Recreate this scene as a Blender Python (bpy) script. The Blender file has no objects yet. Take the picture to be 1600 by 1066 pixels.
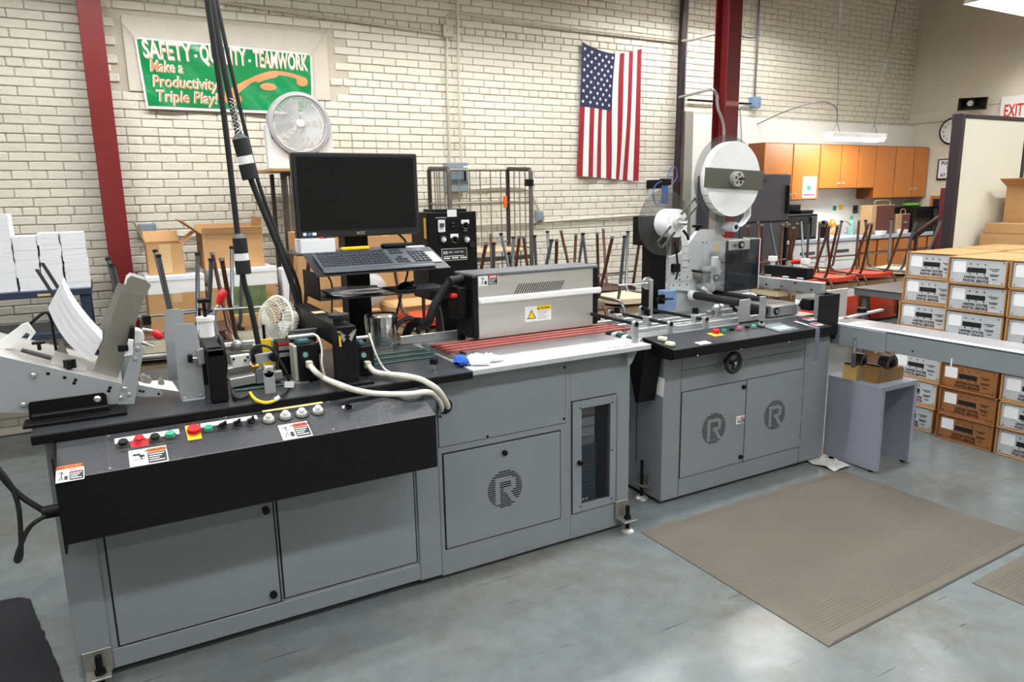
import bpy, bmesh, math, random
from mathutils import Vector, Matrix
random.seed(7)
sc = bpy.context.scene
COL = sc.collection

# ------------------------------------------------------------------ camera
F_PX, CAM_H = 1120.736, 1.65
RM = [[0.8715633521711484, -0.48996259378533064, -0.017719476384528605],
      [-0.11177139305339713, -0.1633736982836271, -0.9802123190431925],
      [0.4773724739101468, 0.8562976651844156, -0.19715432978411795]]
cd = bpy.data.cameras.new('camera')
cd.sensor_width = 36.0
cd.lens = F_PX / 1600.0 * 36.0
cd.clip_start = 0.05
cam = bpy.data.objects.new('camera', cd)
COL.objects.link(cam)
cam.matrix_world = Matrix(((RM[0][0], -RM[1][0], -RM[2][0], 0), (RM[0][1], -RM[1][1], -RM[2][1], 0),
                           (RM[0][2], -RM[1][2], -RM[2][2], CAM_H), (0, 0, 0, 1)))
sc.camera = cam

# ------------------------------------------------------------------ world, exposure
w = bpy.data.worlds.new('world'); sc.world = w; w.use_nodes = True
w.node_tree.nodes['Background'].inputs[0].default_value = (0.75, 0.8, 0.85, 1)
w.node_tree.nodes['Background'].inputs[1].default_value = 0.25
sc.view_settings.view_transform = 'Standard'
sc.view_settings.look = 'None'
sc.view_settings.exposure = 0.3
sc.view_settings.gamma = 1.0
sc.view_settings.use_curve_mapping = False
LAMP_W = 46.0          # watts of each ceiling fixture

# ------------------------------------------------------------------ sight lines: a photo point on a known plane
def ray(x, y):
    a, b = (x - 800) / F_PX, (y - 533) / F_PX
    return [RM[0][i] * a + RM[1][i] * b + RM[2][i] for i in range(3)]
def onY(x, y, v):
    r = ray(x, y); t = v / r[1]; return Vector((r[0] * t, v, CAM_H + r[2] * t))
def onX(x, y, v):
    r = ray(x, y); t = v / r[0]; return Vector((v, r[1] * t, CAM_H + r[2] * t))
def onZ(x, y, v):
    r = ray(x, y); t = (v - CAM_H) / r[2]; return Vector((r[0] * t, r[1] * t, v))
def proj(p):
    q = (p[0], p[1], p[2] - CAM_H)
    c = [sum(RM[i][k] * q[k] for k in range(3)) for i in range(3)]
    return (800 + F_PX * c[0] / c[2], 533 + F_PX * c[1] / c[2], c[2])

# ------------------------------------------------------------------ materials
def lin(c):
    r = []
    for v in c[:3]:
        v = v / 255.0
        r.append(v / 12.92 if v <= 0.04045 else ((v + 0.055) / 1.055) ** 2.4)
    return (r[0], r[1], r[2], 1)
MATS = {}
def mat(name, col, rough=0.5, metal=0.0, var=0.06, scale=9.0, bump=0.0, bscale=80.0, stretch=None, emit=0.0, alpha=1.0, trans=0.0, coat=0.0, spec=0.5):
    if name in MATS: return MATS[name]
    m = bpy.data.materials.new(name); m.use_nodes = True
    nt = m.node_tree; n = nt.nodes; l = nt.links
    p = n['Principled BSDF']
    c = lin(col)
    p.inputs['Roughness'].default_value = rough
    p.inputs['Metallic'].default_value = metal
    p.inputs['Specular IOR Level'].default_value = spec
    p.inputs['Coat Weight'].default_value = coat
    tc = n.new('ShaderNodeTexCoord'); mp = n.new('ShaderNodeMapping')
    l.new(tc.outputs['Object'], mp.inputs[0])
    if stretch: mp.inputs['Scale'].default_value = stretch
    nz = n.new('ShaderNodeTexNoise'); nz.inputs['Scale'].default_value = scale; nz.inputs['Detail'].default_value = 6
    l.new(mp.outputs[0], nz.inputs['Vector'])
    mx = n.new('ShaderNodeMix'); mx.data_type = 'RGBA'
    mx.inputs['A'].default_value = tuple(x * (1 - var) for x in c[:3]) + (1,)
    mx.inputs['B'].default_value = tuple(min(1, x * (1 + var)) for x in c[:3]) + (1,)
    l.new(nz.outputs['Fac'], mx.inputs['Factor'])
    l.new(mx.outputs['Result'], p.inputs['Base Color'])
    if bump:
        n2 = n.new('ShaderNodeTexNoise'); n2.inputs['Scale'].default_value = bscale; n2.inputs['Detail'].default_value = 4
        l.new(mp.outputs[0], n2.inputs['Vector'])
        bp = n.new('ShaderNodeBump'); bp.inputs['Strength'].default_value = bump; bp.inputs['Distance'].default_value = 0.01
        l.new(n2.outputs['Fac'], bp.inputs['Height']); l.new(bp.outputs[0], p.inputs['Normal'])
    if emit:
        p.inputs['Emission Color'].default_value = c; p.inputs['Emission Strength'].default_value = emit
    if alpha < 1: p.inputs['Alpha'].default_value = alpha
    if trans: p.inputs['Transmission Weight'].default_value = trans
    MATS[name] = m
    return m
def nodes_of(m): return m.node_tree.nodes, m.node_tree.links, m.node_tree.nodes['Principled BSDF']

# ------------------------------------------------------------------ mesh builder
LOCS = {}
class B:
    def __init__(s): s.v = []; s.f = []; s.sm = []
    def add(s, vs, fs, smooth=False):
        o = len(s.v); s.v += [tuple(q) for q in vs]
        for f in fs: s.f.append(tuple(i + o for i in f)); s.sm.append(smooth)
        return s
    def box(s, x0, y0, z0, x1, y1, z1, bev=0.0, M=None):
        if x0 > x1: x0, x1 = x1, x0
        if y0 > y1: y0, y1 = y1, y0
        if z0 > z1: z0, z1 = z1, z0
        c = Vector(((x0 + x1) / 2, (y0 + y1) / 2, (z0 + z1) / 2))
        return s.obb(c, (x1 - x0, y1 - y0, z1 - z0), M, bev, about_origin=M is not None)
    def obb(s, c, size, M=None, bev=0.0, about_origin=False):
        hx, hy, hz = (q / 2 for q in size); c = Vector(c)
        bev = min(bev, 0.45 * min(size))
        if bev <= 0:
            vs = [Vector((a * hx, b * hy, d * hz)) for d in (-1, 1) for b in (-1, 1) for a in (-1, 1)]
            fs = [(0, 2, 3, 1), (4, 5, 7, 6), (0, 1, 5, 4), (2, 6, 7, 3), (0, 4, 6, 2), (1, 3, 7, 5)]
        else:
            vs = []; ix = {}
            for a in (-1, 1):
                for b in (-1, 1):
                    for d in (-1, 1):
                        for k in range(3):
                            h = [hx - bev, hy - bev, hz - bev]; h[k] += bev
                            ix[(a, b, d, k)] = len(vs); vs.append(Vector((a * h[0], b * h[1], d * h[2])))
            fs = []
            S = (-1, 1)
            for g in S:
                fs.append([ix[(g, -1, -1, 0)], ix[(g, 1, -1, 0)], ix[(g, 1, 1, 0)], ix[(g, -1, 1, 0)]][::g])
                fs.append([ix[(-1, g, -1, 1)], ix[(-1, g, 1, 1)], ix[(1, g, 1, 1)], ix[(1, g, -1, 1)]][::g])
                fs.append([ix[(-1, -1, g, 2)], ix[(1, -1, g, 2)], ix[(1, 1, g, 2)], ix[(-1, 1, g, 2)]][::g])
            for a in S:
                for b in S:
                    fs.append([ix[(a, b, -1, 0)], ix[(a, b, -1, 1)], ix[(a, b, 1, 1)], ix[(a, b, 1, 0)]][::a * b])
                    fs.append([ix[(a, -1, b, 0)], ix[(a, 1, b, 0)], ix[(a, 1, b, 2)], ix[(a, -1, b, 2)]][::a * b])
                    fs.append([ix[(-1, a, b, 1)], ix[(-1, a, b, 2)], ix[(1, a, b, 2)], ix[(1, a, b, 1)]][::a * b])
                    for d in S:
                        fs.append([ix[(a, b, d, 0)], ix[(a, b, d, 1)], ix[(a, b, d, 2)]][::a * b * d])
        if about_origin: vs = [M @ (q + c) for q in vs]
        elif M is not None: vs = [M @ q + c for q in vs]
        else: vs = [q + c for q in vs]
        return s.add(vs, fs)
    def cyl(s, p, q, r, n=16, r2=None, caps=True):
        p = Vector(p); q = Vector(q); r2 = r if r2 is None else r2
        d = (q - p).normalized(); u = d.orthogonal().normalized(); w_ = d.cross(u)
        A = [p + (u * math.cos(t) + w_ * math.sin(t)) * r for t in (2 * math.pi * i / n for i in range(n))]
        C = [q + (u * math.cos(t) + w_ * math.sin(t)) * r2 for t in (2 * math.pi * i / n for i in range(n))]
        s.add(A + C, [(i, (i + 1) % n, n + (i + 1) % n, n + i) for i in range(n)], True)
        if caps: s.add(A, [tuple(range(n))[::-1]]); s.add(C, [tuple(range(n))])
        return s
    def tube(s, pts, r, n=8, smooth_path=0, closed=False):
        pts = [Vector(p) for p in pts]
        if smooth_path:
            out = []
            for i in range(len(pts) - 1):
                p0 = pts[max(i - 1, 0)]; p1 = pts[i]; p2 = pts[i + 1]; p3 = pts[min(i + 2, len(pts) - 1)]
                for k in range(smooth_path):
                    t = k / smooth_path
                    out.append(0.5 * ((2 * p1) + (p2 - p0) * t + (2 * p0 - 5 * p1 + 4 * p2 - p3) * t * t + (3 * p1 - p0 - 3 * p2 + p3) * t ** 3))
            out.append(pts[-1]); pts = out
        N = len(pts); rings = []; u = None
        for i, p in enumerate(pts):
            if closed: d = (pts[(i + 1) % N] - pts[i - 1]).normalized()
            else: d = (pts[min(i + 1, N - 1)] - pts[max(i - 1, 0)]).normalized()
            if u is None: u = d.orthogonal().normalized()
            else:
                u = u - d * u.dot(d)
                u = u.normalized() if u.length > 1e-6 else d.orthogonal().normalized()
            w_ = d.cross(u)
            rr = r[i] if isinstance(r, (list, tuple)) else r
            rings.append([p + (u * math.cos(t) + w_ * math.sin(t)) * rr for t in (2 * math.pi * k / n for k in range(n))])
        vs = [q for R_ in rings for q in R_]
        fs = []
        for i in range(N if closed else N - 1):
            j = (i + 1) % N
            for k in range(n): fs.append((i * n + k, i * n + (k + 1) % n, j * n + (k + 1) % n, j * n + k))
        s.add(vs, fs, True)
        if not closed: s.add(rings[0], [tuple(range(n))[::-1]]); s.add(rings[-1], [tuple(range(n))])
        return s
    def prism(s, pts, y0, y1, axes='xz'):
        """polygon in a plane, extruded along the third axis"""
        def P(a, b, t):
            return {'xz': (a, t, b), 'yz': (t, a, b), 'xy': (a, b, t)}[axes]
        n = len(pts); pts = [(p[0], p[1]) for p in pts]
        area = sum(pts[i][0] * pts[(i + 1) % n][1] - pts[(i + 1) % n][0] * pts[i][1] for i in range(n))
        if area < 0: pts = pts[::-1]
        if y0 > y1: y0, y1 = y1, y0
        A = [P(a, b, y0) for a, b in pts]; C = [P(a, b, y1) for a, b in pts]
        fl = axes == 'xz'
        def F(t): return tuple(t) if fl else tuple(t)[::-1]
        s.add(A, [F(range(n))]); s.add(C, [F(range(n))[::-1]])
        for i in range(n):
            j = (i + 1) % n
            s.add([A[i], A[j], C[j], C[i]], [F((0, 3, 2, 1))])
        return s
    def lathe(s, prof, c, axis=(0, 0, 1), n=24):
        """prof: (radius, height along axis)"""
        d = Vector(axis).normalized(); u = d.orthogonal().normalized(); w_ = d.cross(u); c = Vector(c)
        for i in range(len(prof) - 1):
            (ra, ha), (rb, hb) = prof[i], prof[i + 1]
            vs = []
            for k in range(n):
                t = 2 * math.pi * k / n; e = u * math.cos(t) + w_ * math.sin(t)
                vs.append(c + d * ha + e * ra); vs.append(c + d * hb + e * rb)
            s.add(vs, [(2 * k, 2 * ((k + 1) % n), 2 * ((k + 1) % n) + 1, 2 * k + 1) for k in range(n)], True)
        return s
    def ball(s, c, r, n=12, sq=(1, 1, 1)):
        c = Vector(c); vs = []; fs = []
        m = n // 2
        for i in range(m + 1):
            ph = math.pi * i / m
            for k in range(n):
                t = 2 * math.pi * k / n
                vs.append(c + Vector((r * sq[0] * math.sin(ph) * math.cos(t), r * sq[1] * math.sin(ph) * math.sin(t), r * sq[2] * math.cos(ph))))
        for i in range(m):
            for k in range(n): fs.append((i * n + k, (i + 1) * n + k, (i + 1) * n + (k + 1) % n, i * n + (k + 1) % n))
        return s.add(vs, fs, True)
    def grid(s, rows, smooth=True):
        """rows of points -> sheet"""
        n = len(rows[0]); o = [q for r_ in rows for q in r_]
        return s.add(o, [(i * n + k, i * n + k + 1, (i + 1) * n + k + 1, (i + 1) * n + k) for i in range(len(rows) - 1) for k in range(n - 1)], smooth)
    def sheet(s, rows, th, nrm):
        """a sheet with thickness: rows of points, thickness along nrm"""
        nrm = Vector(nrm) * th
        R1 = [[Vector(p) for p in r_] for r_ in rows]; R2 = [[p + nrm for p in r_] for r_ in R1]
        s.grid(R1); s.grid([r_[::-1] for r_ in R2])
        s.grid([R1[0], R2[0]][::-1], False); s.grid([R1[-1], R2[-1]], False)
        s.grid([[r_[0] for r_ in R1], [r_[0] for r_ in R2]], False); s.grid([[r_[-1] for r_ in R1], [r_[-1] for r_ in R2]][::-1], False)
        return s
    def tf(s, M):
        s.v = [tuple(M @ Vector(q)) for q in s.v]; return s
    def mesh(s, name, off=None):
        me = bpy.data.meshes.new(name)
        v = s.v if off is None else [(q[0] - off[0], q[1] - off[1], q[2] - off[2]) for q in s.v]
        me.from_pydata(v, [], s.f)
        me.polygons.foreach_set('use_smooth', s.sm)
        me.update()
        return me
    def done(s, name, m, parent=None, label=None, cat=None, group=None, kind=None, fix=False):
        """link as one mesh object; parts are given in the parent's root frame (world position minus root location)"""
        if parent is None:
            xs = [q[0] for q in s.v]; ys = [q[1] for q in s.v]; zs = [q[2] for q in s.v]
            off = ((min(xs) + max(xs)) / 2, (min(ys) + max(ys)) / 2, min(zs))
            if kind == 'structure': off = (0, 0, 0)
        else:
            r_ = parent
            while r_.parent: r_ = r_.parent
            off = LOCS.get(r_.name, (0, 0, 0))
        me = s.mesh(name, off)
        if fix:
            bm = bmesh.new(); bm.from_mesh(me); bmesh.ops.remove_doubles(bm, verts=bm.verts, dist=1e-5)
            bmesh.ops.recalc_face_normals(bm, faces=bm.faces); bm.to_mesh(me); bm.free()
        return link(name, me, m, parent, label, cat, group, kind, off)
def link(name, me, m, parent=None, label=None, cat=None, group=None, kind=None, off=(0, 0, 0)):
    if m is not None and not me.materials: me.materials.append(m)
    o = bpy.data.objects.new(name, me); COL.objects.link(o)
    if parent is None: o.location = off
    else: o.parent = parent
    if label: o['label'] = label
    if cat: o['category'] = cat
    if group: o['group'] = group
    if kind: o['kind'] = kind
    return o
def thing(name, label, cat, loc=(0, 0, 0), group=None, rotz=0.0):
    o = bpy.data.objects.new(name, None); COL.objects.link(o)
    o.empty_display_size = 0.05
    o.location = loc; o.rotation_euler = (0, 0, rotz)
    LOCS[o.name] = tuple(loc); o['label'] = label; o['category'] = cat
    if group: o['group'] = group
    return o
def copy_thing(src, loc, rot=None, label=None, group=None):
    def cp(o, par):
        c = o.copy(); COL.objects.link(c)
        if par is not None: c.parent = par
        for ch in [k for k in o.children]: cp(ch, c)
        return c
    r_ = cp(src, None); r_.location = loc
    if rot is not None: r_.rotation_euler = rot
    if label: r_['label'] = label
    if group: r_['group'] = group
    return r_
TEXT_CACHE = {}
def text_mesh(body, size=1.0, bold=0.0, ext=0.0004, align='LEFT', xs=1.0, shear=0.0, spacing=1.0):
    key = (body, size, bold, ext, align, xs, shear, spacing)
    if key in TEXT_CACHE: return TEXT_CACHE[key]
    cu = bpy.data.curves.new('lettering', 'FONT'); cu.body = body; cu.size = size; cu.extrude = ext; cu.offset = bold
    cu.align_x = align; cu.shear = shear; cu.resolution_u = 3; cu.space_character = spacing
    o = bpy.data.objects.new('lettering', cu); COL.objects.link(o)
    bpy.context.view_layer.update()
    me = bpy.data.meshes.new_from_object(o.evaluated_get(bpy.context.evaluated_depsgraph_get()))
    bpy.data.objects.remove(o); bpy.data.curves.remove(cu)
    TEXT_CACHE[key] = [((v.co[0] * xs, v.co[1], v.co[2])) for v in me.vertices], [tuple(p.vertices) for p in me.polygons]
    bpy.data.meshes.remove(me)
    return TEXT_CACHE[key]
def add_text(b, body, size, org, xd=(1, 0, 0), yd=(0, 0, 1), **kw):
    vs, fs = text_mesh(body, size, **kw)
    xd = Vector(xd).normalized(); yd = Vector(yd).normalized(); nd = xd.cross(yd); org = Vector(org)
    b.add([org + xd * v[0] + yd * v[1] + nd * v[2] for v in vs], fs)
    return b
def frame_M(org, xd, yd):
    xd = Vector(xd).normalized(); yd = Vector(yd).normalized(); nd = xd.cross(yd)
    return Matrix(((xd[0], yd[0], nd[0], org[0]), (xd[1], yd[1], nd[1], org[1]), (xd[2], yd[2], nd[2], org[2]), (0, 0, 0, 1)))
# ------------------------------------------------------------------ common materials
m_brick = mat('painted_brick', (226, 220, 206), 0.55, var=0.08, scale=3.0, bump=0.35, bscale=55)
m_mortar = mat('mortar', (200, 191, 173), 0.8, var=0.15, scale=14, bump=0.3)
m_plaster = mat('plaster', (214, 206, 189), 0.75, var=0.04, scale=2.0)
m_lintel = mat('painted_concrete', (212, 203, 189), 0.75, var=0.12, scale=6, bump=0.3, bscale=120)
m_white_board = mat('white_board', (236, 236, 232), 0.5, var=0.03)
m_ceiling = mat('ceiling_paint', (120, 118, 113), 0.8)  # unseen ceiling, grey darkened to cut the light it bounces
m_red = mat('red_steel_paint', (118, 26, 30), 0.42, var=0.12, scale=5)
m_grey = mat('machine_grey', (126, 132, 137), 0.38, var=0.05, scale=3.5, spec=0.45)
m_grey_dark = mat('machine_grey_dark', (66, 71, 74), 0.5)
m_black = mat('black_paint', (12, 12, 14), 0.48, var=0.3, scale=60, spec=0.22)
m_black_speck = mat('black_textured_panel', (33, 35, 40), 0.36, var=0.75, scale=70, bump=0.25, bscale=350)
m_black_deck = mat('black_deck', (48, 50, 54), 0.34, var=0.35, scale=7)
m_rubber = mat('rubber', (20, 20, 22), 0.6)
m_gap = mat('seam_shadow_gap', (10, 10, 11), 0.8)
m_steel = mat('brushed_steel', (206, 205, 201), 0.36, metal=0.7, var=0.10, scale=22, stretch=(0.25, 1, 6))
m_steel_dull = mat('worn_steel', (150, 148, 142), 0.42, metal=0.7, var=0.16, scale=14)
m_alu = mat('aluminium', (180, 182, 183), 0.36, metal=0.7, var=0.06)
m_chrome = mat('chrome', (225, 228, 230), 0.10, metal=1.0, var=0.02)
m_white = mat('white_paint', (236, 236, 234), 0.4, var=0.03)
m_paper = mat('paper', (238, 239, 243), 0.7, var=0.03)
m_card = mat('cardboard', (186, 144, 96), 0.75, var=0.10, scale=6, stretch=(1, 1, 8))
m_card_in = mat('cardboard_inside', (160, 120, 78), 0.8, var=0.08)
m_tape = mat('packing_tape', (205, 172, 128), 0.35, var=0.05)
m_brown_tube = mat('brown_tube', (88, 55, 38), 0.32, metal=0.25, var=0.12)
m_grey_tube = mat('grey_tube', (120, 124, 128), 0.28, metal=0.7, var=0.10)
m_red_plastic = mat('red_plastic', (206, 26, 34), 0.3, var=0.06)
m_green_plastic = mat('green_plastic', (34, 150, 112), 0.3)
m_yellow = mat('yellow_plastic', (246, 204, 34), 0.35)
m_orange = mat('orange_label', (238, 112, 40), 0.5)
m_ink = mat('ink', (22, 22, 24), 0.6)

# ------------------------------------------------------------------ floor
def floor_material():
    m = bpy.data.materials.new('painted_concrete_floor'); m.use_nodes = True
    n, l, p = nodes_of(m)
    tc = n.new('ShaderNodeTexCoord')
    def noise(s, d=5, r=0.6):
        q = n.new('ShaderNodeTexNoise'); q.inputs['Scale'].default_value = s; q.inputs['Detail'].default_value = d; q.inputs['Roughness'].default_value = r
        l.new(tc.outputs['Object'], q.inputs['Vector']); return q
    def ramp(src, a, b):
        r = n.new('ShaderNodeValToRGB'); r.color_ramp.elements[0].position = a; r.color_ramp.elements[1].position = b
        l.new(src, r.inputs[0]); return r
    def mix(f, a, b):
        x = n.new('ShaderNodeMix'); x.data_type = 'RGBA'
        if f is not None: l.new(f, x.inputs['Factor'])
        for k, v in (('A', a), ('B', b)):
            if isinstance(v, tuple): x.inputs[k].default_value = v
            else: l.new(v, x.inputs[k])
        return x.outputs['Result']
    big = ramp(noise(0.9, 4).outputs['Fac'], 0.44, 0.62)
    c1 = mix(big.outputs[0], lin((104, 111, 112)), lin((107, 104, 94)))
    fine = ramp(noise(9, 8, 0.7).outputs['Fac'], 0.35, 0.75)
    c2 = mix(fine.outputs[0], c1, lin((120, 127, 127)))
    scuff = ramp(noise(26, 6, 0.75).outputs['Fac'], 0.68, 0.74)
    c3 = mix(scuff.outputs[0], c2, lin((72, 76, 76)))
    c4 = c3
    for ang, sx, thr in ((.5, 2.2, .735), (-.9, 1.6, .745), (1.9, 2.8, .74)):
        mp = n.new('ShaderNodeMapping'); mp.inputs['Rotation'].default_value = (0, 0, ang); mp.inputs['Scale'].default_value = (sx, 90, 1)
        l.new(tc.outputs['Object'], mp.inputs[0]); q = n.new('ShaderNodeTexNoise'); q.inputs['Scale'].default_value = 1.0; q.inputs['Detail'].default_value = 2
        l.new(mp.outputs[0], q.inputs['Vector']); c4 = mix(ramp(q.outputs['Fac'], thr, thr + .02).outputs[0], c4, lin((54, 58, 58)))
    l.new(c4, p.inputs['Base Color'])
    rr = n.new('ShaderNodeMapRange'); rr.inputs['To Min'].default_value = 0.10; rr.inputs['To Max'].default_value = 0.34
    l.new(noise(5, 6).outputs['Fac'], rr.inputs['Value']); l.new(rr.outputs[0], p.inputs['Roughness'])
    bp = n.new('ShaderNodeBump'); bp.inputs['Strength'].default_value = 0.06
    l.new(noise(40, 5).outputs['Fac'], bp.inputs['Height']); l.new(bp.outputs[0], p.inputs['Normal'])
    return m
X0, X1, Y0, WY, ZC = -5.0, 9.7, -4.0, 6.2, 4.3
B().box(X0, Y0, -0.12, X1 + .1, WY + .1, 0).done('floor', floor_material(), kind='structure', label='grey painted concrete floor with scuffs and worn tan patches')
B().box(X0, Y0, ZC, X1 + .1, WY + .1, ZC + 0.1).done('ceiling', m_ceiling, kind='structure', label='plain mid grey ceiling high above the workshop')
B().box(X0 - .1, Y0, 0, X0, WY + .1, ZC).done('wall_left', m_plaster, kind='structure', label='plain cream wall at the left end')
B().box(X0 - .1, Y0 - .1, 0, X1 + .1, Y0, ZC).done('wall_front', m_plaster, kind='structure', label='plain cream wall behind the camera')
wr = B().box(X1, Y0, 0, X1 + .1, WY + .1, ZC).done('wall_right', m_plaster, kind='structure', label='plain cream plaster wall beyond the kitchen')
B().box(X1 - .012, 3.2, 2.66, X1, WY, 2.685, .003).done('trim_1', m_plaster, kind='structure', label='thin painted ledge along the right wall')

# ------------------------------------------------------------------ brick wall
wall = B().box(X0, WY, 0, X1, WY + .1, ZC).done('wall_back', m_mortar, kind='structure', label='cream painted brick wall with header courses')
CH, BL, HL, MJ = 0.063, 0.213, 0.1065, 0.0065
def brick_mesh(name, L, H, bev, seed):
    b = B().obb((0, 0, 0), (L, 0.024, H), None, bev)
    rnd = random.Random(seed)
    b.v = [(x + rnd.uniform(-.0018, .0018), y + rnd.uniform(-.0012, .0012), z + rnd.uniform(-.0015, .0015)) for x, y, z in b.v]
    me = b.mesh(name); me.materials.append(m_brick); return b, me
stretch_v = [brick_mesh('brick_stretcher', BL - MJ, CH - MJ, .004, i) for i in range(8)]
header_v = [brick_mesh('brick_header', HL - MJ, CH - MJ, .006, 50 + i) for i in range(5)]
cand = []
hide = ((200, 50, 492, 182), (412, 138, 522, 256), (450, 232, 662, 380), (112, 0, 210, 460), (898, 60, 1006, 286), (325, 0, 420, 330), (1050, 0, 1160, 400))
LINT = (0.27, 1.76, 2.46, 3.0)
for i in range(0, int(ZC / CH)):
    z = (i + .5) * CH
    head = i % 8 == 1
    L = HL if head else BL
    x = X0 + (0 if i % 2 else L / 2)
    if head: x = X0 + (i % 3) * 0.03
    while x < X1:
        cx = x + L / 2; x += L
        if LINT[0] - L / 2 < cx < LINT[1] + L / 2 and LINT[2] < z < LINT[3]: continue
        if cx > 5.8 and z < 2.42: continue
        if cx < -1.6 and z > 0.2: 
            if cx < -3: continue
        px, py, d = proj((cx, WY, z))
        vis = 0 < px < 1055 and 0 < py < 335 and not any(a < px < c and b_ < py < e for a, b_, c, e in hide)
        cand.append((0 if not vis else L / (d * d), cx, z, head))
cand.sort(key=lambda q: -q[0])
rnd = random.Random(3)
for k, (a, cx, z, head) in enumerate(cand[:300]):
    _, me = rnd.choice(header_v if head else stretch_v)
    o = bpy.data.objects.new('brick', me); COL.objects.link(o); o.parent = wall
    o.location = (cx, WY - .0015 + rnd.uniform(-.0015, .0015), z + rnd.uniform(-.001, .001))
b = B()
for a, cx, z, head in cand[300:]:
    if cx < -2.2: continue
    bb, _ = rnd.choice(header_v if head else stretch_v)
    oy = WY - .0015 + rnd.uniform(-.0015, .0015)
    b.add([(p[0] + cx, p[1] + oy, p[2] + z) for p in bb.v], bb.f)
b.done('brick_field', m_brick, wall, kind='stuff')
b = B().box(LINT[0], WY - .022, LINT[2], LINT[1], WY + .01, 2.985, .004)
b.done('lintel', m_lintel, wall, label='smooth concrete lintel patch above the green banner')

# white board over the kitchen stretch of the wall
B().box(5.72, WY - .085, 0, X1 - .001, WY - .024, 2.49, .003).done('wall_kitchen', m_white_board, kind='structure', label='white painted board behind the kitchen cabinets')
B().box(5.58, WY - .11, 0, 5.70, WY - .024, 2.52, .004).done('trim_2', mat('grey_edge_board', (150, 148, 138), .6), kind='structure', label='grey edge board beside the drain pipe')

# ------------------------------------------------------------------ steel columns
def i_column(cx, y0, wd, dp, label):
    t = thing('steel_column', label, 'column', (cx, y0 + dp / 2, 0))
    B().box(cx - wd / 2, y0, 0, cx + wd / 2, y0 + .012, ZC, .002).done('front_flange', m_red, t)
    B().box(cx - wd / 2, y0 + dp - .012, 0, cx + wd / 2, y0 + dp, ZC, .002).done('rear_flange', m_red, t)
    B().box(cx - .005, y0 + .012, 0, cx + .005, y0 + dp - .012, ZC).done('web', m_red, t)
    B().box(cx - wd / 2 - .05, y0 - .05, 0, cx + wd / 2 + .05, y0 + dp + .05, .02, .003).done('base_plate', m_red, t)
    return t
i_column(0.075, 5.98, 0.147, 0.15, 'red steel column beside the green banner')
ic = i_column(5.005, 4.86, 0.155, 0.17, 'red steel column behind the big label reel')
q = onY(1143, 172, 4.857)
B().box(5.005 - .0778, 4.858, 2.41, 5.005 + .0778, 4.8605, 2.45).done('tape_band', mat('pale_scrape', (178, 120, 118), .6), ic, label='pale scraped band')

# ------------------------------------------------------------------ ceiling light fixtures
m_tube = mat('fluorescent_tube', (255, 252, 244), 0.3, emit=9.0)
m_refl = mat('reflector_enamel', (240, 240, 236), 0.35)
def fixture(cx, cy, z, L, label, watts, rot=0.0):
    t = thing('ceiling_light', label, 'light fixture', (cx, cy, z), 'fluorescent ceiling fixtures', rot)
    def bx(b): return b
    prof = [(-.17, -.03), (-.10, .11), (.10, .11), (.17, -.03), (.165, -.03), (.096, .104), (-.096, .104), (-.165, -.03)]
    LOCS[t.name] = (0, 0, 0)
    B().prism(prof, -L / 2, L / 2, 'yz').done('reflector', m_refl, t)
    for s in (-1, 1):
        B().prism([(-.17, -.03), (-.10, .11), (.10, .11), (.17, -.03)], s * L / 2, s * L / 2 - s * .006, 'yz').done('end_cap', m_refl, t)
        B().cyl((-L / 2 + .02, s * .05, .085), (L / 2 - .02, s * .05, .085), .014, 10).done('tube', m_tube, t)
        B().cyl((s * L * .4, 0, .11), (s * L * .4, 0, ZC - z), .004, 6).done('hanger_rod', m_grey_tube, t)
    li = bpy.data.lights.new('tube_light', 'AREA'); li.shape = 'RECTANGLE'; li.size = L - .06; li.size_y = 0.13; li.energy = watts; li.color = (0.965, 0.985, 1.0)
    lo = bpy.data.objects.new('tube_light', li); COL.objects.link(lo); lo.parent = t; lo.location = (0, 0, .062)
    return t
FX = [(0.4, 4.9), (3.0, 4.9), (5.75, 5.3), (8.42, 4.05), (-1.4, 2.9), (1.4, 2.6), (4.3, 2.6), (7.2, 1.9), (-1.6, 0.2), (1.6, 0.1), (4.8, 0.1), (7.6, -0.3), (0.4, -2.4), (4.0, -2.4)]
for i, (x, y) in enumerate(FX):
    seen = i == 3
    fixture(x, y, 3.76 if i == 2 else 3.38 if i == 3 else 3.58, 2.3, 'lit fluorescent fixture at the top right corner above the exit sign' if seen else 'long fluorescent fixture hung from the ceiling over the workshop', LAMP_W * (.6 if seen else 1))
# ------------------------------------------------------------------ shared small builders
def onP(x, y, P0, N):
    r = Vector(ray(x, y)); C = Vector((0, 0, CAM_H)); N = Vector(N)
    t = (Vector(P0) - C).dot(N) / r.dot(N); return C + r * t
class Slope:
    """a flat panel frame: u along xd, v along yd, w along the normal"""
    def __init__(s, org, xd, yd): s.M = frame_M(org, xd, yd); s.I = s.M.inverted(); s.o = Vector(org); s.n = Vector(xd).normalized().cross(Vector(yd).normalized())
    def uv(s, x, y): q = s.I @ onP(x, y, s.o, s.n); return q[0], q[1]
    def plate(s, u0, v0, u1, v1, w0, w1, bev=0.0, b=None): return (b or B()).box(u0, v0, w0, u1, v1, w1, bev, M=s.M)
    def P(s, u, v, w=0.0): return s.M @ Vector((u, v, w))
    def disc(s, u, v, w0, w1, r, n=16, r2=None, b=None): return (b or B()).cyl(s.P(u, v, w0), s.P(u, v, w1), r, n, r2)
    def text(s, b, body, size, u, v, w=0.0, **kw):
        return add_text(b, body, size, s.P(u, v, w), s.M.to_3x3() @ Vector((1, 0, 0)), s.M.to_3x3() @ Vector((0, 1, 0)), **kw)
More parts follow.
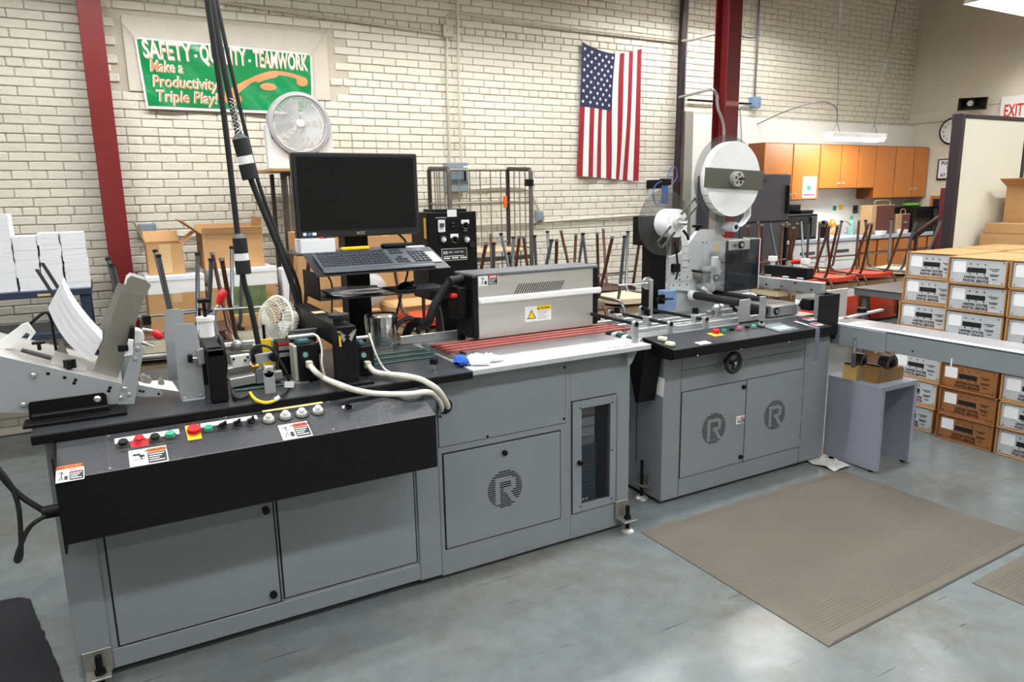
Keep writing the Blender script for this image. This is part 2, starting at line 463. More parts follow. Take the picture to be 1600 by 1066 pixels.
def FY(y): return Slope((0, y, 0), (1, 0, 0), (0, 0, 1))        # a wall that faces the camera side: u = x, v = z
def FX_(x): return Slope((x, 0, 0), (0, -1, 0), (0, 0, 1))      # faces -x: u = -y, v = z

def warning_label(S, par, u0, v0, u1, v1, head, word, w=0.0, pict='hand', vertical=False):
    """white sticker: pictogram on the left, coloured header and black text block on the right"""
    o = S.plate(u0, v0, u1, v1, w, w + .0008).done('warning_label', m_white, par, label='white warning sticker')
    L = u1 - u0; H = v1 - v0; um = u0 + .48 * L
    S.plate(um, v1 - .30 * H, u1 - .03 * L, v1 - .05 * H, w + .0008, w + .0013).done('header_strip', head, o)
    b = B(); S.text(b, word, .17 * H, (um + u1 - .03 * L) / 2, v1 - .235 * H, w + .0015, align='CENTER', ext=.0002, bold=.0005); b.done('header_word', m_white if head is m_red_plastic else m_ink, o)
    S.plate(um, v0 + .06 * H, u1 - .03 * L, v1 - .32 * H, w + .0008, w + .0013).done('text_block', m_ink, o)
    b = B()
    for i in range(4):
        vv = v1 - (.42 + .13 * i) * H
        S.plate(um + .03 * L, vv - .022 * H, u1 - (.08 + .07 * ((i * 7) % 3)) * L, vv + .022 * H, w + .0013, w + .0016, b=b)
    b.done('text_lines', m_white, o)
    b = B()
    if pict == 'hand':
        S.plate(u0 + .08 * L, v0 + .38 * H, u0 + .40 * L, v0 + .41 * H, w + .0008, w + .0013, b=b)
        for a, c, d, e in ((.10, .62, .30, .74), (.26, .50, .40, .64), (.30, .36, .34, .52)):
            S.plate(u0 + a * L, v0 + c * H, u0 + d * L, v0 + e * H, w + .0008, w + .0014, b=b)
    else:
        S.disc(u0 + .22 * L, v0 + .78 * H, w + .0008, w + .0014, .05 * H, 10, b=b)
        for p, q in (((.22, .72), (.20, .45)), ((.20, .66), (.10, .80)), ((.21, .64), (.33, .70)), ((.20, .45), (.12, .14)), ((.20, .45), (.25, .14))):
            b.cyl(S.P(u0 + p[0] * L, v0 + p[1] * H, w + .001), S.P(u0 + q[0] * L, v0 + q[1] * H, w + .001), .0012, 6)
        S.plate(u0 + .30 * L, v0 + .14 * H, u0 + .42 * L, v0 + .45 * H, w + .0008, w + .0013, b=b)
    b.done('pictogram', m_ink, o)
    return o
def push_button(S, par, u, v, r, cap, tall=.012, w=0.0, name='push_button', mush=False):
    o = S.disc(u, v, w, w + .007, r, 20).done(name, m_chrome, par)
    b = B(); S.disc(u, v, w + .007, w + .007 + tall, r * (1.25 if mush else .82), 20, r2=r * (1.1 if mush else .78), b=b)
    b.done('button_cap', cap, o); return o
def selector(S, par, u, v, r, ang=0.5, w=0.0):
    o = S.disc(u, v, w, w + .007, r, 20).done('selector_switch', m_chrome, par)
    b = B(); S.disc(u, v, w + .007, w + .012, r * .85, 18, b=b)
    Mr = S.M @ Matrix.Translation((u, v, 0)) @ Matrix.Rotation(ang, 4, 'Z')
    b.box(-r * .2, -r * .85, w + .012, r * .2, r * .85, w + .022, .001, M=Mr)
    b.done('selector_knob', m_black, o); return o
def logo_slots(S, u, v, R, w):
    """round louvre of slots that leaves a letter R free"""
    b = B(); rows = 17
    def inR(a, c):
        if -.58 < a < -.30 and -.78 < c < .58: return True
        if -.58 < a < .42 and .40 < c < .62: return True
        if .34 < a < .62 and -.02 < c < .52: return True
        if -.1 < a < .45 and -.16 < c < .04: return True
        if -.80 < c < -.1 and abs(a - (.12 - .62 * (c + .1))) < .15: return True
        return False
    for i in range(rows):
        c = -1 + (i + .5) * 2 / rows
        h = math.sqrt(max(0, 1 - c * c)); N = 60; run = None
        for k in range(N + 1):
            a = -h + 2 * h * k / N
            ok = k < N and not inR(a, c)
            if ok and run is None: run = a
            if not ok and run is not None:
                if a - run > .05: S.plate(u + run * R, v + (c - .45 / rows) * R, u + a * R, v + (c + .45 / rows) * R, w, w + .0012, b=b)
                run = None
    return b
def knob3(b, c, r=.014, h=.02):
    """three-lobed clamp knob"""
    c = Vector(c)
    for k in range(3):
        t = 2 * math.pi * k / 3 + .4
        b.cyl(c + Vector((math.cos(t) * r * .7, math.sin(t) * r * .7, 0)), c + Vector((math.cos(t) * r * .7, math.sin(t) * r * .7, h)), r * .5, 10)
    return b.cyl(c, c + Vector((0, 0, h)), r * .6, 10)
def level_foot(b_bracket, b_bolt, b_pad, x, y, z0):
    b_bracket.box(x - .045, y - .035, z0, x + .035, y + .045, z0 + .008, .002)
    b_bolt.cyl((x, y, .012), (x, y, z0 + .075), .011, 12)
    b_bolt.cyl((x, y, z0 + .008), (x, y, z0 + .022), .019, 6)
    b_pad.lathe([(0, .016), (.022, .016), (.034, .006), (.036, 0), (0, 0)], (x, y, 0.0005), n=20)

# ------------------------------------------------------------------ left machine cabinet
FY1, DZ = 2.68, 0.945
mc = thing('mailing_machine_base', 'long grey machine cabinet with black control console on its front', 'machine', (0.95, 3.03, 0))
# body: solid left part, hollow bay behind the window at the right end
B().box(-.25, FY1 + .006, .035, 1.125, 3.38, .93, .003).done('cabinet_body', m_grey, mc)
b = B().box(1.125, FY1, .02, 1.80, 3.38, .93, .002).box(1.80, 3.36, .02, 2.147, 3.38, .93).box(2.135, FY1, .02, 2.147, 3.36, .93).box(1.80, FY1 + .012, .02, 2.135, 3.36, .06).box(1.80, FY1 + .012, .89, 2.135, 3.36, .93)
b.box(1.80, FY1, .02, 1.86, FY1 + .012, .93).box(2.024, FY1, .02, 2.135, FY1 + .012, .93).box(1.86, FY1, .02, 2.024, FY1 + .012, .188).box(1.86, FY1, .665, 2.024, FY1 + .012, .93)
b.done('end_section', m_grey, mc)
B().box(-.25, FY1 - .004, .035, -.145, FY1 + .006, .93, .002).box(1.022, FY1 - .004, .03, 1.122, FY1 + .006, .93, .002).box(-.145, FY1 - .002, .035, 1.022, FY1 + .006, .108, .002).done('front_frame', m_grey, mc)
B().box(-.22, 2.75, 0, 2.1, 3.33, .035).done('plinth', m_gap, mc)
def seam(x0, z0, x1, z1, y=FY1): return B().box(x0, y - .0008, z0, x1, y + .002, z1).done('door_gap', m_gap, mc)
def door(name, x0, z0, x1, z1, y=FY1, th=.006, g=.006, par=None):
    seam(x0 - g, z0 - g, x1 + g, z1 + g, y)
    return B().box(x0, y - th, z0, x1, y - .0008, z1, .0015).done(name, m_grey, par or mc)
dA = door('cabinet_door', -.118, .114, .438, .62, FY1 + .006)
dB_ = door('cabinet_door', .456, .122, 1.008, .62, FY1 + .006)
B().cyl((.412, FY1, .503), (.412, FY1 - .014, .503), .014, 16).done('door_knob', m_black, dA)
B().cyl((.412, FY1, .154), (.412, FY1 - .014, .154), .014, 16).done('door_knob', m_black, dA)
dV = door('vent_door', 1.148, .146, 1.738, .578, FY1, .006)
logo_slots(FY(FY1 - .0062), 1.441, .361, .088, 0).done('louvre_slots', m_gap, dV, label='round louvre of slots shaped around a letter R')
B().cyl((1.441, FY1, .532), (1.441, FY1 - .018, .532), .012, 16).done('door_knob', m_black, dV)
pa = door('access_panel', 1.131, .614, 1.770, .918, FY1, .0035, .0025)
for x, z in ((1.36, .622), (1.76, .635), (1.765, .88), (1.14, .75)): B().cyl((x, FY1 - .003, z), (x, FY1 - .006, z), .006, 10).done('screw', m_black, pa)
# window door
wd = B().box(1.808, FY1 - .008, .150, 1.858, FY1 - .0008, .706, .001).box(2.026, FY1 - .008, .150, 2.062, FY1 - .0008, .706, .001).box(1.858, FY1 - .008, .150, 2.026, FY1 - .0008, .188, .001).box(1.858, FY1 - .008, .668, 2.026, FY1 - .0008, .706, .001).done('window_door', m_grey, mc)
seam(1.803, .145, 1.808, .711); seam(1.803, .706, 2.067, .711); seam(1.803, .145, 2.067, .150)
m_pane = mat('smoky_pane', (30, 34, 40), 0.06, alpha=0.28)
B().box(1.850, FY1 - .004, .182, 2.032, FY1 - .001, .672).done('window_pane', m_pane, wd, label='smoky window pane')
b = B()
for x, z in ((1.85, .672), (2.036, .672), (2.036, .43), (2.036, .178), (1.85, .178)): b.cyl((x, FY1 - .008, z), (x, FY1 - .010, z), .004, 8)
b.done('pane_screws', m_black, wd, kind='stuff')
B().cyl((1.842, FY1 - .008, .405), (1.842, FY1 - .03, .405), .011, 14).done('door_knob', m_black, wd)
B().cyl((2.066, FY1 - .004, .16), (2.066, FY1 - .004, .70), .004, 8).done('piano_hinge', m_grey_tube, wd)
# cable hole
B().cyl((1.164, FY1 - .001, .790), (1.164, FY1 - .0045, .790), .034, 24).done('cable_grommet', m_gap, mc)
# deck
B().box(-.275, 2.605, .93, 1.262, 3.39, DZ, .002).done('black_deck', m_black_deck, mc)
B().box(-.275, 2.598, .913, 1.262, 2.612, .9445, .003).done('deck_edge_bar', m_black, mc)
B().box(1.262, 2.612, .93, 2.195, 3.39, DZ, .002).done('white_deck', m_alu, mc)
B().box(1.262, 2.60, .926, 2.21, 2.80, DZ + .004, .002).done('front_deck_strip', mat('worn_white_plate', (192, 195, 198), .35, metal=.25, var=.16, scale=9), mc)
b = B()
for k in range(5): b.box(1.98 + .03 * k, 2.632, DZ + .0041, 1.995 + .03 * k + .01 * (k % 2), 2.646, DZ + .0045)
b.done('torn_sticker', mat('torn_sticker', (190, 120, 108), .7), mc, label='remains of a torn red and black sticker')
b = B().prism([(2.10, .926), (2.165, .926), (2.125, .86), (2.10, .84)], 2.640, 2.646).done('deck_bracket', m_grey, mc)
# console
CX0, CX1 = -.21, 1.012
prof = [(2.42, .846), (2.60, .913), (2.69, .913), (2.69, .66), (2.425, .636), (2.42, .64)]
B().prism([(2.42, .640), (2.432, .634), (2.672, .650), (2.672, .912), (2.60, .912), (2.42, .846)], CX0, CX1, 'yz').done('control_console', m_black, mc)
SL = Slope((0, 2.42, .846), (1, 0, 0), (0, .18, .067))
SLL = math.hypot(.18, .067)
SL.plate(CX0 + .001, .002, CX1 - .001, SLL - .002, 0, .0012).done('console_face', m_black_speck, mc, label='speckled black control panel')
SL.plate(CX0, -.0012, CX1, .0016, -.0005, .002).done('worn_edge', mat('worn_edge', (92, 90, 96), .4, var=.6, scale=30), mc)
for ul in (SL.uv(168, 690)[0], SL.uv(517, 640)[0]): SL.plate(ul - .0008, .004, ul + .0008, SLL - .004, .0012, .0016).done('panel_joint', mat('joint', (70, 70, 74), .5), mc)
B().box(CX0 - .006, 2.44, .60, CX0, 2.66, .91, .002).done('console_end_plate', m_black, mc)
def uvr(x, y): return SL.uv(x, y)
W0 = .0012
# selector bank at the left
def plate_px(x0, y0, x1, y1, m, name, w0=W0, w1=.0022):
    a = uvr(x0, y0); c = uvr(x1, y1)
    return SL.plate(min(a[0], c[0]), min(a[1], c[1]), max(a[0], c[0]), max(a[1], c[1]), w0, w1).done(name, m, mc), (a, c)
a = uvr(179, 688); c = uvr(279, 671); d = uvr(181, 705)
u0, u1, vt, vb = a[0], c[0], max(a[1], c[1]), d[1]
SL.plate(u0, vb, u1, vt, W0, .0022).done('legend_plate', m_white, mc)
SL.plate(u0, vb, u1, vb + (vt - vb) * .55, .0022, .0026).done('legend_plate_dark', m_ink, mc)
for x, y, capm, sq in ((193, 696, m_black, 0), (218, 690, m_red_plastic, 1), (242.5, 687.5, m_black, 0), (266.5, 683, m_green_plastic, 0)):
    u, v = uvr(x, y)
    if sq: SL.plate(u - .026, vb, u + .026, vb + (vt - vb) * .6, .0026, .003).done('red_square', m_red_plastic, mc)
    push_button(SL, mc, u, v, .0175, capm, .009, w=.0026)
# emergency stop, start, selectors
a = uvr(289, 668); c = uvr(316, 686); u0, u1 = a[0], c[0] ; vt, vb = uvr(302, 665)[1], uvr(304, 688)[1]
SL.plate(u0, vb, u1, vt, W0, .003).done('stop_plate', m_yellow, mc)
u, v = uvr(303.5, 677); eb = push_button(SL, mc, u, v, .018, m_red_plastic, .013, .003, 'emergency_stop', True)
u, v = uvr(326, 673); push_button(SL, mc, u, v, .0165, m_green_plastic, .008, W0)
a = uvr(313, 664); c = uvr(401, 650); vt = c[1]
SL.plate(a[0], vt - .020, c[0], vt + .002, W0, .0022).done('legend_plate', m_white, mc)
SL.plate(a[0], vt - .056, c[0], vt - .020, W0, .002).done('legend_plate_dark', m_ink, mc)
for i, (x, y) in enumerate(((348.5, 669.5), (371, 666), (392.7, 662))):
    u, v = uvr(x, y); selector(SL, mc, u, v, .018, -.9 + .1 * i, .002)
for x, y in ((420, 657), (446, 652), (471.4, 648), (496.6, 643.6)):
    u, v = uvr(x, y)
    kb = SL.disc(u, v, W0, .004, .027, 24).done('dial_knob', m_rubber, mc)
    SL.disc(u, v, .004, .012, .021, 20, r2=.018).done('dial_skirt', m_steel, kb)
    SL.disc(u, v, .012, .024, .0105, 14).done('dial_cap', m_white, kb)
a = uvr(409, 641); c = uvr(504, 630); SL.plate(a[0], (a[1] + c[1]) / 2 - .010, c[0], (a[1] + c[1]) / 2 + .010, W0, .002).done('yellow_legend', mat('cream_legend', (236, 214, 142), .5), mc)
u, v = uvr(544, 639); SL.plate(u - .018, v - .016, u + .018, v + .004, W0, .002).done('legend_plate_dark', m_ink, mc); SL.plate(u - .018, v + .004, u + .018, v + .02, W0, .002).done('legend_plate', m_white, mc)
selector(SL, mc, u, v - .004, .016, .7, .002)
def warn_px(tl, br, head, word, pict):
    a = uvr(*tl); c = uvr(*br); return warning_label(SL, mc, a[0], c[1], c[0], a[1], head, word, W0, pict)
warn_px((200.5, 706), (264, 721), m_orange, 'WARNING', 'hand')
warn_px((434, 666), (489, 681), mat('red_orange_label', (232, 78, 38), .5), 'WARNING', 'man')
a = uvr(87, 737); c = uvr(132, 748); warning_label(SL, mc, a[0], c[1] - .002, c[0], a[1], m_red_plastic, 'DANGER', W0, 'man')
vo = SL.plate(a[0] + .002, a[1], c[0] - .004, a[1] + .018, W0, .002).done('voltage_label', m_orange, mc)
b = B(); SL.text(b, '220 VOLTS', .014, (a[0] + c[0]) / 2, a[1] + .004, .0022, align='CENTER', ext=.0002, bold=.0003); b.done('voltage_lettering', m_ink, vo)
b = B()
for x, y in ((170, 682), (172, 733), (513, 629), (521, 672), (349, 640)):
    u, v = uvr(x, y); SL.disc(u, max(.008, min(SLL - .008, v)), W0, .003, .004, 8, b=b)
b.done('panel_screws', m_steel_dull, mc, kind='stuff')
# levelling feet
for fx_, bx_ in ((2.11, (2.06, 2.14, .055, .155)), (-.185, (-.235, -.145, .04, .13))):
    b1, b2, b3 = B(), B(), B()
    level_foot(b1, b2, b3, fx_, 2.635, .06 if fx_ > 0 else .05); b1.box(bx_[0], 2.665, bx_[2], bx_[1], 2.6795, bx_[3], .002)
    b1.done('foot_bracket', m_steel_dull, mc); b2.done('levelling_bolt', m_black, mc); b3.done('foot_pad', m_steel, mc)

# computer behind the window
pc = thing('computer_tower', 'grey and blue computer tower standing behind the machine window', 'computer', (1.95, 2.88, .06))
B().box(1.845, 2.74, .06, 1.985, 3.1, .68, .004).done('case', mat('pc_case', (150, 156, 164), .5), pc)
B().box(1.846, 2.732, .06, 1.984, 2.74, .46, .003).done('lower_front', mat('pc_blue', (74, 90, 112), .45), pc)
b = B()
for k in range(4): b.box(1.850, 2.726, .22 + .05 * k, 1.980, 2.733, .258 + .05 * k, .003)
b.done('drive_cover', mat('pc_blue', (74, 90, 112), .45), pc, kind='stuff')
b = B()
for k in range(3): b.box(1.855, 2.733, .50 + .055 * k, 1.975, 2.741, .542 + .055 * k, .002)
b.done('optical_drive', mat('pc_pale', (176, 182, 188), .5), pc, kind='stuff')
b = B()
for k in range(4): b.box(1.862 + .02 * k, 2.728, .175, 1.874 + .02 * k, 2.7325, .187)
b.done('front_ports', m_white, pc, kind='stuff')

# power cord at the left end
cy = 2.52
b = B().tube([onY(x, y, cy) for x, y in ((-20, 700), (0, 740), (28, 772), (64, 796), (72, 801))], .009, 8, 6)
b.tube([onY(x, y, cy - .02) for x, y in ((72, 806), (48, 822), (33, 850), (25, 874), (30, 876), (33, 862), (30, 800), (20, 765), (2, 738), (-20, 712))], .007, 8, 6)
cord = thing('power_cord', 'black power cord looped at the left end of the console', 'cord', onY(72, 804, cy))
b.done('cable', m_rubber, cord)
a = onY(66, 802, cy); c = onY(91, 801, cy)
B().cyl(a, (CX0 - .004, cy, a[2]), .02, 14).done('strain_relief', m_black, cord)
# ------------------------------------------------------------------ things on the left machine's deck
def ppx(pts, Y): return [(q[0], q[2]) for q in (onY(x, y, Y) for x, y in pts)]
def plate_Y(pts, Y, th, b=None): return (b or B()).prism(ppx(pts, Y), Y, Y + th)
def bolts(pts, Y, r, par, name='bolt', m=None, out=.006):
    b = B()
    for x, y in pts:
        p = onY(x, y, Y); b.cyl(p, (p[0], p[1] - out, p[2]), r, 10, r * .6)
    return b.done(name, m or m_alu, par, kind='stuff' if len(pts) > 1 else None)
m_plate = mat('feeder_grey', (158, 162, 166), 0.4, var=.04)
FYF = 2.78
fd = thing('paper_feeder', 'grey inclined paper feeder at the left end of the deck', 'feeder', (-.2, 2.98, DZ))
side = [(-60, 544), (0, 557), (191, 600), (184, 631), (48, 645), (0, 645), (-60, 646)]
for Y in (FYF, 3.20): B().prism(ppx(side, FYF), Y, Y + .008).done('side_plate', m_plate, fd)
a = ppx([(-60, 545), (191, 600.5)], FYF)
B().prism([(a[0][0], a[0][1]), (a[1][0], a[1][1]), (a[1][0], a[1][1] - .006), (a[0][0], a[0][1] - .006)], FYF + .008, 3.20).done('feed_table', m_steel, fd)
plate_Y([(211, 536), (218, 534), (225, 545), (215, 600), (210, 631), (184, 632), (191, 600), (203, 562)], FYF - .008, .008).done('gate_arm', m_plate, fd)
plate_Y([(211, 536), (218, 534), (225, 545), (215, 600), (210, 631), (184, 632), (191, 600), (203, 562)], FYF - .008, .008).tf(Matrix.Translation((0, 3.16 - FYF, 0))).done('gate_arm', m_plate, fd)
bolts(((215, 545), (211, 561), (195, 608), (201, 617), (190, 622), (52, 587), (36, 633)), FYF - .008, .009, fd)
bolts(((75, 584), (101, 590), (118, 594), (116, 599), (172, 606), (170, 611)), FYF, .006, fd, 'screw', m_black, .003)
plate_Y([(44, 632), (47, 629), (161, 614), (166, 617), (169, 637), (46, 657)], FYF - .014, .006).done('mount_bracket', m_black, fd)
bolts(((152, 624),), FYF - .014, .012, fd, 'bolt', m_steel)
a = onY(39, 663, FYF - .02); c = onY(198, 640, FYF - .02)
B().box(a[0], FYF - .09, DZ, c[0], FYF - .006, DZ + .012, .002).done('foot_rail', m_black, fd)
B().box(a[0] + .02, FYF - .04, DZ, c[0] - .05, FYF - .008, DZ + .03, .004).done('foot_angle', m_black, fd)
B().box(a[0] + .02, 3.208, DZ, c[0] - .05, 3.24, DZ + .03, .004).done('foot_angle', m_black, fd)
# tongue and guide plates at the outfeed
plate_Y([(213, 601), (248, 608), (255, 614), (250, 620), (213, 620)], FYF + .02, .006).done('tongue_plate', m_plate, fd)
bolts(((219, 611), (224, 612), (248, 616)), FYF + .02, .005, fd, 'screw', m_black, .002)
a, c = onY(216, 600, FYF + .06), onY(279, 612, FYF + .06)
B().add([onY(256, 594, FYF + .10), onY(269, 596, FYF + .10), onY(280, 612, FYF + .04), onY(218, 603, FYF + .02), onY(216, 596, FYF + .08)], [(0, 4, 3, 2, 1)]).done('guide_chute', m_white, fd)
b = B()
for x, y in ((224, 592), (232, 595), (252, 599)): p = onY(x, y, FYF + .07); b.cyl(p, p + Vector((0, .05, 0)), .011, 12)
b.done('feed_rollers', m_steel_dull, fd, kind='stuff')
# stainless side guides with tall back plates
g = [(145, 580), (184, 591), (203, 549), (228, 460), (187, 452)]
m_guide = mat('stainless_guide', (150, 149, 143), .32, metal=.8, var=.10, scale=10, stretch=(6, 1, .4))
plate_Y([(145, 580), (184, 591), (200, 545), (226, 462), (190, 453)], 2.86, .004).done('side_guide', m_guide, fd)
plate_Y([(194, 455), (199, 436), (205, 431), (228, 438), (236, 446), (227, 464)], 2.864, .004).done('guide_extension', m_steel_dull, fd)
plate_Y([(146, 540), (182, 570), (222, 450), (184, 442)], 3.10, .004).done('side_guide', m_steel_dull, fd)
plate_Y([(193, 447), (197, 431), (203, 426), (226, 433), (231, 441), (222, 455)], 3.104, .004).done('guide_extension', m_white, fd)
plate_Y([(86, 549), (137, 562), (135, 579), (79, 568)], 2.84, .004).done('rear_stop', m_steel, fd)
p = onY(108, 567, 2.836); knob3(B(), (p[0], p[1], p[2] - .02), .018, .03).done('clamp_knob', m_black, fd)
# slotted bar, knob and bracket on the table
a, c = onY(33, 547, 2.86), onY(80, 560, 2.86)
b = B().tube([a, c], .009, 4); b.done('slotted_bar', mat('dark_bar', (64, 62, 64), .4, metal=.4), fd)
p = onY(62, 547, 2.86); B().cyl(p, p + Vector((0, 0, .02)), .006, 8).box(p[0] - .02, p[1] - .008, p[2] + .02, p[0] + .02, p[1] + .008, p[2] + .03, .003).done('clamp_knob', m_black, fd)
plate_Y([(34, 508), (43, 505), (55, 521), (46, 533), (42, 531), (47, 523), (41, 520), (16, 545), (10, 545), (-4, 545), (-4, 536)], 2.93, .03).done('end_bracket', m_white, fd)
B().tube([onY(x, y, 3.0) for x, y in ((42, 511), (69, 489), (79, 497), (83, 520), (88, 548))], .005, 8, 4).done('support_wire', m_black, fd)
for dx in (0, 8.5):
    plate_Y([(54 + dx, 421 - dx * 1.2), (60 + dx, 421 - dx * 1.2), (125 + dx, 520 - dx), (118 + dx, 521 - dx)], 3.115 + dx * .002, .012).done('support_bar', mat('dark_bar', (64, 62, 64), .4, metal=.4), fd)
plate_Y([(88, 553), (93, 533), (97, 533), (108, 556)], 2.93, .004).done('guide_fin', m_steel_dull, fd)
# gate head: clutch, knob, red clamp handle
p = onY(213, 520, 2.9); B().cyl(p - Vector((0, .03, .012)), p + Vector((0, .05, -.012)), .024, 20).done('gate_clutch', m_white, fd)
plate_Y([(199, 535), (204, 513), (211, 513), (209, 552), (198, 558)], 2.80, .05).done('gate_block', m_black, fd)
plate_Y([(201, 531), (209, 532), (207, 555), (194, 557)], 2.765, .02).done('gate_nut', m_white, fd)
p = onY(190, 543, 2.77); B().box(p[0] - .012, p[1] - .02, p[2] - .012, p[0] + .02, p[1], p[2] + .012, .003).done('gate_knob', m_black, fd)
a, c = onY(238, 517, 2.9), onY(253, 529, 2.9)
B().cyl(onY(222, 514, 2.9), a, .005, 8).cyl(onY(222, 535, 2.9), onY(240, 541, 2.9), .008, 8).done('clamp_arm', m_chrome, fd)
B().tube([a, a.lerp(c, .3), a.lerp(c, .8), c], [.008, .014, .015, .006], 12).done('clamp_handle', m_red_plastic, fd, label='red clamp grip')
B().box(onY(222, 498, 2.93)[0], 2.93, onY(222, 509, 2.93)[2], onY(236, 498, 2.93)[0], 2.97, onY(236, 498, 2.93)[2] + .012, .003).done('adjuster_block', m_black, fd)
# paper stack in the feeder
b = B()
Lc = [(75, 481), (83, 500), (95, 521), (110, 540), (126, 555), (142, 565)]
Rc = [(96, 441), (106, 463), (119, 484), (134, 503), (148, 519), (160, 531)]
def dense(pts, k=4):
    out = []
    for i in range(len(pts) - 1):
        p0, p1, p2, p3 = (Vector(pts[max(i - 1, 0)]), Vector(pts[i]), Vector(pts[i + 1]), Vector(pts[min(i + 2, len(pts) - 1)]))
        for j in range(k):
            t = j / k; q = 0.5 * ((2 * p1) + (p2 - p0) * t + (2 * p0 - 5 * p1 + 4 * p2 - p3) * t * t + (3 * p1 - p0 - 3 * p2 + p3) * t ** 3); out.append((q[0], q[1]))
    return out + [tuple(pts[-1])]
pl_ = ppx(dense(Lc), 2.885); pr_ = ppx(dense(Rc), 2.885)
st = thing('envelope_stack', 'curved stack of white envelopes leaning in the feeder', 'envelopes', (pl_[3][0], 2.98, pl_[-1][1]))
K = 12
for k in range(K):
    t0, t1 = k / K, (k + .975) / K
    lo = [(p[0] + (q[0] - p[0]) * t0, p[1] + (q[1] - p[1]) * t0) for p, q in zip(pl_, pr_)]
    hi = [(p[0] + (q[0] - p[0]) * t1, p[1] + (q[1] - p[1]) * t1) for p, q in zip(pl_, pr_)]
    j = (k * 7 % 3) * .0007
    b = B(); n_ = len(lo)
    for yy, fl in ((2.885 + j, 1), (3.09 + j, -1)): b.add([(x_, yy, z_) for x_, z_ in lo + hi], [tuple((i, i + 1, n_ + i + 1, n_ + i))[::fl] for i in range(n_ - 1)])
    for row, fl in ((lo, 1), (hi, -1)): b.grid([[Vector((x_, 2.885 + j, z_)) for x_, z_ in row], [Vector((x_, 3.09 + j, z_)) for x_, z_ in row]][::fl])
    for i in (0, n_ - 1): b.add([(lo[i][0], 2.885 + j, lo[i][1]), (hi[i][0], 2.885 + j, hi[i][1]), (hi[i][0], 3.09 + j, hi[i][1]), (lo[i][0], 3.09 + j, lo[i][1])], [(0, 1, 2, 3)])
    b.done('envelope_bundle', m_paper, st, fix=False)

# upright hopper plates with black gate housing
hp = thing('hopper_guide', 'pair of tall light grey hopper plates bolted to the deck', 'guide plates', (.22, 2.85, DZ))
plate_Y([(277, 507), (303, 505), (307, 510), (313, 544), (320.5, 621), (283, 627), (273, 544), (273, 510)], 2.775, .005).done('front_plate', m_plate, hp)
b = B().box(.176, 2.755, DZ, .25, 2.80, DZ + .005, .001); b.done('plate_foot', m_plate, hp)
plate_Y([(261, 484), (281, 483), (286, 488), (291, 520), (300, 590), (264, 596), (257, 520), (257, 490)], 2.97, .005).done('rear_plate', m_plate, hp)
bolts(((289, 623), (313, 617)), 2.773, .008, hp, 'bolt', m_steel)
plate_Y([(308, 549), (318, 545), (320, 568), (311, 571)], 2.745, .03).done('clamp_nut', m_alu, hp)
p, q = onY(299, 560, 2.755), onY(309, 560, 2.755)
B().cyl(p, q, .004, 8).done('clamp_stud', m_chrome, hp); B().box(p[0] - .012, 2.745, p[2] - .014, p[0] + .004, 2.765, p[2] + .014, .002).done('clamp_knob', m_black, hp)
p, q = onY(215, 560, 3.0), onY(262, 556, 3.0); B().cyl(p, q, .010, 12).done('cross_shaft', m_steel_dull, hp)

gh = thing('gate_housing', 'tall black gate housing beside the grey hopper plates', 'machine part', (.30, 2.8, DZ))
a = ppx([(325.6, 547), (346, 545), (352.6, 631), (332, 633)], 2.67)
B().box(.262, 2.67, DZ, .322, 2.71, a[0][1], .006).box(.262, 2.67, a[0][1] - .03, .322, 3.02, a[0][1], .005).box(.262, 2.98, DZ, .322, 3.02, a[0][1], .004).done('housing', m_black, gh)
B().cyl((.322, 2.80, 1.09), (.334, 2.80, 1.09), .075, 24).done('pulley_cover', m_black, gh)
B().cyl((.262, 2.86, 1.05), (.24, 2.86, 1.05), .02, 16).done('feed_roller', m_rubber, gh)
p = onY(322, 509, 2.95)
B().cyl((p[0], 2.95, a[0][1]), (p[0], 2.95, p[2] + .02), .028, 20).cyl((p[0], 2.95, p[2] + .02), (p[0], 2.95, p[2] + .035), .034, 20).done('clutch', m_white, gh)
B().box(p[0] - .006, 2.94, p[2] + .035, p[0] + .006, 2.96, p[2] + .09, .001).box(p[0] - .022, 2.93, p[2] + .09, p[0] + .022, 2.97, p[2] + .105, .002).done('lift_stem', m_black, gh)
B().tube([onY(313, 521, 3.0), onY(311, 482, 3.0), onY(332, 486, 3.0)], .006, 8).done('stop_arm', m_black, gh)
# toggle clamp with the upright red handle
tg = thing('toggle_clamp', 'chrome toggle clamp with an upright red handle', 'clamp', (onY(338, 535, 3.06)[0], 3.06, DZ))
B().tube([onY(x, y, 3.06) for x, y in ((338, 548), (338, 520), (335, 505), (335, 488), (342, 477))], .009, 10, 3).done('clamp_link', m_alu, tg)
plate_Y([(326, 492), (334, 488), (341, 530), (331, 528)], 3.075, .01).done('clamp_side', m_alu, tg)
B().cyl(onY(338, 522, 3.06), onY(338, 533, 3.06), .014, 14).done('clamp_bush', m_steel_dull, tg)
a, c = onY(342, 476, 3.06), onY(350, 453, 3.06)
B().tube([a, a.lerp(c, .25), a.lerp(c, .85), c], [.009, .015, .018, .009], 12).done('clamp_handle', m_red_plastic, tg, label='red clamp grip')
B().cyl(onY(334, 484, 3.05), onY(408, 480, 3.05), .004, 8).done('guide_rod', m_alu, tg)
B().cyl(onY(338, 535, 3.06), (onY(338, 535, 3.06)[0], 3.06, DZ), .012, 12).done('clamp_post', m_steel_dull, tg)

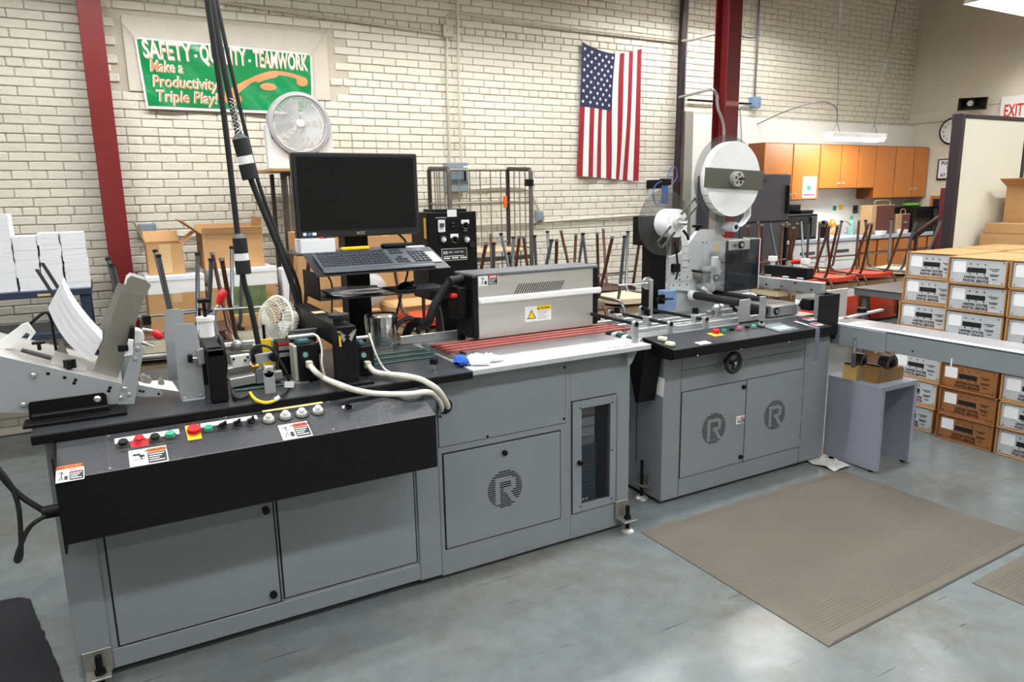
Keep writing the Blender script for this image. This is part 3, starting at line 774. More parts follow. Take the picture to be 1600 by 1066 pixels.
# vacuum and detector rails between the hopper and the print bridge
rl = thing('detector_rail', 'silver rails and sensor blocks between hopper and print bridge', 'machine part', (.47, 2.85, DZ))
def rail(p, q, Y, h, d, m, name='rail'):
    a, c = onY(*p, Y), onY(*q, Y); return B().obb((a + c) / 2 + Vector((0, d / 2, 0)), ((c - a).length, d, h), Vector((1, 0, 0)).rotation_difference((c - a).normalized()).to_matrix(), .002).done(name, m, rl)
for (p, q, Y, h, d, m) in (((354, 582), (404, 573), 2.95, .03, .05, m_alu), ((360, 600), (400, 592), 2.84, .035, .03, m_alu), ((428, 588), (442, 585), 2.84, .03, .03, m_alu), ((352, 560), (402, 556), 3.08, .05, .02, m_steel_dull), ((346, 541), (408, 534), 3.12, .02, .02, m_steel)):
    rail(p, q, Y, h, d, m)
plate_Y([(361, 558), (390, 554), (391, 571), (364, 575)], 2.90, .03).done('sensor_block', m_white, rl)
bolts(((365, 561), (387, 558), (383, 563)), 2.90, .005, rl, 'screw', m_black, .012)
plate_Y([(399, 556), (428, 551), (432, 562), (401, 569)], 2.86, .03).done('sensor_block', m_alu, rl)
p = onY(426, 557, 2.85); B().cyl(p, p + Vector((0, -.025, 0)), .017, 16).done('adjust_knob', m_black, rl)
plate_Y([(392, 548), (401, 545), (403, 580), (396, 582)], 2.88, .02).done('sensor_body', m_black, rl)
b = B().cyl(onY(393, 574, 2.86), onY(404, 572, 2.86), .010, 10).cyl(onY(397, 568, 2.86), onY(398, 580, 2.86), .008, 10); b.done('brass_fitting', mat('brass', (168, 128, 56), .3, metal=.8), rl)
plate_Y([(401, 578), (409, 576), (414, 598), (402, 600)], 2.84, .03).done('pivot_block', m_grey, rl)
B().cyl(onY(412, 577, 2.82), onY(426, 576, 2.82), .016, 14).done('roller_bearing', m_steel_dull, rl)
a = onY(421, 590, 2.70); zt = onY(421, 582, 2.70)[2]
B().box(a[0] - .019, 2.70, DZ, a[0] + .019, 2.712, zt, .001).cyl((a[0], 2.70, zt), (a[0], 2.712, zt), .019, 18).done('pivot_post', m_plate, rl)
B().cyl((a[0], 2.694, zt), (a[0], 2.70, zt), .007, 10).done('pivot_screw', m_black, rl)
for p_, q_ in (((346, 543), (375, 541)), ((395, 541), (412, 538))): B().cyl(onY(*p_, 3.1), onY(*q_, 3.1), .009, 10).done('cross_shaft', m_steel_dull, rl)
B().ball(onY(371, 539, 3.08), .022, 10, (1.2, .8, 1)).done('shaft_clamp', m_alu, rl)
# green transport belts on the deck
gb = thing('transport_belts', 'dark green flat belts running along the black deck', 'belts', (.9, 3.0, DZ))
m_gbelt = mat('green_belt', (22, 62, 54), .4, var=.12)
for yy, x0, x1, wd_ in ((2.80, .36, .54, .030), (2.86, .36, .54, .020), (2.93, .90, 1.24, .034), (3.01, .36, .72, .03), (3.02, .88, 1.29, .04), (3.11, .88, 1.29, .03), (3.13, .36, .70, .03)):
    B().box(x0, yy, DZ + .0005, x1, yy + wd_, DZ + .006, .002).done('belt', m_gbelt, gb)

# print bridge
br = thing('print_bridge', 'black bridge frame across the deck with a round knob on top', 'machine frame', (.80, 3.05, DZ))
q = ppx([(526.7, 512.6), (556, 507.6), (533, 605), (562, 602)], 2.665)
bx0, bx1, bz = q[0][0], q[1][0], (q[0][1] + q[1][1]) / 2
B().box(bx0, 2.665, DZ, bx1, 2.755, bz, .003).done('front_post', m_black, br)
B().box(bx0, 2.755, bz - .085, bx1, 3.40, bz, .003).done('top_beam', m_black, br)
B().box(bx0, 3.32, DZ, bx1, 3.40, bz - .085, .003).done('rear_post', m_black, br)
B().box(bx0 - .01, 2.63, DZ, bx1 + .05, 2.70, DZ + .012, .002).done('foot_plate', m_black, br)
kz = onY(538, 493, 2.74)[2]
B().cyl(((bx0 + bx1) / 2 - .008, 2.74, bz), ((bx0 + bx1) / 2 - .008, 2.74, kz - .01), .01, 12).cyl(((bx0 + bx1) / 2 - .008, 2.74, kz - .03), ((bx0 + bx1) / 2 - .008, 2.74, kz - .005), .022, 18).cyl(((bx0 + bx1) / 2 - .008, 2.74, kz - .005), ((bx0 + bx1) / 2 - .008, 2.74, kz + .008), .04, 24).done('height_knob', m_rubber, br)
B().box(bx0 + .012, 3.05, bz, bx1 - .012, 3.11, bz + .001).done('paper_label', mat('tan_label', (214, 178, 128), .6), br)
S_ = FY(2.6645)
cxm = (bx0 + bx1) / 2; ez = bz - .012
b = B()
for s in (-1, 1):
    pts = [(0.006, -.045), (.016, -.060), (.04, -.005), (.036, -.003), (.016, -.035), (.010, -.028), (.034, 0), (.031, .002)]
    poly = [(cxm + s * a_ * .95, ez + c_ * .8) for a_, c_ in pts[:4]]; b.prism(poly, 2.6635, 2.665)
    poly = [(cxm + s * a_ * .95, ez + c_ * .8) for a_, c_ in ((.004, -.028), (.014, -.036), (.030, -.004), (.014, -.022))]; b.prism(poly, 2.6635, 2.665)
b.done('wing_emblem', m_alu, br, label='silver winged emblem')
B().box(bx0 + .004, 2.6635, 1.10, bx0 + .012, 2.665, 1.16).done('yellow_mark', m_yellow, br)
bolts([(532, 545), (536, 570), (548, 568), (537, 590), (555, 585), (548, 553)], 2.665, .004, br, 'screw', m_gap, .001)
for yy, zz in ((3.0, 1.09), (3.055, 1.07), (2.935, 1.05)):
    B().cyl((bx0 - .11, yy, zz), (bx0 - .004, yy, zz), .024, 16).done('pinch_roller', m_rubber, br)
b = B()
for k in range(2): b.box(bx0 - .10, 2.95 + .075 * k, 1.118 - .012 * k, bx0 - .003, 2.97 + .075 * k, 1.13 - .012 * k, .002)
b.done('roller_bracket', m_grey_dark, br, kind='stuff')

# ink jet head boxes
def jet_head(px0, px1, ptop, pbot, Y, label, sidebracket):
    a = onY(px0, ptop, Y); c = onY(px1, pbot, Y)
    t = thing('inkjet_unit', label, 'print head', ((a[0] + c[0]) / 2, Y + .06, DZ), 'print heads on the deck')
    x0, x1, zt = a[0], c[0], a[2]
    B().box(x0, Y, DZ + .005, x1, Y + .10, zt, .003).done('head_body', m_black, t)
    B().box(x0 + .005, Y + .02, zt, x1 - .03, Y + .09, zt + .018, .003).done('teal_connector', mat('teal_plastic', (52, 112, 116), .4), t)
    B().cyl((x0 - .03, Y + .03, zt + .03), (x1 - .01, Y + .03, zt + .03), .008, 10).done('vent_pipe', m_alu, t)
    pz = onY((px0 + px1) / 2 - 3, (ptop + pbot) / 2 - 5, Y)[2]
    cx = (x0 + x1) / 2 - .015
    B().box(cx - .014, Y - .002, pz - .002, cx + .014, Y, pz + .026).done('port_label', m_ink, t)
    B().cyl((cx, Y - .006, pz + .012), (cx, Y - .002, pz + .012), .010, 16).done('indicator_lens', mat('teal_lens', (120, 176, 176), .3), t)
    B().box(cx - .002, Y - .03, pz - .04, cx + .022, Y - .001, pz - .012, .003).done('plug', mat('beige_plug', (206, 200, 180), .5), t)
    if sidebracket:
        B().box(x0 - .016, Y + .02, DZ + .005, x0 - .001, Y + .095, zt - .005, .002).done('side_bracket', m_steel, t)
        B().box(x0 - .07, Y - .01, DZ, x0 + .03, Y + .06, DZ + .004).done('foot_plate', m_steel_dull, t)
    return t, (cx + .01, Y - .03, pz - .028)
h1, pl1 = jet_head(466, 501, 540, 587, 2.80, 'black print head with white plug left of the bridge post', True)
h2, pl2 = jet_head(562, 586, 542, 586, 2.76, 'black print head with white plug right of the bridge post', False)
ib = thing('ink_module', 'small dark module with silver labels beside the desk fan', 'module', onY(445, 562, 2.97))
a, c = onY(433, 535, 2.97), onY(457, 562, 2.97)
B().box(a[0], 2.97, DZ, c[0], 3.05, a[2], .004).done('module_body', m_black, ib)
for k in range(2): B().box(a[0] + .004, 2.968, a[2] - .035 - .028 * k, c[0] - .006, 2.97, a[2] - .018 - .028 * k).done('silver_label', m_alu, ib)
B().box(a[0] + .003, 2.968, a[2] - .014, c[0] - .003, 2.97, a[2] - .004).done('red_label', m_red_plastic, ib)
# white hose cables to the cabinet grommet
m_hose = mat('white_hose', (222, 218, 206), .5, var=.05, scale=60)
gx = Vector((1.158, FY1 - .004, .788))
def hose(start, pts, label, end):
    t = thing('data_cable', label, 'cable', (start[0], start[1], DZ), 'thick white data cables')
    B().tube([start] + pts + [end], .0115, 10, 6).done('cable', m_hose, t); return t
def drape(x, y, r):
    p = onZ(x, y, DZ + r)
    if p[1] > 2.625: return p
    q_ = onP(x, y, SL.P(0, 0, .002 + r), SL.n)
    return q_ if q_[1] < 2.55 else onY(x, y, 2.596 - r)
hc1 = hose(Vector(pl1), [Vector(pl1) + Vector((.012, -.035, -.022)), drape(510, 593, .020), drape(532, 602, .024), drape(552, 609, .020), drape(576, 614, .022), drape(600, 616, .020), drape(640, 616, .020), drape(662, 613, .022), onY(676, 615, 2.585), onY(686, 625, 2.61), onY(690, 636, 2.635)], 'thick white cable draping over the console from the left print head', gx + Vector((-.014, 0, -.010)))
hc2 = hose(Vector(pl2), [Vector(pl2) + Vector((.012, -.03, -.02)), drape(603, 585, .020), drape(628, 587, .022), drape(650, 591, .022), onY(664, 596, 2.575), onY(684, 609, 2.58), onY(697, 628, 2.625)], 'thick white cable curving from the right print head to the hole', gx + Vector((.019, 0, -.002)))
B().tube([onY(488, 522, 2.83), onY(497, 527, 2.80), onY(503, 545, 2.78), onY(503, 568, 2.76), drape(507, 586, .03)], .0045, 8, 5).done('thin_lead', m_hose, hc1)
B().tube([onY(577, 521, 2.75), onY(580, 532, 2.735), onY(588, 555, 2.72), drape(600, 576, .03), drape(612, 583, .03)], .0045, 8, 5).done('thin_lead', m_hose, hc2)
# sensor lead with yellow section
yl = thing('sensor_lead', 'black sensor lead with yellow end and white tag on the deck edge', 'cable', onY(425, 632, 2.66))
B().tube([onY(x, y, 2.72) for x, y in ((393, 552), (398, 542), (410, 540), (424, 545), (438, 565), (449, 586))] + [drape(451, 600, .009), drape(447, 611, .009), drape(437, 620, .010)], .005, 8, 5).done('black_lead', m_rubber, yl)
B().tube([drape(x, y, .010) for x, y in ((437, 620), (430, 625))], .008, 8).done('plug', m_white, yl)
B().tube([drape(x, y, .010) for x, y in ((430, 626), (420, 629), (410, 629), (400, 625), (393, 618), (391, 614))], .006, 8, 5).done('yellow_lead', m_yellow, yl)
p = drape(452, 601, .022); B().obb(p, (.034, .004, .022), Matrix.Rotation(.15, 3, 'Y')).done('white_tag', m_white, yl)
B().tube([drape(x, y, .011) for x, y in ((364, 610), (365, 617), (369, 622), (377, 622), (387, 617))], .008, 8, 5).done('black_tube', m_rubber, yl)
# metal canister
cn = thing('metal_canister', 'shiny metal canister with lid standing on the deck', 'canister', (1.115, 3.30, DZ))
r_ = .076; zt = onY(585, 501, 3.22)[2]
B().lathe([(0, .0005), (r_ * .97, .0005), (r_, .006), (r_, zt - DZ)], (1.115, 3.30, DZ), n=36).done('can_body', mat('tinplate', (214, 214, 212), .12, metal=1.0, var=.02), cn)
B().lathe([(r_ + .003, zt - DZ - .03), (r_ + .003, zt - DZ + .008), (r_ * .96, zt - DZ + .016), (r_ * .9, zt - DZ + .010), (0, zt - DZ + .012)], (1.115, 3.30, DZ), n=36).done('can_lid', mat('tinplate_lid', (190, 190, 190), .18, metal=1.0), cn)

# dryer unit
DYF = 3.05
q = ppx([(746, 437), (927, 415), (748, 540), (930, 512)], DYF)
dx0, dx1, dzt = q[0][0], q[1][0], (q[0][1] + q[1][1]) / 2
dzb = DZ + .030
dr = thing('dryer_unit', 'long stainless dryer box with caution label over the red belts', 'dryer', ((dx0 + dx1) / 2, 3.14, DZ))
B().box(dx0, DYF, dzb, dx1, DYF + .19, dzt, .003).done('steel_body', m_steel, dr)
B().box(dx0 - .03, DYF - .004, dzb + .008, dx0, DYF + .19, dzt, .004).done('end_cap', m_black, dr)
B().box(dx1, DYF - .004, dzb + .008, dx1 + .03, DYF + .19, dzt, .004).done('end_cap', m_black, dr)
for x_ in (dx0 - .03, dx1 - .04): B().box(x_, DYF + .15, DZ, x_ + .03, DYF + .185, dzb + .008, .002).done('support_foot', m_black, dr)
B().box(dx0 - .03, DYF - .002, dzt, dx1 + .03, DYF + .20, dzt + .014, .003).done('top_cover', mat('grey_cover', (96, 97, 102), .4), dr)
za = onY(745, 471, DYF - .012)[2]
B().box(dx0, DYF - .016, za - .018, dx1 + .045, DYF, za + .014, .007).done('front_rail', m_white, dr)
b = B(); S_ = FY(DYF)
u0, v1_ = S_.uv(803, 444); u1, v0_ = S_.uv(877, 449)
v1_ += .004; vb_ = S_.uv(803, 460)[1]
for k in range(20):
    uu = u0 + (u1 - u0) * k / 20
    b.add([S_.P(uu, v1_ - .052, .001), S_.P(uu + .0055, v1_ - .052, .001), S_.P(uu + .034, v1_ - .006, .001), S_.P(uu + .0285, v1_ - .006, .001)], [(0, 1, 2, 3)])
    b.add([S_.P(uu, v1_ - .066, .001), S_.P(uu + .0055, v1_ - .066, .001), S_.P(uu + .012, v1_ - .056, .001), S_.P(uu + .0065, v1_ - .056, .001)], [(0, 1, 2, 3)])
b.done('vent_slots', m_gap, dr, kind='stuff')
bolts([(784, 430), (839, 424), (891, 419)], DYF, .004, dr, 'screw', m_black, .002)
a = S_.uv(747, 427); c = S_.uv(778, 445); warning_label(S_, dr, a[0], c[1], c[0], a[1] - .012, m_red_plastic, 'DANGER', .0005, 'man')
a = S_.uv(820, 480); c = S_.uv(861, 499)
lb = S_.plate(a[0], c[1], c[0], a[1], .0005, .0012).done('caution_label', m_white, dr, label='white and yellow caution sticker')
L, H = c[0] - a[0], a[1] - c[1]
S_.plate(a[0] + .45 * L, a[1] - .28 * H, c[0], a[1], .0012, .0016).done('header_strip', m_yellow, lb)
b = B(); S_.text(b, 'CAUTION', .16 * H, a[0] + .76 * L, a[1] - .22 * H, .0018, align='CENTER', ext=.0002, bold=.0003)
b.add([S_.P(a[0] + .47 * L, a[1] - .24 * H, .0018), S_.P(a[0] + .55 * L, a[1] - .24 * H, .0018), S_.P(a[0] + .51 * L, a[1] - .10 * H, .0018)], [(0, 1, 2)])
tri = [(a[0] + .07 * L, c[1] + .18 * H), (a[0] + .42 * L, c[1] + .18 * H), (a[0] + .245 * L, c[1] + .78 * H)]
b.add([S_.P(x, z, .0014) for x, z in tri], [(0, 1, 2)]); b.done('header_word', m_ink, lb)
cx_, cz_ = a[0] + .245 * L, c[1] + .38 * H
B().add([S_.P(cx_ + (x - cx_) * .76, cz_ + (z - cz_) * .76, .0018) for x, z in tri], [(0, 1, 2)]).done('warning_triangle', m_yellow, lb)
b = B()
for k in range(5): S_.plate(a[0] + .48 * L, a[1] - (.40 + .12 * k) * H, a[0] + (.9 - .08 * (k % 3)) * L, a[1] - (.37 + .12 * k) * H, .0012, .0015, b=b)
b.done('text_lines', mat('blue_grey_ink', (120, 126, 150), .6), lb)
# cable gland, red button, switch box at its left end
p = onY(722, 436, DYF + .10)
gl = B().cyl((dx0 - .03, DYF + .10, p[2]), (dx0 - .10, DYF + .10, p[2] - .005), .022, 16).done('cable_gland', m_rubber, dr)
B().box(dx0 - .08, DYF + .05, p[2] - .19, dx0 - .03, DYF + .17, p[2] - .035, .004).done('switch_box', m_black, dr)
B().cyl((dx0 - .08, DYF + .07, p[2] - .075), (dx0 - .11, DYF + .07, p[2] - .072), .012, 12).done('red_button', m_red_plastic, dr)
hs = thing('dryer_hose', 'thick black cable hose dropping behind the deck from the dryer', 'hose', (1.3, 3.2, .9))
s0 = Vector((dx0 - .10, DYF + .10, p[2] - .005))
b = B().tube([s0, onY(703, 441, 3.16), onY(690, 458, 3.18), onY(677, 482, 3.19), onY(668, 505, 3.21), Vector((1.30, 3.30, 1.05)), Vector((1.29, 3.39, 1.0)), Vector((1.285, 3.43, .9)), Vector((1.28, 3.43, .5))], .022, 10, 6); b.done('hose', m_rubber, hs)
b = B().tube([Vector((1.36, 3.43, .5)), Vector((1.36, 3.43, .95)), Vector((1.33, 3.435, 1.04)), Vector((1.25, 3.435, 1.02)), Vector((1.22, 3.435, .9)), Vector((1.22, 3.43, .5))], .012, 8, 6).tube([Vector((1.40, 3.43, .5)), Vector((1.41, 3.43, 1.0)), Vector((1.45, 3.42, 1.1)), Vector((1.49, 3.43, 1.0)), Vector((1.50, 3.43, .5))], .012, 8, 5)
b.done('spiral_cable', mat('grey_rubber', (58, 58, 60), .5), hs, kind='stuff')
# red belts and rollers
rb = thing('red_belts', 'four red urethane belts running under the dryer', 'belts', (1.8, 3.03, DZ))
m_rbelt = mat('red_belt', (150, 74, 66), .4, var=.10)
for k in range(4):
    yy = 2.935 + .055 * k
    B().tube([(1.352, yy, DZ + .009), (1.340, yy, DZ + .013), (1.352, yy, DZ + .018), (2.28, yy, DZ + .018), (2.30, yy, DZ + .008)], .008, 8, 2).done('belt', m_rbelt, rb)
B().cyl((1.372, 2.90, DZ + .0055), (1.372, 3.17, DZ + .0055), .005, 10).done('roller', m_rubber, rb)
B().box(1.285, 2.86, DZ + .001, 1.315, 3.22, DZ + .006, .001).done('bridge_strip', mat('brown_strip', (72, 66, 60), .5), rb)
# back fence
fe = thing('back_fence', 'aluminium fence rail along the rear of the deck', 'rail', (1.5, 3.27, DZ))
B().box(1.20, 3.275, DZ, 2.19, 3.285, DZ + .045, .003).done('fence', m_alu, fe)
B().box(1.20, 3.285, DZ, 2.19, 3.36, DZ + .006, .002).done('fence_flange', m_alu, fe)
# thumb screw and gloves
p = onZ(679, 580, DZ)
th_ = thing('thumb_screw', 'black three lobed thumb screw on the deck edge', 'screw', p)
B().cyl(p, p + Vector((0, 0, .03)), .004, 8).cyl(p, p + Vector((0, 0, .003)), .013, 12).done('stud', m_chrome, th_)
knob3(B(), p + Vector((0, 0, .03)), .016, .022).done('knob', m_black, th_)
gp = onZ(725, 570, DZ + .004)
gl = thing('work_glove', 'white cotton glove with blue cuff lying on the white deck', 'glove', gp)
bm = B(); rg = random.Random(5)
m_glove = mat('cotton', (238, 238, 236), .9, bump=.3, bscale=300)
def lump(c, L, W, H, ang, b):
    rows = []
    for i in range(9):
        t = i / 8; row = []
        for k in range(12):
            a_ = 2 * math.pi * k / 12
            e = math.sin(math.pi * min(max(t, .06), .94)) ** .4
            x = (t - .5) * L; y = math.cos(a_) * W / 2 * e * (1 + .15 * rg.uniform(-1, 1)); z = max(0, (math.sin(a_) * .5 + .5) * H * e * (1 + .3 * rg.uniform(-1, 1)))
            row.append(Vector((x * math.cos(ang) - y * math.sin(ang), x * math.sin(ang) + y * math.cos(ang), z)) + Vector(c))
        rows.append(row + [row[0]])
    return b.grid(rows)
gz = DZ + .0045
lump((gp[0] + .06, gp[1], gz), .12, .09, .036, .1, bm)
for k in range(4): lump((gp[0] + .13, gp[1] - .03 + .021 * k, gz), .085, .026, .028, .12 + .1 * (k - 1.5), bm)
lump((gp[0] + .05, gp[1] - .055, gz), .08, .030, .03, -.45, bm); bm.done('glove_body', m_glove, gl)
lump((gp[0] - .012, gp[1] - .002, gz), .055, .078, .04, .3, B()).done('glove_cuff', mat('blue_cuff', (36, 84, 178), .8), gl)
# ------------------------------------------------------------------ right machine cabinet
FY2, DZ2 = 2.78, 0.91
m2 = thing('tabbing_machine_base', 'grey machine cabinet with two louvred doors and sloping black console', 'machine', (3.1, 3.1, 0))
B().box(2.45, FY2, .02, 3.76, 3.44, .90, .004).done('cabinet_body', m_grey, m2)
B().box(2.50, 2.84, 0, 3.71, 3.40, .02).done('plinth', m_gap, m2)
for x in (2.57, 3.535): B().box(x, FY2 - .0012, .02, x + .003, FY2 + .002, .80).done('panel_joint', m_grey_dark, m2)
B().box(2.575, FY2 - .0012, .732, 3.535, FY2 + .002, .735).done('panel_joint', m_grey_dark, m2)
def door2(name, x0, z0, x1, z1, g=.004):
    B().box(x0 - g, FY2 - .0008, z0 - g, x1 + g, FY2 + .002, z1 + g).done('door_gap', m_gap, m2)
    return B().box(x0, FY2 - .006, z0, x1, FY2 - .0008, z1, .0015).done(name, m_grey, m2)
dL = door2('louvred_door', 2.578, .130, 3.054, .612); dR = door2('louvred_door', 3.060, .130, 3.532, .614)
for d_, u, v in ((dL, 2.815, .373), (dR, 3.299, .370)): logo_slots(FY(FY2 - .0062), u, v, .088, 0).done('louvre_slots', m_gap, d_, label='round louvre of slots shaped around a letter R')
for z in (.58, .166): B().cyl((3.029, FY2 - .006, z), (3.029, FY2 - .018, z), .012, 16).done('door_knob', m_black, dL)
warning_label(FY(FY2 - .0062), dL.parent, 2.985, .366, 3.050, .412, m_red_plastic, 'DANGER', .0004, 'man')
b = B()
for k in range(3): b.cyl((3.534, FY2 - .004, .18 + .16 * k), (3.534, FY2 - .004, .28 + .16 * k), .004, 8)
b.done('hinge_knuckles', m_grey_tube, dR, kind='stuff')
# left side: vents, black cover
for z in (.56, .30):
    for k in range(7): B().box(2.4485, 3.05, z + .018 * k, 2.4512, 3.16, z + .018 * k + .008).done('vent_slot', m_gap, m2)
B().box(2.4475, 2.99, .18, 2.4505, 2.992, .62).done('panel_joint', m_gap, m2)
B().prism([(2.79, .895), (3.40, .895), (3.40, .80), (2.93, .80), (2.86, .58), (2.84, .58), (2.80, .80)], 2.33, 2.445, 'yz').done('belt_guard', m_black, m2)
B().prism([(3.76, .60), (3.785, .77), (3.76, .77)], 2.80, 2.86).done('corner_gusset', m_black, m2)
B().obb((2.447, 2.80, .66), (.003, .05, .10), Matrix.Rotation(.1, 3, 'X')).done('paper_tag', m_white, m2, label='white paper tag')
# deck and console
B().box(2.33, 2.885, .8985, 3.755, 3.46, DZ2, .002).done('silver_deck', m_alu, m2)
B().prism([(2.64, .888), (2.64, .842), (2.66, .834), (2.79, .834), (2.89, .834), (2.89, .908), (2.885, .914)], 2.39, 3.585, 'yz').done('control_console', m_black, m2)
S2 = Slope((0, 2.64, .888), (1, 0, 0), (0, .245, .026)); SV = math.hypot(.245, .026)
S2.plate(2.395, .004, 3.58, SV - .006, 0, .0012).done('console_face', mat('console_dark', (44, 46, 51), .32, var=.2, scale=12), m2)
def p2(x, y): return S2.uv(x, y)
u, v = p2(1118, 523); S2.plate(u - .035, v - .03, u + .035, v + .03, .0012, .003).done('stop_plate', m_yellow, m2); push_button(S2, m2, u, v, .017, m_red_plastic, .018, .003, 'emergency_stop', True)
for x, y, cm in ((1131, 520, m_green_plastic), (1143, 518.5, m_black), (1155, 516, mat('pink_cap', (226, 90, 110), .35)), (1167, 514.5, m_black), (1177, 513, mat('teal_cap', (70, 180, 160), .35))):
    u, v = p2(x, y); push_button(S2, m2, u, v, .016, cm, .012, .0012)
u, v = p2(1189, 511); kb = S2.disc(u, v, .0012, .01, .022, 20).done('dial_knob', m_rubber, m2); S2.disc(u, v, .01, .022, .017, 18).done('dial_skirt', m_steel, kb); S2.disc(u, v, .022, .035, .009, 12).done('dial_cap', m_black, kb)
u, v = p2(1217, 513)
sc_ = S2.plate(u - .075, v - .07, u + .085, v + .075, .0012, .006, .002).done('touch_screen', mat('screen_bezel', (96, 100, 106), .4), m2)
S2.plate(u - .05, v - .045, u + .06, v + .02, .006, .0066).done('display', mat('lcd', (176, 192, 184), .2, emit=.05), sc_)
S2.plate(u - .05, v + .035, u + .06, v + .05, .006, .0066).done('display_bar', mat('lcd_bar', (120, 128, 132), .3), sc_)
u, v = p2(1098, 536); S2.plate(u - .04, v - .025, u + .04, v + .02, .0012, .002).done('label_sticker', mat('pink_sticker', (228, 206, 206), .6), m2)
u, v = p2(1258, 507); S2.plate(u - .012, v - .09, u + .006, v + .07, .0012, .002).done('white_strip', m_white, m2)
for x, y in ((1263, 499), (1275, 507)):
    u, v = p2(x, y); o_ = S2.plate(u - .03, v - .03, u + .03, v + .025, .0012, .002).done('red_sticker', m_white, m2); S2.plate(u - .026, v - .005, u + .026, v + .022, .002, .0024).done('sticker_patch', m_red_plastic, o_)
    b = B()
    for k in range(2): S2.plate(u - .026, v - .024 + .008 * k, u + .018, v - .020 + .008 * k, .002, .0024, b=b)
    b.done('sticker_text', m_ink, o_)
bolts(((1090, 556), (1158, 546), (1233, 535)), 2.64, .005, m2, 'screw', m_chrome, .002)
for dx, dy in ((0, 0), (12, 8)):
    p = onP(1035 + dx, 533 + dy, S2.o, S2.n); B().obb(p + Vector((0, 0, .012)), (.03, .05, .022), Matrix.Rotation(.2, 3, 'Z'), .006).done('cream_bumper', mat('cream_plastic', (232, 228, 200), .5), m2)
# tape strap hanging over the console edge
u, v = p2(1272, 512)
a = S2.P(u, .003, .002)
B().box(a[0] - .018, 2.637, .70, a[0] + .018, 2.6395, .89).done('hanging_strap', mat('grey_tape', (98, 104, 118), .5), m2)
S2.plate(a[0] - .018, .0, a[0] + .018, .07, .0013, .003).done('strap_top', MATS['grey_tape'], m2)
# handwheel
wc = onY(1146, 567, 2.72)
hw = B().tube([wc + Vector((math.cos(t) * .052, 0, math.sin(t) * .052)) for t in (2 * math.pi * k / 24 for k in range(24))], .0115, 10, closed=True)
for k in range(3): t = 2 * math.pi * k / 3 + .5; hw.cyl(wc, wc + Vector((math.cos(t) * .05, 0, math.sin(t) * .05)), .008, 8)
hw.cyl(wc + Vector((0, -.012, 0)), wc + Vector((0, FY2 - 2.72, 0)), .013, 14); hwo = hw.done('handwheel', m_rubber, m2)
B().cyl(wc + Vector((0, -.016, 0)), wc + Vector((0, -.012, 0)), .008, 10).done('hub_cap', m_chrome, hwo)
bk = B().box(2.405, 2.87, .075, 2.45, 2.95, .083, .002).box(2.444, 2.87, .075, 2.45, 2.95, .15, .002); bk.done('foot_bracket', m_steel_dull, m2)
bo = B().cyl((2.425, 2.91, .012), (2.425, 2.91, .22), .009, 10); bo.done('levelling_bolt', m_black, m2)
B().lathe([(0, .016), (.022, .016), (.036, .006), (.038, 0), (0, 0)], (2.425, 2.91, .0005), n=20).done('foot_pad', m_steel, m2)

# ------------------------------------------------------------------ guides above the silver deck
tg2 = thing('transport_guides', 'silver guide rails and black cross rods above the silver deck', 'machine part', (2.9, 3.15, DZ2))
def post(x, y, z1, w_=.024, d=.02, z0=DZ2, par=None, name='rod_post'):
    o = B().box(x - w_ / 2, y - d / 2, z0, x + w_ / 2, y + d / 2, z1, .002).cyl((x, y - d / 2, z1), (x, y + d / 2, z1), w_ / 2, 14).done(name, m_alu, par or tg2)
    B().cyl((x, y - d / 2 - .004, z1), (x, y - d / 2, z1), w_ * .3, 10).done('post_screw', m_black, o); return o
def crossrod(x, y0, y1, z, r=.009, m=None): B().cyl((x, y0, z), (x, y1, z), r, 12).done('cross_rod', m or m_black, tg2)
post(2.175, 2.68, 1.04, .030, z0=DZ + .004); crossrod(2.175, 2.69, 3.04, 1.04)
post(2.60, 2.91, .965, .03); post(2.585, 3.42, .965); crossrod(2.59, 2.92, 3.41, .965)
post(2.86, 2.91, .965, .03); post(2.822, 3.42, .965, .03); crossrod(2.832, 2.92, 3.41, .965)
for yy, x0, x1, h in ((2.945, 2.68, 3.32, .03), (3.03, 2.40, 3.10, .022), (3.10, 2.62, 3.32, .022), (3.20, 2.36, 3.30, .02), (3.29, 2.36, 3.2, .03)):
    B().box(x0, yy, DZ2, x1, yy + .026, DZ2 + h, .003).done('guide_rail', m_alu, tg2)
for yy, x0, x1 in ((3.06, 2.45, 2.85), (3.13, 2.66, 3.32), (3.24, 2.36, 2.62)): B().box(x0, yy, DZ2 + .002, x1, yy + .028, DZ2 + .010, .002).done('green_belt', m_gbelt, tg2)
for (x, y) in ((2.50, 3.24), (2.585, 3.08), (2.84, 2.97)):
    B().box(x - .02, y - .02, DZ2 + .025, x + .02, y + .02, .985, .004).done('clamp_block', m_alu, tg2)
    knob3(B(), (x, y, .99), .017, .03).done('clamp_knob', m_black, tg2)
# folder roller wheel on a stem
wx = onY(1013, 443, 3.2); 
B().cyl(wx, wx + Vector((0, .018, 0)), .036, 22).done('guide_wheel', m_alu, tg2)
B().box(wx[0] + .004, 3.19, DZ2 + .02, wx[0] + .03, 3.20, wx[2] + .02, .002).done('wheel_stem', m_alu, tg2)
a = onY(966, 446, 3.2); B().cyl(a, wx, .005, 8).done('wheel_arm', m_chrome, tg2)
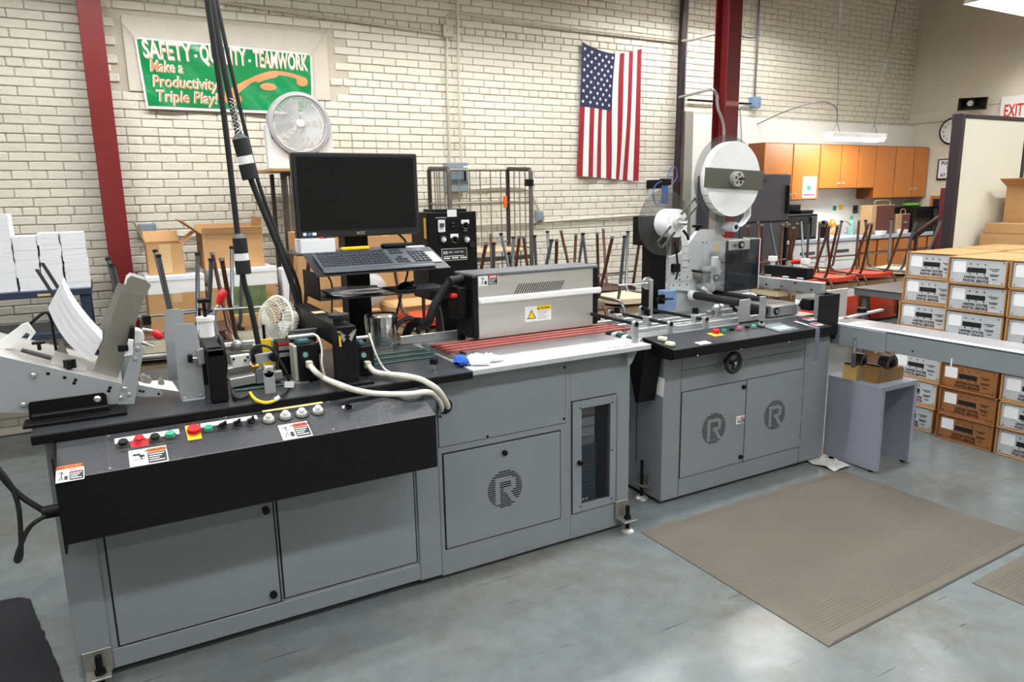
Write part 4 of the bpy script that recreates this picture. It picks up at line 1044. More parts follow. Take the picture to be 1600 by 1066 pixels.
# plates and rollers
B().box(3.115, 2.905, DZ2, 3.20, 2.915, 1.05, .002).done('roller_plate', m_alu, tg2)
B().box(3.28, 2.905, DZ2, 3.33, 2.915, 1.055, .002).done('roller_plate', m_alu, tg2)
B().cyl((3.13, 2.92, 1.032), (3.13, 3.28, 1.032), .024, 16).done('rubber_roller', m_rubber, tg2)
B().cyl((3.30, 2.92, 1.036), (3.30, 3.315, 1.036), .016, 14).done('rubber_roller', m_rubber, tg2)
p = onY(1079, 459, 3.31); B().cyl((3.13, 3.28, 1.032), (3.13, 3.318, 1.032), .032, 18).done('roller_hub', m_white, tg2)
B().box(3.11, 2.895, DZ2, 3.27, 2.903, DZ2 + .012, .002).done('dark_strip', m_black, tg2)
for x, y, z in ((3.08, 3.05, .99), (3.16, 3.10, .98), (3.2, 2.99, 1.0)):
    B().ball((x, y, z), .024, 10, (1.2, 1, 1)).cyl((x, y, DZ2 + .02), (x, y, z), .009, 8).done('roller_joint', m_alu, tg2)
B().cyl((3.02, 3.07, .965), (3.22, 3.07, .965), .012, 12).done('short_shaft', m_steel_dull, tg2)
kp = onY(1035, 468, 3.2); knob = B().cyl(kp, kp + Vector((0, .02, 0)), .022, 12)
for k in range(6): t = math.pi * k / 3; knob.cyl(kp + Vector((math.cos(t) * .022, 0, math.sin(t) * .022)), kp + Vector((math.cos(t) * .022, .02, math.sin(t) * .022)), .010, 8)
knob.done('star_knob', m_black, tg2); B().cyl(kp, onY(1052, 467, 3.2), .005, 8).done('knob_shaft', m_black, tg2)
q0, q1 = onY(1040, 455, 3.25), onY(1053, 485, 3.25); B().box(q0[0], 3.25, q1[2], q1[0] + .02, 3.32, q0[2], .003).done('blue_block', mat('blue_grey_paint', (110, 134, 168), .5), tg2)
# belt roller between the machines
gr = thing('link_roller', 'roller with green belts bridging the gap between the machines', 'roller', (2.275, 3.0, .9))
B().cyl((2.262, 2.74, .925), (2.262, 3.30, .925), .018, 14).done('shaft', m_alu, gr)
for k in range(5): B().cyl((2.262, 2.80 + .085 * k, .925), (2.262, 2.835 + .085 * k, .925), .026, 16).done('belt_band', m_gbelt, gr)
for k in range(5): B().cyl((2.262, 2.838 + .085 * k, .925), (2.262, 2.872 + .085 * k, .925), .022, 16).done('roller_sleeve', m_white, gr)

# ------------------------------------------------------------------ label applicator head with reels
HY = 3.32
ap = thing('label_applicator', 'white label applicator head with half dark cover on a black column', 'machine head', (3.2, 3.42, DZ2))
B().box(2.845, 3.36, DZ2, 2.96, 3.455, 1.47, .004).done('column', m_black, ap)
a, c = onY(1002, 338, 3.37), onY(1031, 382, 3.37); B().box(a[0], 3.37, c[2], c[0] + .06, 3.45, a[2], .004).done('motor_box', m_black, ap)
pts = [(1047, 452), (1047, 402), (1066, 396), (1090, 362), (1100, 358), (1120, 360), (1132, 372), (1171, 374), (1171, 458), (1120, 462), (1090, 462), (1075, 455)]
m_head = mat('head_white', (204, 207, 208), .4, var=.03)
plate_Y(pts, HY, .03).done('back_plate', m_head, ap)
B().box(2.96, HY + .03, DZ2, 3.6, HY + .12, 1.10, .004).done('lower_housing', m_head, ap)
bolts([(1052, 427), (1076, 408), (1052, 446), (1062, 446), (1062, 437), (1098, 379), (1104, 379), (1062, 430), (1074, 433), (1073, 445)], HY, .005, ap, 'screw', m_black, .003)
# cover: box of clear sheet; right half's dark reflection is put into its colour
ca, cb = onY(1085, 374, HY - .12), onY(1164, 452, HY - .12)
m_acryl = mat('dark_reflection_acrylic', (24, 27, 36), .05, alpha=.72)
m_clear = mat('clear_acrylic', (210, 218, 224), .05, alpha=.08)
B().box((ca[0] + cb[0]) / 2 + .02, HY - .14, cb[2], cb[0] + .09, HY - .134, ca[2] - .02, .001).done('dark_reflection_cover', m_acryl, ap, label='dark right half of the cover sheet, a reflection put into its colour')
B().box(ca[0] + .06, HY - .14, cb[2] + .02, (ca[0] + cb[0]) / 2 + .02, HY - .136, ca[2] - .02).done('clear_cover', m_clear, ap, label='clear cover sheet')
B().box(ca[0] + .06, HY - .14, ca[2] - .02, cb[0] + .09, HY - .002, ca[2] - .016).done('cover_top', m_clear, ap)
B().box(cb[0] + .09, HY - .14, cb[2], cb[0] + .098, HY, ca[2] - .016, .001).done('cover_end', m_head, ap)
ep = FY(HY - .146); u, v = ep.uv(1152, 383)
B().box(u - .07, HY - .146, v - .03, u + .11, HY - .140, v + .03, .002).done('end_plate', m_alu, ap)
B().cyl((u + .03, HY - .156, v), (u + .03, HY - .146, v), .022, 20).done('bearing_ring', m_black, ap); B().cyl((u + .03, HY - .160, v), (u + .03, HY - .156, v), .012, 16).done('bearing_core', m_alu, ap)
B().cyl((u - .02, HY - .154, v), (u - .02, HY - .146, v), .010, 12).done('plate_bolt', m_grey_dark, ap)
for px, py, r, L in ((1117, 400, .028, .09), (1133, 404, .034, .06), (1101, 422, .03, .07), (1116, 430, .034, .08), (1095, 447, .028, .1), (1108, 446, .026, .1), (1090, 430, .025, .06)):
    p = onY(px, py, HY - .02); B().cyl((p[0], HY - .02 - L, p[2]), (p[0], HY, p[2]), r, 18).done('web_roller', (m_alu, m_steel_dull, m_grey_dark)[int(px) % 3], ap)
B().box(*[onY(1112, 447, HY - .08)[i] for i in (0, 1, 2)], onY(1124, 400, HY - .06)[0], HY - .06, onY(1124, 400, HY - .06)[2], .006).done('pressure_arm', m_head, ap)
p = onY(1118, 434, HY - .085); B().cyl(p, p + Vector((0, -.008, 0)), .022, 18).done('arm_bearing', m_black, ap); B().cyl(p + Vector((0, -.008, 0)), p + Vector((0, -.012, 0)), .012, 14).done('arm_core', m_alu, ap)
p = onY(1121, 387, HY - .05); B().box(p[0] - .02, HY - .05, p[2] - .025, p[0] + .02, HY - .045, p[2] + .025).done('tan_tag', mat('tan_label', (214, 178, 128), .6), ap)
B().tube([onY(x, y, HY - .09) for x, y in ((1082, 423), (1095, 425), (1110, 426))], .008, 8).done('guide_pin', m_black, ap)
B().box(*[onY(1052, 426, HY - .03)[i] for i in (0, 1, 2)], onY(1064, 412, HY - .03)[0], HY - .005, onY(1064, 412, HY - .03)[2], .004).done('tension_block', m_black, ap)
b = B().tube([onY(1054, 378, HY - .02), onY(1057, 395, HY - .02), onY(1059, 415, HY - .02)], .006, 8).tube([onY(1060, 424, HY - .03), onY(1056, 437, HY - .03)], .006, 8); b.done('dancer_arm', m_black, ap, kind='stuff')
p0, p1 = onY(1098, 450, HY - .1), onY(1112, 462, HY - .1); B().obb((p0 + p1) / 2, ((p1 - p0).length, .02, .02), Vector((1, 0, 0)).rotation_difference((p1 - p0).normalized()).to_matrix(), .003).done('peel_arm', m_head, ap)
# reel mast and sensor knob
p = onY(1128, 345, HY); q = onY(1128, 362, HY)
B().box(p[0] - .055, HY, q[2] - .02, p[0] + .035, HY + .06, 1.76, .004).done('reel_mast', m_alu, ap)
B().cyl((p[0] + .03, HY - .09, q[2] + .03), (p[0] + .03, HY, q[2] + .03), .03, 16).done('mast_roller', m_head, ap)
B().cyl((p[0] + .03, HY - .094, q[2] + .03), (p[0] + .03, HY - .09, q[2] + .03), .014, 12).done('roller_pin', m_black, ap)
kp = onY(1095, 357, HY); B().cyl(kp + Vector((0, .03, -.03)), kp + Vector((0, .03, .005)), .012, 10).cyl(kp + Vector((0, .03, .005)), kp + Vector((0, .03, .02)), .032, 18).done('mast_knob', m_black, ap)
# reels
m_reel = mat('label_roll_side', (224, 225, 224), .5, var=.10, scale=90, bump=.2, bscale=200)
m_web = mat('label_web', (236, 238, 240), .55, var=.04, scale=30)
m_disc = mat('smoked_disc', (84, 86, 84), .12, alpha=.32)
m_bar = mat('smoked_bar', (92, 92, 84), .25, alpha=.86)
RC = onY(1147, 280, 3.21)
bigreel = thing('label_reel', 'big white reel of labels above the applicator head', 'reel', (RC[0], 3.26, RC[2] - .24))
RR = .222
B().lathe([(.03, 0), (RR, 0)], (RC[0], 3.21, RC[2]), (0, -1, 0), 64).done('roll_face', m_reel, bigreel, label='grainy white face of the roll', fix=True)
B().lathe([(RR, 0), (RR, -.055), (.03, -.055)], (RC[0], 3.21, RC[2]), (0, -1, 0), 64).done('roll_rim', m_web, bigreel, fix=True)
B().cyl((RC[0], 3.272, RC[2]), (RC[0], 3.276, RC[2]), .262, 64).done('backing_disc', m_disc, bigreel, label='smoky clear backing disc')
Mb = Matrix.Translation((RC[0], 3.205, RC[2])) @ Matrix.Rotation(.045, 4, 'Y')
B().box(-.245, -.003, -.058, .245, .003, .058, .002, M=Mb).done('retainer_bar', m_bar, bigreel, label='smoky grey retainer bar')
B().cyl((RC[0], 3.202, RC[2]), (RC[0], 3.17, RC[2]), .045, 28).done('hub', m_steel, bigreel)
b = B().box(RC[0] - .006, 3.155, RC[2] - .006, RC[0] + .04, 3.168, RC[2] + .006, .003)
for k in range(5): t = 2 * math.pi * k / 5 + .3; b.cyl((RC[0] + math.cos(t) * .026, 3.168, RC[2] + math.sin(t) * .026), (RC[0] + math.cos(t) * .026, 3.1695, RC[2] + math.sin(t) * .026), .007, 10)
b.done('hub_lock', m_black, bigreel, kind='stuff')
# label strip hanging off the reel
ts = [math.radians(a_) for a_ in (8, -2, -12, -24, -36, -46)]
path = [Vector((RC[0] + math.cos(t) * RR * (1.005 + .0 * i), 3.21, RC[2] + math.sin(t) * RR * 1.005)) for i, t in enumerate(ts)]
path += [onY(x, y, 3.21) for x, y in ((1173, 338), (1165, 349), (1159, 354))]
B().sheet([[p_, p_ + Vector((0, .055, 0))] for p_ in path], .0012, (.5, 0, -.5)).done('label_strip', m_web, bigreel)
b = B()
for k in range(9):
    t = math.radians(205 + k * 14); e = Vector((math.cos(t), 0, math.sin(t)))
    b.obb(Vector((RC[0], 3.24, RC[2])) + e * (RR + .0006), (.0016, .055, .002), Vector((0, 0, 1)).rotation_difference(e).to_matrix())
b.done('label_gaps', m_ink, bigreel, kind='stuff')
SCn = onY(1058, 349, 3.22)
small = thing('take_up_reel', 'small label roll on smoky disc beside the black motor box', 'reel', (SCn[0], 3.27, SCn[2] - .2))
sx, sz = SCn[0], SCn[2]
dc = onY(1052, 352, 3.335)
B().cyl((sx, 3.330, sz), (sx, 3.334, sz), .195, 56).done('backing_disc', m_disc, small, label='smoky clear backing disc')
B().cyl((sx, 3.22, sz), (sx, 3.328, sz), .082, 40).done('label_roll', m_web, small)
for ang in (-.72,):
    Mb = Matrix.Translation((sx, 3.212, sz)) @ Matrix.Rotation(ang, 4, 'Y')
    for s in (-1, 1):
        B().box(s * .05, -.003, -.03, s * .19, .003, -.018, M=Mb).box(s * .05, -.003, .018, s * .19, .003, .03, M=Mb).box(s * .178, -.003, -.03, s * .19, .003, .03, M=Mb).done('retainer_arm', m_bar, small)
B().cyl((sx, 3.222, sz), (sx, 3.19, sz), .034, 22).done('hub', m_steel, small)
B().cyl((sx, 3.19, sz), (sx, 3.135, sz), .014, 14, .009).done('spindle', m_chrome, small)
B().tube([(sx + .02, 3.19, sz - .04), (sx + .035, 3.17, sz - .07), (sx + .045, 3.17, sz - .095)], .008, 8).done('lock_lever', m_black, small)
wb = onY(1075, 373, 3.24); we = onY(1069, 422, 3.30)
B().sheet([[Vector((sx + .045, 3.235, sz - .085)), Vector((sx + .097, 3.245, sz - .01))], [onY(1066, 388, 3.26), onY(1076, 388, 3.26)], [onY(1066, 405, 3.28), onY(1075, 405, 3.28)], [onY(1064, 422, 3.30), onY(1074, 423, 3.30)]], .0012, (0, 1, 0)).done('label_web', m_web, small)
b = B()
for k in range(4): y_ = 385 + 11 * k; pa_, pb_ = onY(1066, y_, 3.255 + .012 * k), onY(1075, y_, 3.255 + .012 * k); b.cyl(pa_, pb_, .0012, 6)
b.done('label_gaps', m_ink, small, kind='stuff')

# ------------------------------------------------------------------ outfeed end of the right machine
of = thing('outfeed_unit', 'silver outfeed unit with black clamp bar at the right end', 'machine part', (3.6, 3.0, DZ2))
B().box(3.66, 2.79, 1.052, 3.70, 3.42, 1.118, .003).done('cross_bar', m_alu, of)
B().box(3.655, 3.36, DZ2, 3.705, 3.42, 1.052, .003).done('bar_leg', m_alu, of); B().box(3.665, 2.80, DZ2, 3.70, 2.84, 1.052, .003).done('bar_leg', m_alu, of)
b = B()
for yy in (2.86, 2.98, 3.08, 3.2, 3.3): b.cyl((3.656, yy, 1.07 + .03 * (int(yy * 10) % 2)), (3.66, yy, 1.07 + .03 * (int(yy * 10) % 2)), .006, 8)
b.done('bar_screws', m_black, of, kind='stuff')
B().box(3.70, 2.93, 1.12, 3.76, 3.26, 1.19, .003).done('clamp_bar', m_black, of)
for yy in (2.97, 3.22): B().cyl((3.73, yy, 1.19), (3.73, yy, 1.215), .015, 12).cyl((3.73, yy, 1.215), (3.73, yy, 1.245), .028, 18).done('clamp_knob', m_white, of)
B().cyl((3.73, 3.09, 1.19), (3.73, 3.09, 1.225), .018, 14).done('toggle_base', m_chrome, of)
B().tube([(3.73, 3.08, 1.215), (3.73, 3.05, 1.222), (3.73, 3.0, 1.226)], [.008, .014, .013], 10).done('red_grip', m_red_plastic, of)
for yy in (2.95, 3.06, 3.2): B().box(3.695, yy, 1.03, 3.73, yy + .05, 1.13, .002).done('clamp_lug', m_alu, of)
B().box(3.40, 2.93, DZ2 + .005, 3.64, 3.22, DZ2 + .075, .004).done('vacuum_box', m_steel_dull, of)
B().box(3.40, 2.925, DZ2 + .012, 3.63, 2.93, DZ2 + .07, .002).done('box_front', m_alu, of)
B().cyl((3.44, 2.925, DZ2 + .042), (3.44, 2.918, DZ2 + .042), .022, 18).done('box_bearing', m_black, of); B().cyl((3.44, 2.918, DZ2 + .042), (3.44, 2.914, DZ2 + .042), .011, 14).done('bearing_core', m_alu, of)
B().cyl((3.37, 2.95, DZ2 + .045), (3.37, 3.2, DZ2 + .045), .03, 18).done('drive_roller', m_rubber, of)
b = B()
for k in range(5): b.cyl((3.46 + .03 * k, 3.0, DZ2 + .075), (3.46 + .03 * k, 3.0, DZ2 + .0762), .006, 8)
b.done('vacuum_holes', m_gap, of, kind='stuff')
B().tube([(3.42, 3.2, DZ2 + .075), (3.42, 3.2, DZ2 + .11), (3.50, 3.16, DZ2 + .115), (3.50, 3.12, DZ2 + .085)], .008, 8, 3).done('wire_bail', m_chrome, of)
B().ball((3.645, 2.94, DZ2 + .06), .032, 12, (1, .8, 1.2)).done('bearing_block', m_chrome, of); B().box(3.66, 2.86, DZ2 + .03, 3.75, 2.93, DZ2 + .10, .004).done('motor', m_black, of)
B().box(3.762, 2.752, .775, 3.77, 2.90, 1.048, .002).done('end_guard', m_black, of); B().box(3.588, 2.742, .80, 3.77, 2.75, 1.052, .002).done('front_guard', m_black, of)
B().box(3.80, 2.86, .876, 4.005, 2.866, 1.055, .002).done('side_sheet', m_steel, of, label='upright steel sheet')
a, c = onZ(1322, 497, .885), onZ(1378, 484, .885)
B().obb((a + c) / 2, ((c - a).length, .03, .014), Matrix.Rotation(math.atan2(c[1] - a[1], c[0] - a[0]), 3, 'Z'), .003).done('stop_arm', m_alu, of)
p = a.lerp(c, .5); B().cyl(p + Vector((0, .02, .007)), p + Vector((0, .02, .035)), .03, 16).done('stop_knob', m_black, of)

# ------------------------------------------------------------------ conveyor
cv = thing('outfeed_conveyor', 'grey outfeed conveyor running forward past the postal trays', 'conveyor', (3.92, 1.8, 0))
CY0, CY1 = 0.4, 2.93
B().box(3.80, CY0, .748, 3.808, CY1, .855, .002).done('side_rail', m_grey, cv); B().box(4.04, CY0, .748, 4.048, CY1, .855, .002).done('side_rail', m_grey, cv)
m_cbelt = mat('conveyor_belt', (150, 148, 150), .25, var=.22, scale=3.5)
B().box(3.85, CY0, .852, 4.03, CY1, .868, .004).done('belt', m_cbelt, cv)
for k in range(3): B().box(3.801 + .018 * k, CY0, .855, 3.811 + .018 * k, CY1, .8650, .001).done('edge_strip', m_white, cv)
B().box(3.80, CY0, .853, 3.852, CY1, .8625).done('edge_channel', m_grey_dark, cv)
B().box(3.792, 2.45, .735, 3.80, 2.86, .86, .006).done('coupling_plate', m_grey, cv)
q = onX(1337, 533, 3.79)
B().cyl((3.792, q[1], q[2] + .01), (3.78, q[1], q[2] + .01), .008, 10).cyl((3.785, q[1], q[2] + .01), (3.785, q[1], q[2] - .08), .005, 8).done('hook_bolt', m_chrome, cv)
B().box(3.781, q[1] - .012, q[2] - .16, 3.789, q[1] + .012, q[2] - .07, .002).done('hook_tag', m_grey_dark, cv)
for px, py in ((1369, 545), (1487, 566)):
    q = onX(px, py, 3.799); B().cyl((3.797, q[1], q[2] + .02), (3.797, q[1], q[2] - .025), .004, 8).done('cable_tie', m_white, cv)
q = onX(1426, 549, 3.799); B().cyl((3.80, q[1], q[2]), (3.797, q[1], q[2]), .005, 8).done('screw', m_black, cv)
for yy in (.6, 1.15):
    for xx in (3.81, 4.0): B().box(xx, yy, 0, xx + .035, yy + .035, .75, .003).done('leg', m_grey, cv)
B().box(3.845, .605, .2, 4.0, .63, .225).done('leg_brace', m_grey, cv)
# ------------------------------------------------------------------ monitor stand behind the left machine
MY = 3.50
ws = thing('workstation_stand', 'black steel post with keyboard tray and lower shelf', 'stand', (1.10, 3.62, 0))
B().box(1.045, 3.58, .02, 1.165, 3.70, 1.55, .003).done('post', m_black, ws); B().box(.85, 3.48, 0, 1.36, 3.86, .02, .003).done('base_plate', m_black, ws)
B().box(1.06, 3.5605, 1.50, 1.15, 3.58, 1.66, .003).done('monitor_mount', m_black, ws)
kl, kr = onY(500, 425, 3.24), onY(690, 408, 3.24)
bl = onY(447, 391, 3.52)
zk, zb = 1.345, 1.405
m_shelf = mat('black_shelf', (38, 39, 42), .4, var=.15)
zk = 1.318
B().prism([(3.20, zk - .004), (3.46, zb - .004), (3.46, zb), (3.20, zk)], .80, 1.45, 'yz').done('keyboard_tray', m_shelf, ws)
B().box(.775, 3.46, zb - .012, 1.43, 3.70, zb - .004, .002).done('rear_shelf', m_shelf, ws)
zl = onY(508, 470, 3.26)[2]
B().box(.815, 3.25, zl, 1.46, 3.54, zl + .006, .001).done('lower_shelf', m_shelf, ws)
B().box(.815, 3.25, zl, .822, 3.54, zk + .005, .001).done('side_bracket', m_black, ws)
mo = thing('computer_monitor', 'black flat computer monitor switched off above the keyboard', 'monitor', (1.10, MY, 1.40))
a, c = onY(454, 238, MY), onY(656, 358, MY); z0, z1 = 1.472, 1.872
B().box(a[0], MY, z0, c[0], MY + .045, z1, .006).done('case', mat('monitor_black', (26, 27, 31), .4), mo)
b = B().box(a[0] + .022, MY - .002, z0 + .035, c[0] - .022, MY, z1 - .02); scr = b.done('screen', mat('screen_off', (9, 10, 14), .22, var=.1, spec=.3), mo, label='dark switched off screen')
S_ = FY(MY - .001); b = B(); S_.text(b, 'AOC', .020, (a[0] + c[0]) / 2, z0 + .010, .0005, align='CENTER', ext=.0003, bold=.0006); b.done('logo', m_alu, mo)
for k, mm in enumerate((m_white, mat('blue_sticker', (60, 120, 180), .4), m_white)): S_.plate(a[0] + .03 + .022 * k, z0 + .012, a[0] + .045 + .024 * k, z0 + .026, 0, .0006).done('sticker', mm, mo)
B().box(1.085, MY + .045, 1.56, 1.13, MY + .06, 1.66, .002).done('mount_plate', m_black, mo)
# keyboard on the tray
KM = frame_M(Vector((.835, 3.238, zk + .016)), (1, 0, 0), Vector((0, .26, zb - zk)))
kbd = thing('keyboard', 'black computer keyboard on the sloping tray', 'keyboard', (1.08, 3.33, zk))
B().box(0, .004, 0, .545, .19, .016, .006, M=KM).done('case', mat('keyboard_grey', (80, 86, 94), .45), kbd)
B().box(0, -.03, 0, .545, .006, .010, .004, M=KM).done('palm_rest', mat('keyboard_grey', (80, 86, 94), .45), kbd)
keym = B().obb((0, 0, 0), (.0185, .0185, .007), None, .0025).mesh('key'); keym.materials.append(mat('key_black', (56, 60, 67), .4))
Mk = KM @ Matrix.Translation((0, 0, .019))
for r_ in range(6):
    for k in range(24):
        if k in (15, 19): continue
        u = .018 + .0222 * k; v = .022 + .027 * r_ + (.008 if r_ == 5 else 0)
        if 16 <= k <= 18 and r_ in (2, 3) and not (r_ == 2 and k == 17): continue
        if k > 19 and r_ == 5: continue
        o = bpy.data.objects.new('key', keym); COL.objects.link(o); o.parent = kbd
        o.matrix_local = Matrix.Translation(-Vector(LOCS[kbd.name])) @ Mk @ Matrix.Translation((u, v, 0))
B().box(.548, .03, .0005, .60, .16, .0012, M=KM).done('paper_slip', m_paper, ws)
# small things on the shelves
def simple(name, label, cat, b, m, group=None): return b.done(name, m, label=label, cat=cat, group=group)
a, c = onY(459, 376, 3.54), onY(512, 394, 3.47)
simple('card_box', 'white card stock box behind the keyboard', 'box', B().box(.80, 3.47, zb - .004, .965, 3.59, zb + .062, .002), m_paper)
nt_ = thing('utility_knife', 'yellow utility knife lying behind the keyboard', 'knife', (1.08, 3.50, zb - .003))
B().obb((1.07, 3.50, zb + .008), (.15, .022, .018), Matrix.Rotation(.1, 3, 'Z'), .005).done('knife_handle', m_yellow, nt_); B().obb((1.00, 3.493, zb + .008), (.03, .018, .004), Matrix.Rotation(.1, 3, 'Z')).done('knife_blade', m_steel, nt_)
simple('marker_pen', 'red pen resting on the white card box', 'pen', B().cyl((.90, 3.49, zb + .068), (.965, 3.56, zb + .068), .005, 8), m_red_plastic)
simple('stapler', 'black stapler behind the keyboard', 'stapler', B().box(1.22, 3.52, zb - .0035, 1.40, 3.56, zb + .022, .008), m_black)
simple('note_pad', 'white note pad at the right of the rear shelf', 'note pad', B().box(1.34, 3.47, zb - .0035, 1.43, 3.51, zb + .006, .001), m_paper)
mp = simple('mouse_pad', 'dark mouse pad on the lower shelf', 'mouse pad', B().box(1.20, 3.27, zl + .0064, 1.48, 3.50, zl + .012, .001), mat('navy_pad', (24, 28, 42), .8))
ms = thing('computer_mouse', 'black computer mouse on the dark pad', 'mouse', (1.27, 3.36, zl + .012))
b = B(); b.ball((1.28, 3.36, zl + .012), .05, 18, (1.05, .68, .72)); b.v = [(x, y, max(z, zl + .0122)) for x, y, z in b.v]; b.done('mouse_body', m_black, ms)
B().cyl((1.295, 3.333, zl + .044), (1.305, 3.333, zl + .044), .008, 10).done('scroll_wheel', m_rubber, ms)
rg = random.Random(11)
for k in range(7):
    o = B().obb((0, 0, 0), (.21, .15, .003)).done('paper_sheet', m_paper if k in (2, 4, 6) else mat('printed_sheet', (196, 188, 196), .6, var=.3, scale=40), label='loose paper sheet in the pile on the lower shelf', cat='paper', group='papers on the lower shelf')
    o.location = ((1.0 + rg.uniform(-.03, .05)), 3.36 + rg.uniform(-.03, .03), zl + .008 + .004 * k); o.rotation_euler = (0, 0, rg.uniform(-.35, .35))
cb = thing('monitor_cable', 'black cable hanging down from the monitor past the shelf', 'cable', (1.3, 3.6, .9))
B().tube([*[onY(x, y, 3.73) for x, y in ((602, 352), (622, 365), (637, 385), (637, 425), (627, 460), (618, 500), (612, 530), (610, 580))]], .006, 8, 5).done('cable', m_rubber, cb)
B().tube([onY(506, 425, 3.56), onY(515, 436, 3.56), onY(519, 452, 3.56), onY(518, 500, 3.56)], .004, 6, 5).done('thin_lead', m_rubber, cb)

# control box
QY = 3.62
q = [onY(*p, QY) for p in ((667, 331), (744, 328), (747, 450))]
cx0, cx1, cz0, cz1 = q[0][0], q[1][0], 1.10, q[0][2] - .004
cbx = thing('control_box', 'black electrical control box with round knobs and nameplate', 'control box', ((cx0 + cx1) / 2, QY + .12, .9))
B().box(cx0, QY, cz0, cx1, QY + .24, cz1, .004).done('enclosure', m_black, cbx)
B().box(cx0 + .06, QY + .02, cz1, cx1 - .05, QY + .2, cz1 + .015, .003).done('lid', m_black, cbx)
B().box(cx0 + .1, QY + .08, 0.02, cx0 + .2, QY + .18, cz0, .003).done('support_post', m_black, cbx); B().box(cx0, QY + .0, 0, cx1, QY + .26, .02, .003).done('base_plate', m_black, cbx)
S_ = FY(QY)
def ctl(x, y): return S_.uv(x, y)
u, v = ctl(706, 333); S_.plate(u - .028, v - .02, u + .028, v + .018, 0, .001).done('white_sticker', m_white, cbx)
u, v = ctl(689.5, 353); br_ = S_.plate(u - .02, v - .032, u + .02, v + .032, 0, .006).done('circuit_breaker', m_white, cbx); S_.plate(u - .012, v - .006, u + .012, v + .014, .006, .014).done('breaker_toggle', m_grey_dark, br_)
for x, y, kind in ((707.5, 351, 0), (727, 352, 1), (691.5, 374, 2), (710, 374, 1), (728, 374, 2)):
    u, v = ctl(x, y)
    if kind == 0: push_button(S_, cbx, u, v, .011, m_black)
    elif kind == 1: S_.plate(u - .024, v + .008, u + .024, v + .03, 0, .001).done('legend_plate', m_white, cbx); selector(S_, cbx, u, v, .019, .6)
    else: k_ = S_.disc(u, v, 0, .008, .022, 20).done('dial_knob', m_rubber, cbx); S_.disc(u, v, .008, .018, .016, 18).done('dial_skirt', m_chrome, k_); S_.disc(u, v, .018, .03, .008, 12).done('dial_cap', m_white, k_)
u, v = ctl(737, 382); S_.disc(u, v, 0, .012, .016, 18).done('black_knob', m_rubber, cbx)
b = B()
for t_, x, y in (('CIRCUIT BREAKER', 689, 341), ('SERVICE', 690, 364), ('AUTO', 727, 361)): u, v = ctl(x, y); S_.text(b, t_, .008, u, v, .0006, align='CENTER', ext=.0002)
b.done('lettering', m_white, cbx)
a = ctl(689.5, 389); c = ctl(730, 404); npz = S_.plate(a[0], c[1] - .006, c[0], a[1], 0, .0012).done('nameplate', m_steel, cbx)
S_.plate(a[0] + .004, c[1] - .002, c[0] - .004, a[1] - .004, .0012, .0016).done('nameplate_field', m_ink, npz)
b = B(); S_.text(b, 'KIRK - RUDY INC', .014, a[0] + .042, a[1] - .026, .002, ext=.0002, xs=.85); S_.text(b, 'KR', .022, a[0] + .010, a[1] - .030, .002, ext=.0002, bold=.0006)
for k in range(3): S_.plate(a[0] + .012 + .05 * k, c[1] + .004, a[0] + .05 + .05 * k, c[1] + .011, .0016, .002, b=b)
S_.plate(a[0] + .012, c[1] + .016, c[0] - .02, c[1] + .020, .0016, .002, b=b); b.done('nameplate_lettering', m_white, npz)
B().box(cx0 - .001, QY + .02, cz1 - .14, cx0, QY + .05, cz1 - .03).done('yellow_sticker', m_yellow, cbx)

# ------------------------------------------------------------------ desk fan
fx = onY(434, 500, 3.27)
fn = thing('desk_fan', 'small white desk fan facing left behind the machine deck', 'fan', (fx[0] + .03, 3.27, DZ))
m_fan = mat('ivory_plastic', (228, 226, 212), .4)
ax = Vector((-.88, -.42, .10)).normalized(); R_ = .105
uu = ax.orthogonal().normalized(); vv = ax.cross(uu)
def ring(c, r, th, n=36): return [c + (uu * math.cos(t) + vv * math.sin(t)) * r for t in (2 * math.pi * k / n for k in range(n))]
b = B()
for k in range(40):
    t = 2 * math.pi * k / 40; e = uu * math.cos(t) + vv * math.sin(t)
    b.tube([fx + ax * .062 + e * .02, fx + ax * .058 + e * .06, fx + ax * .03 + e * (R_ - .012), fx + e * R_, fx - ax * .035 + e * (R_ - .012), fx - ax * .05 + e * .05], .0014, 4)
for r2, o2 in ((.02, .062), (.06, .058), (.088, .036)): b.tube(ring(fx + ax * o2, r2, 0), .0016, 5, closed=True)
b.done('wire_guard', m_fan, fn, kind='stuff')
B().tube(ring(fx, R_, 0), .006, 8, closed=True).done('guard_rim', m_fan, fn)
B().lathe([(0, .066), (.02, .064), (.022, .058), (0, .058)], fx, ax, 20).done('badge', m_fan, fn)
for k in range(4):
    t = 2 * math.pi * k / 4; e = uu * math.cos(t) + vv * math.sin(t); e2 = uu * math.cos(t + .7) + vv * math.sin(t + .7)
    B().sheet([[fx + ax * .012 + e * .02, fx + ax * .02 + e * .085], [fx - ax * .01 + e2 * .02, fx - ax * .012 + e2 * .085]], .0015, ax).done('fan_blade', mat('clear_blade', (210, 212, 206), .3), fn)
B().lathe([(0, -.052), (.040, -.052), (.044, -.062), (.040, -.085), (.025, -.095), (0, -.097)], fx, ax, 24).done('motor_housing', m_fan, fn)
B().tube([fx - ax * .075, Vector((fx[0] + .055, 3.305, fx[2] - .08)), Vector((fx[0] + .035, 3.31, DZ + .02))], .013, 10, 4).done('neck', m_fan, fn)
B().lathe([(0, .03), (.045, .026), (.062, .008), (.062, 0), (0, 0)], (fx[0] + .03, 3.31, DZ + .0005), n=28).done('base', m_fan, fn)
p = onY(416, 545, 3.05)
yt = thing('yellow_tag', 'yellow plastic tag plate beside the desk fan', 'tag', (p[0], 3.05, DZ))
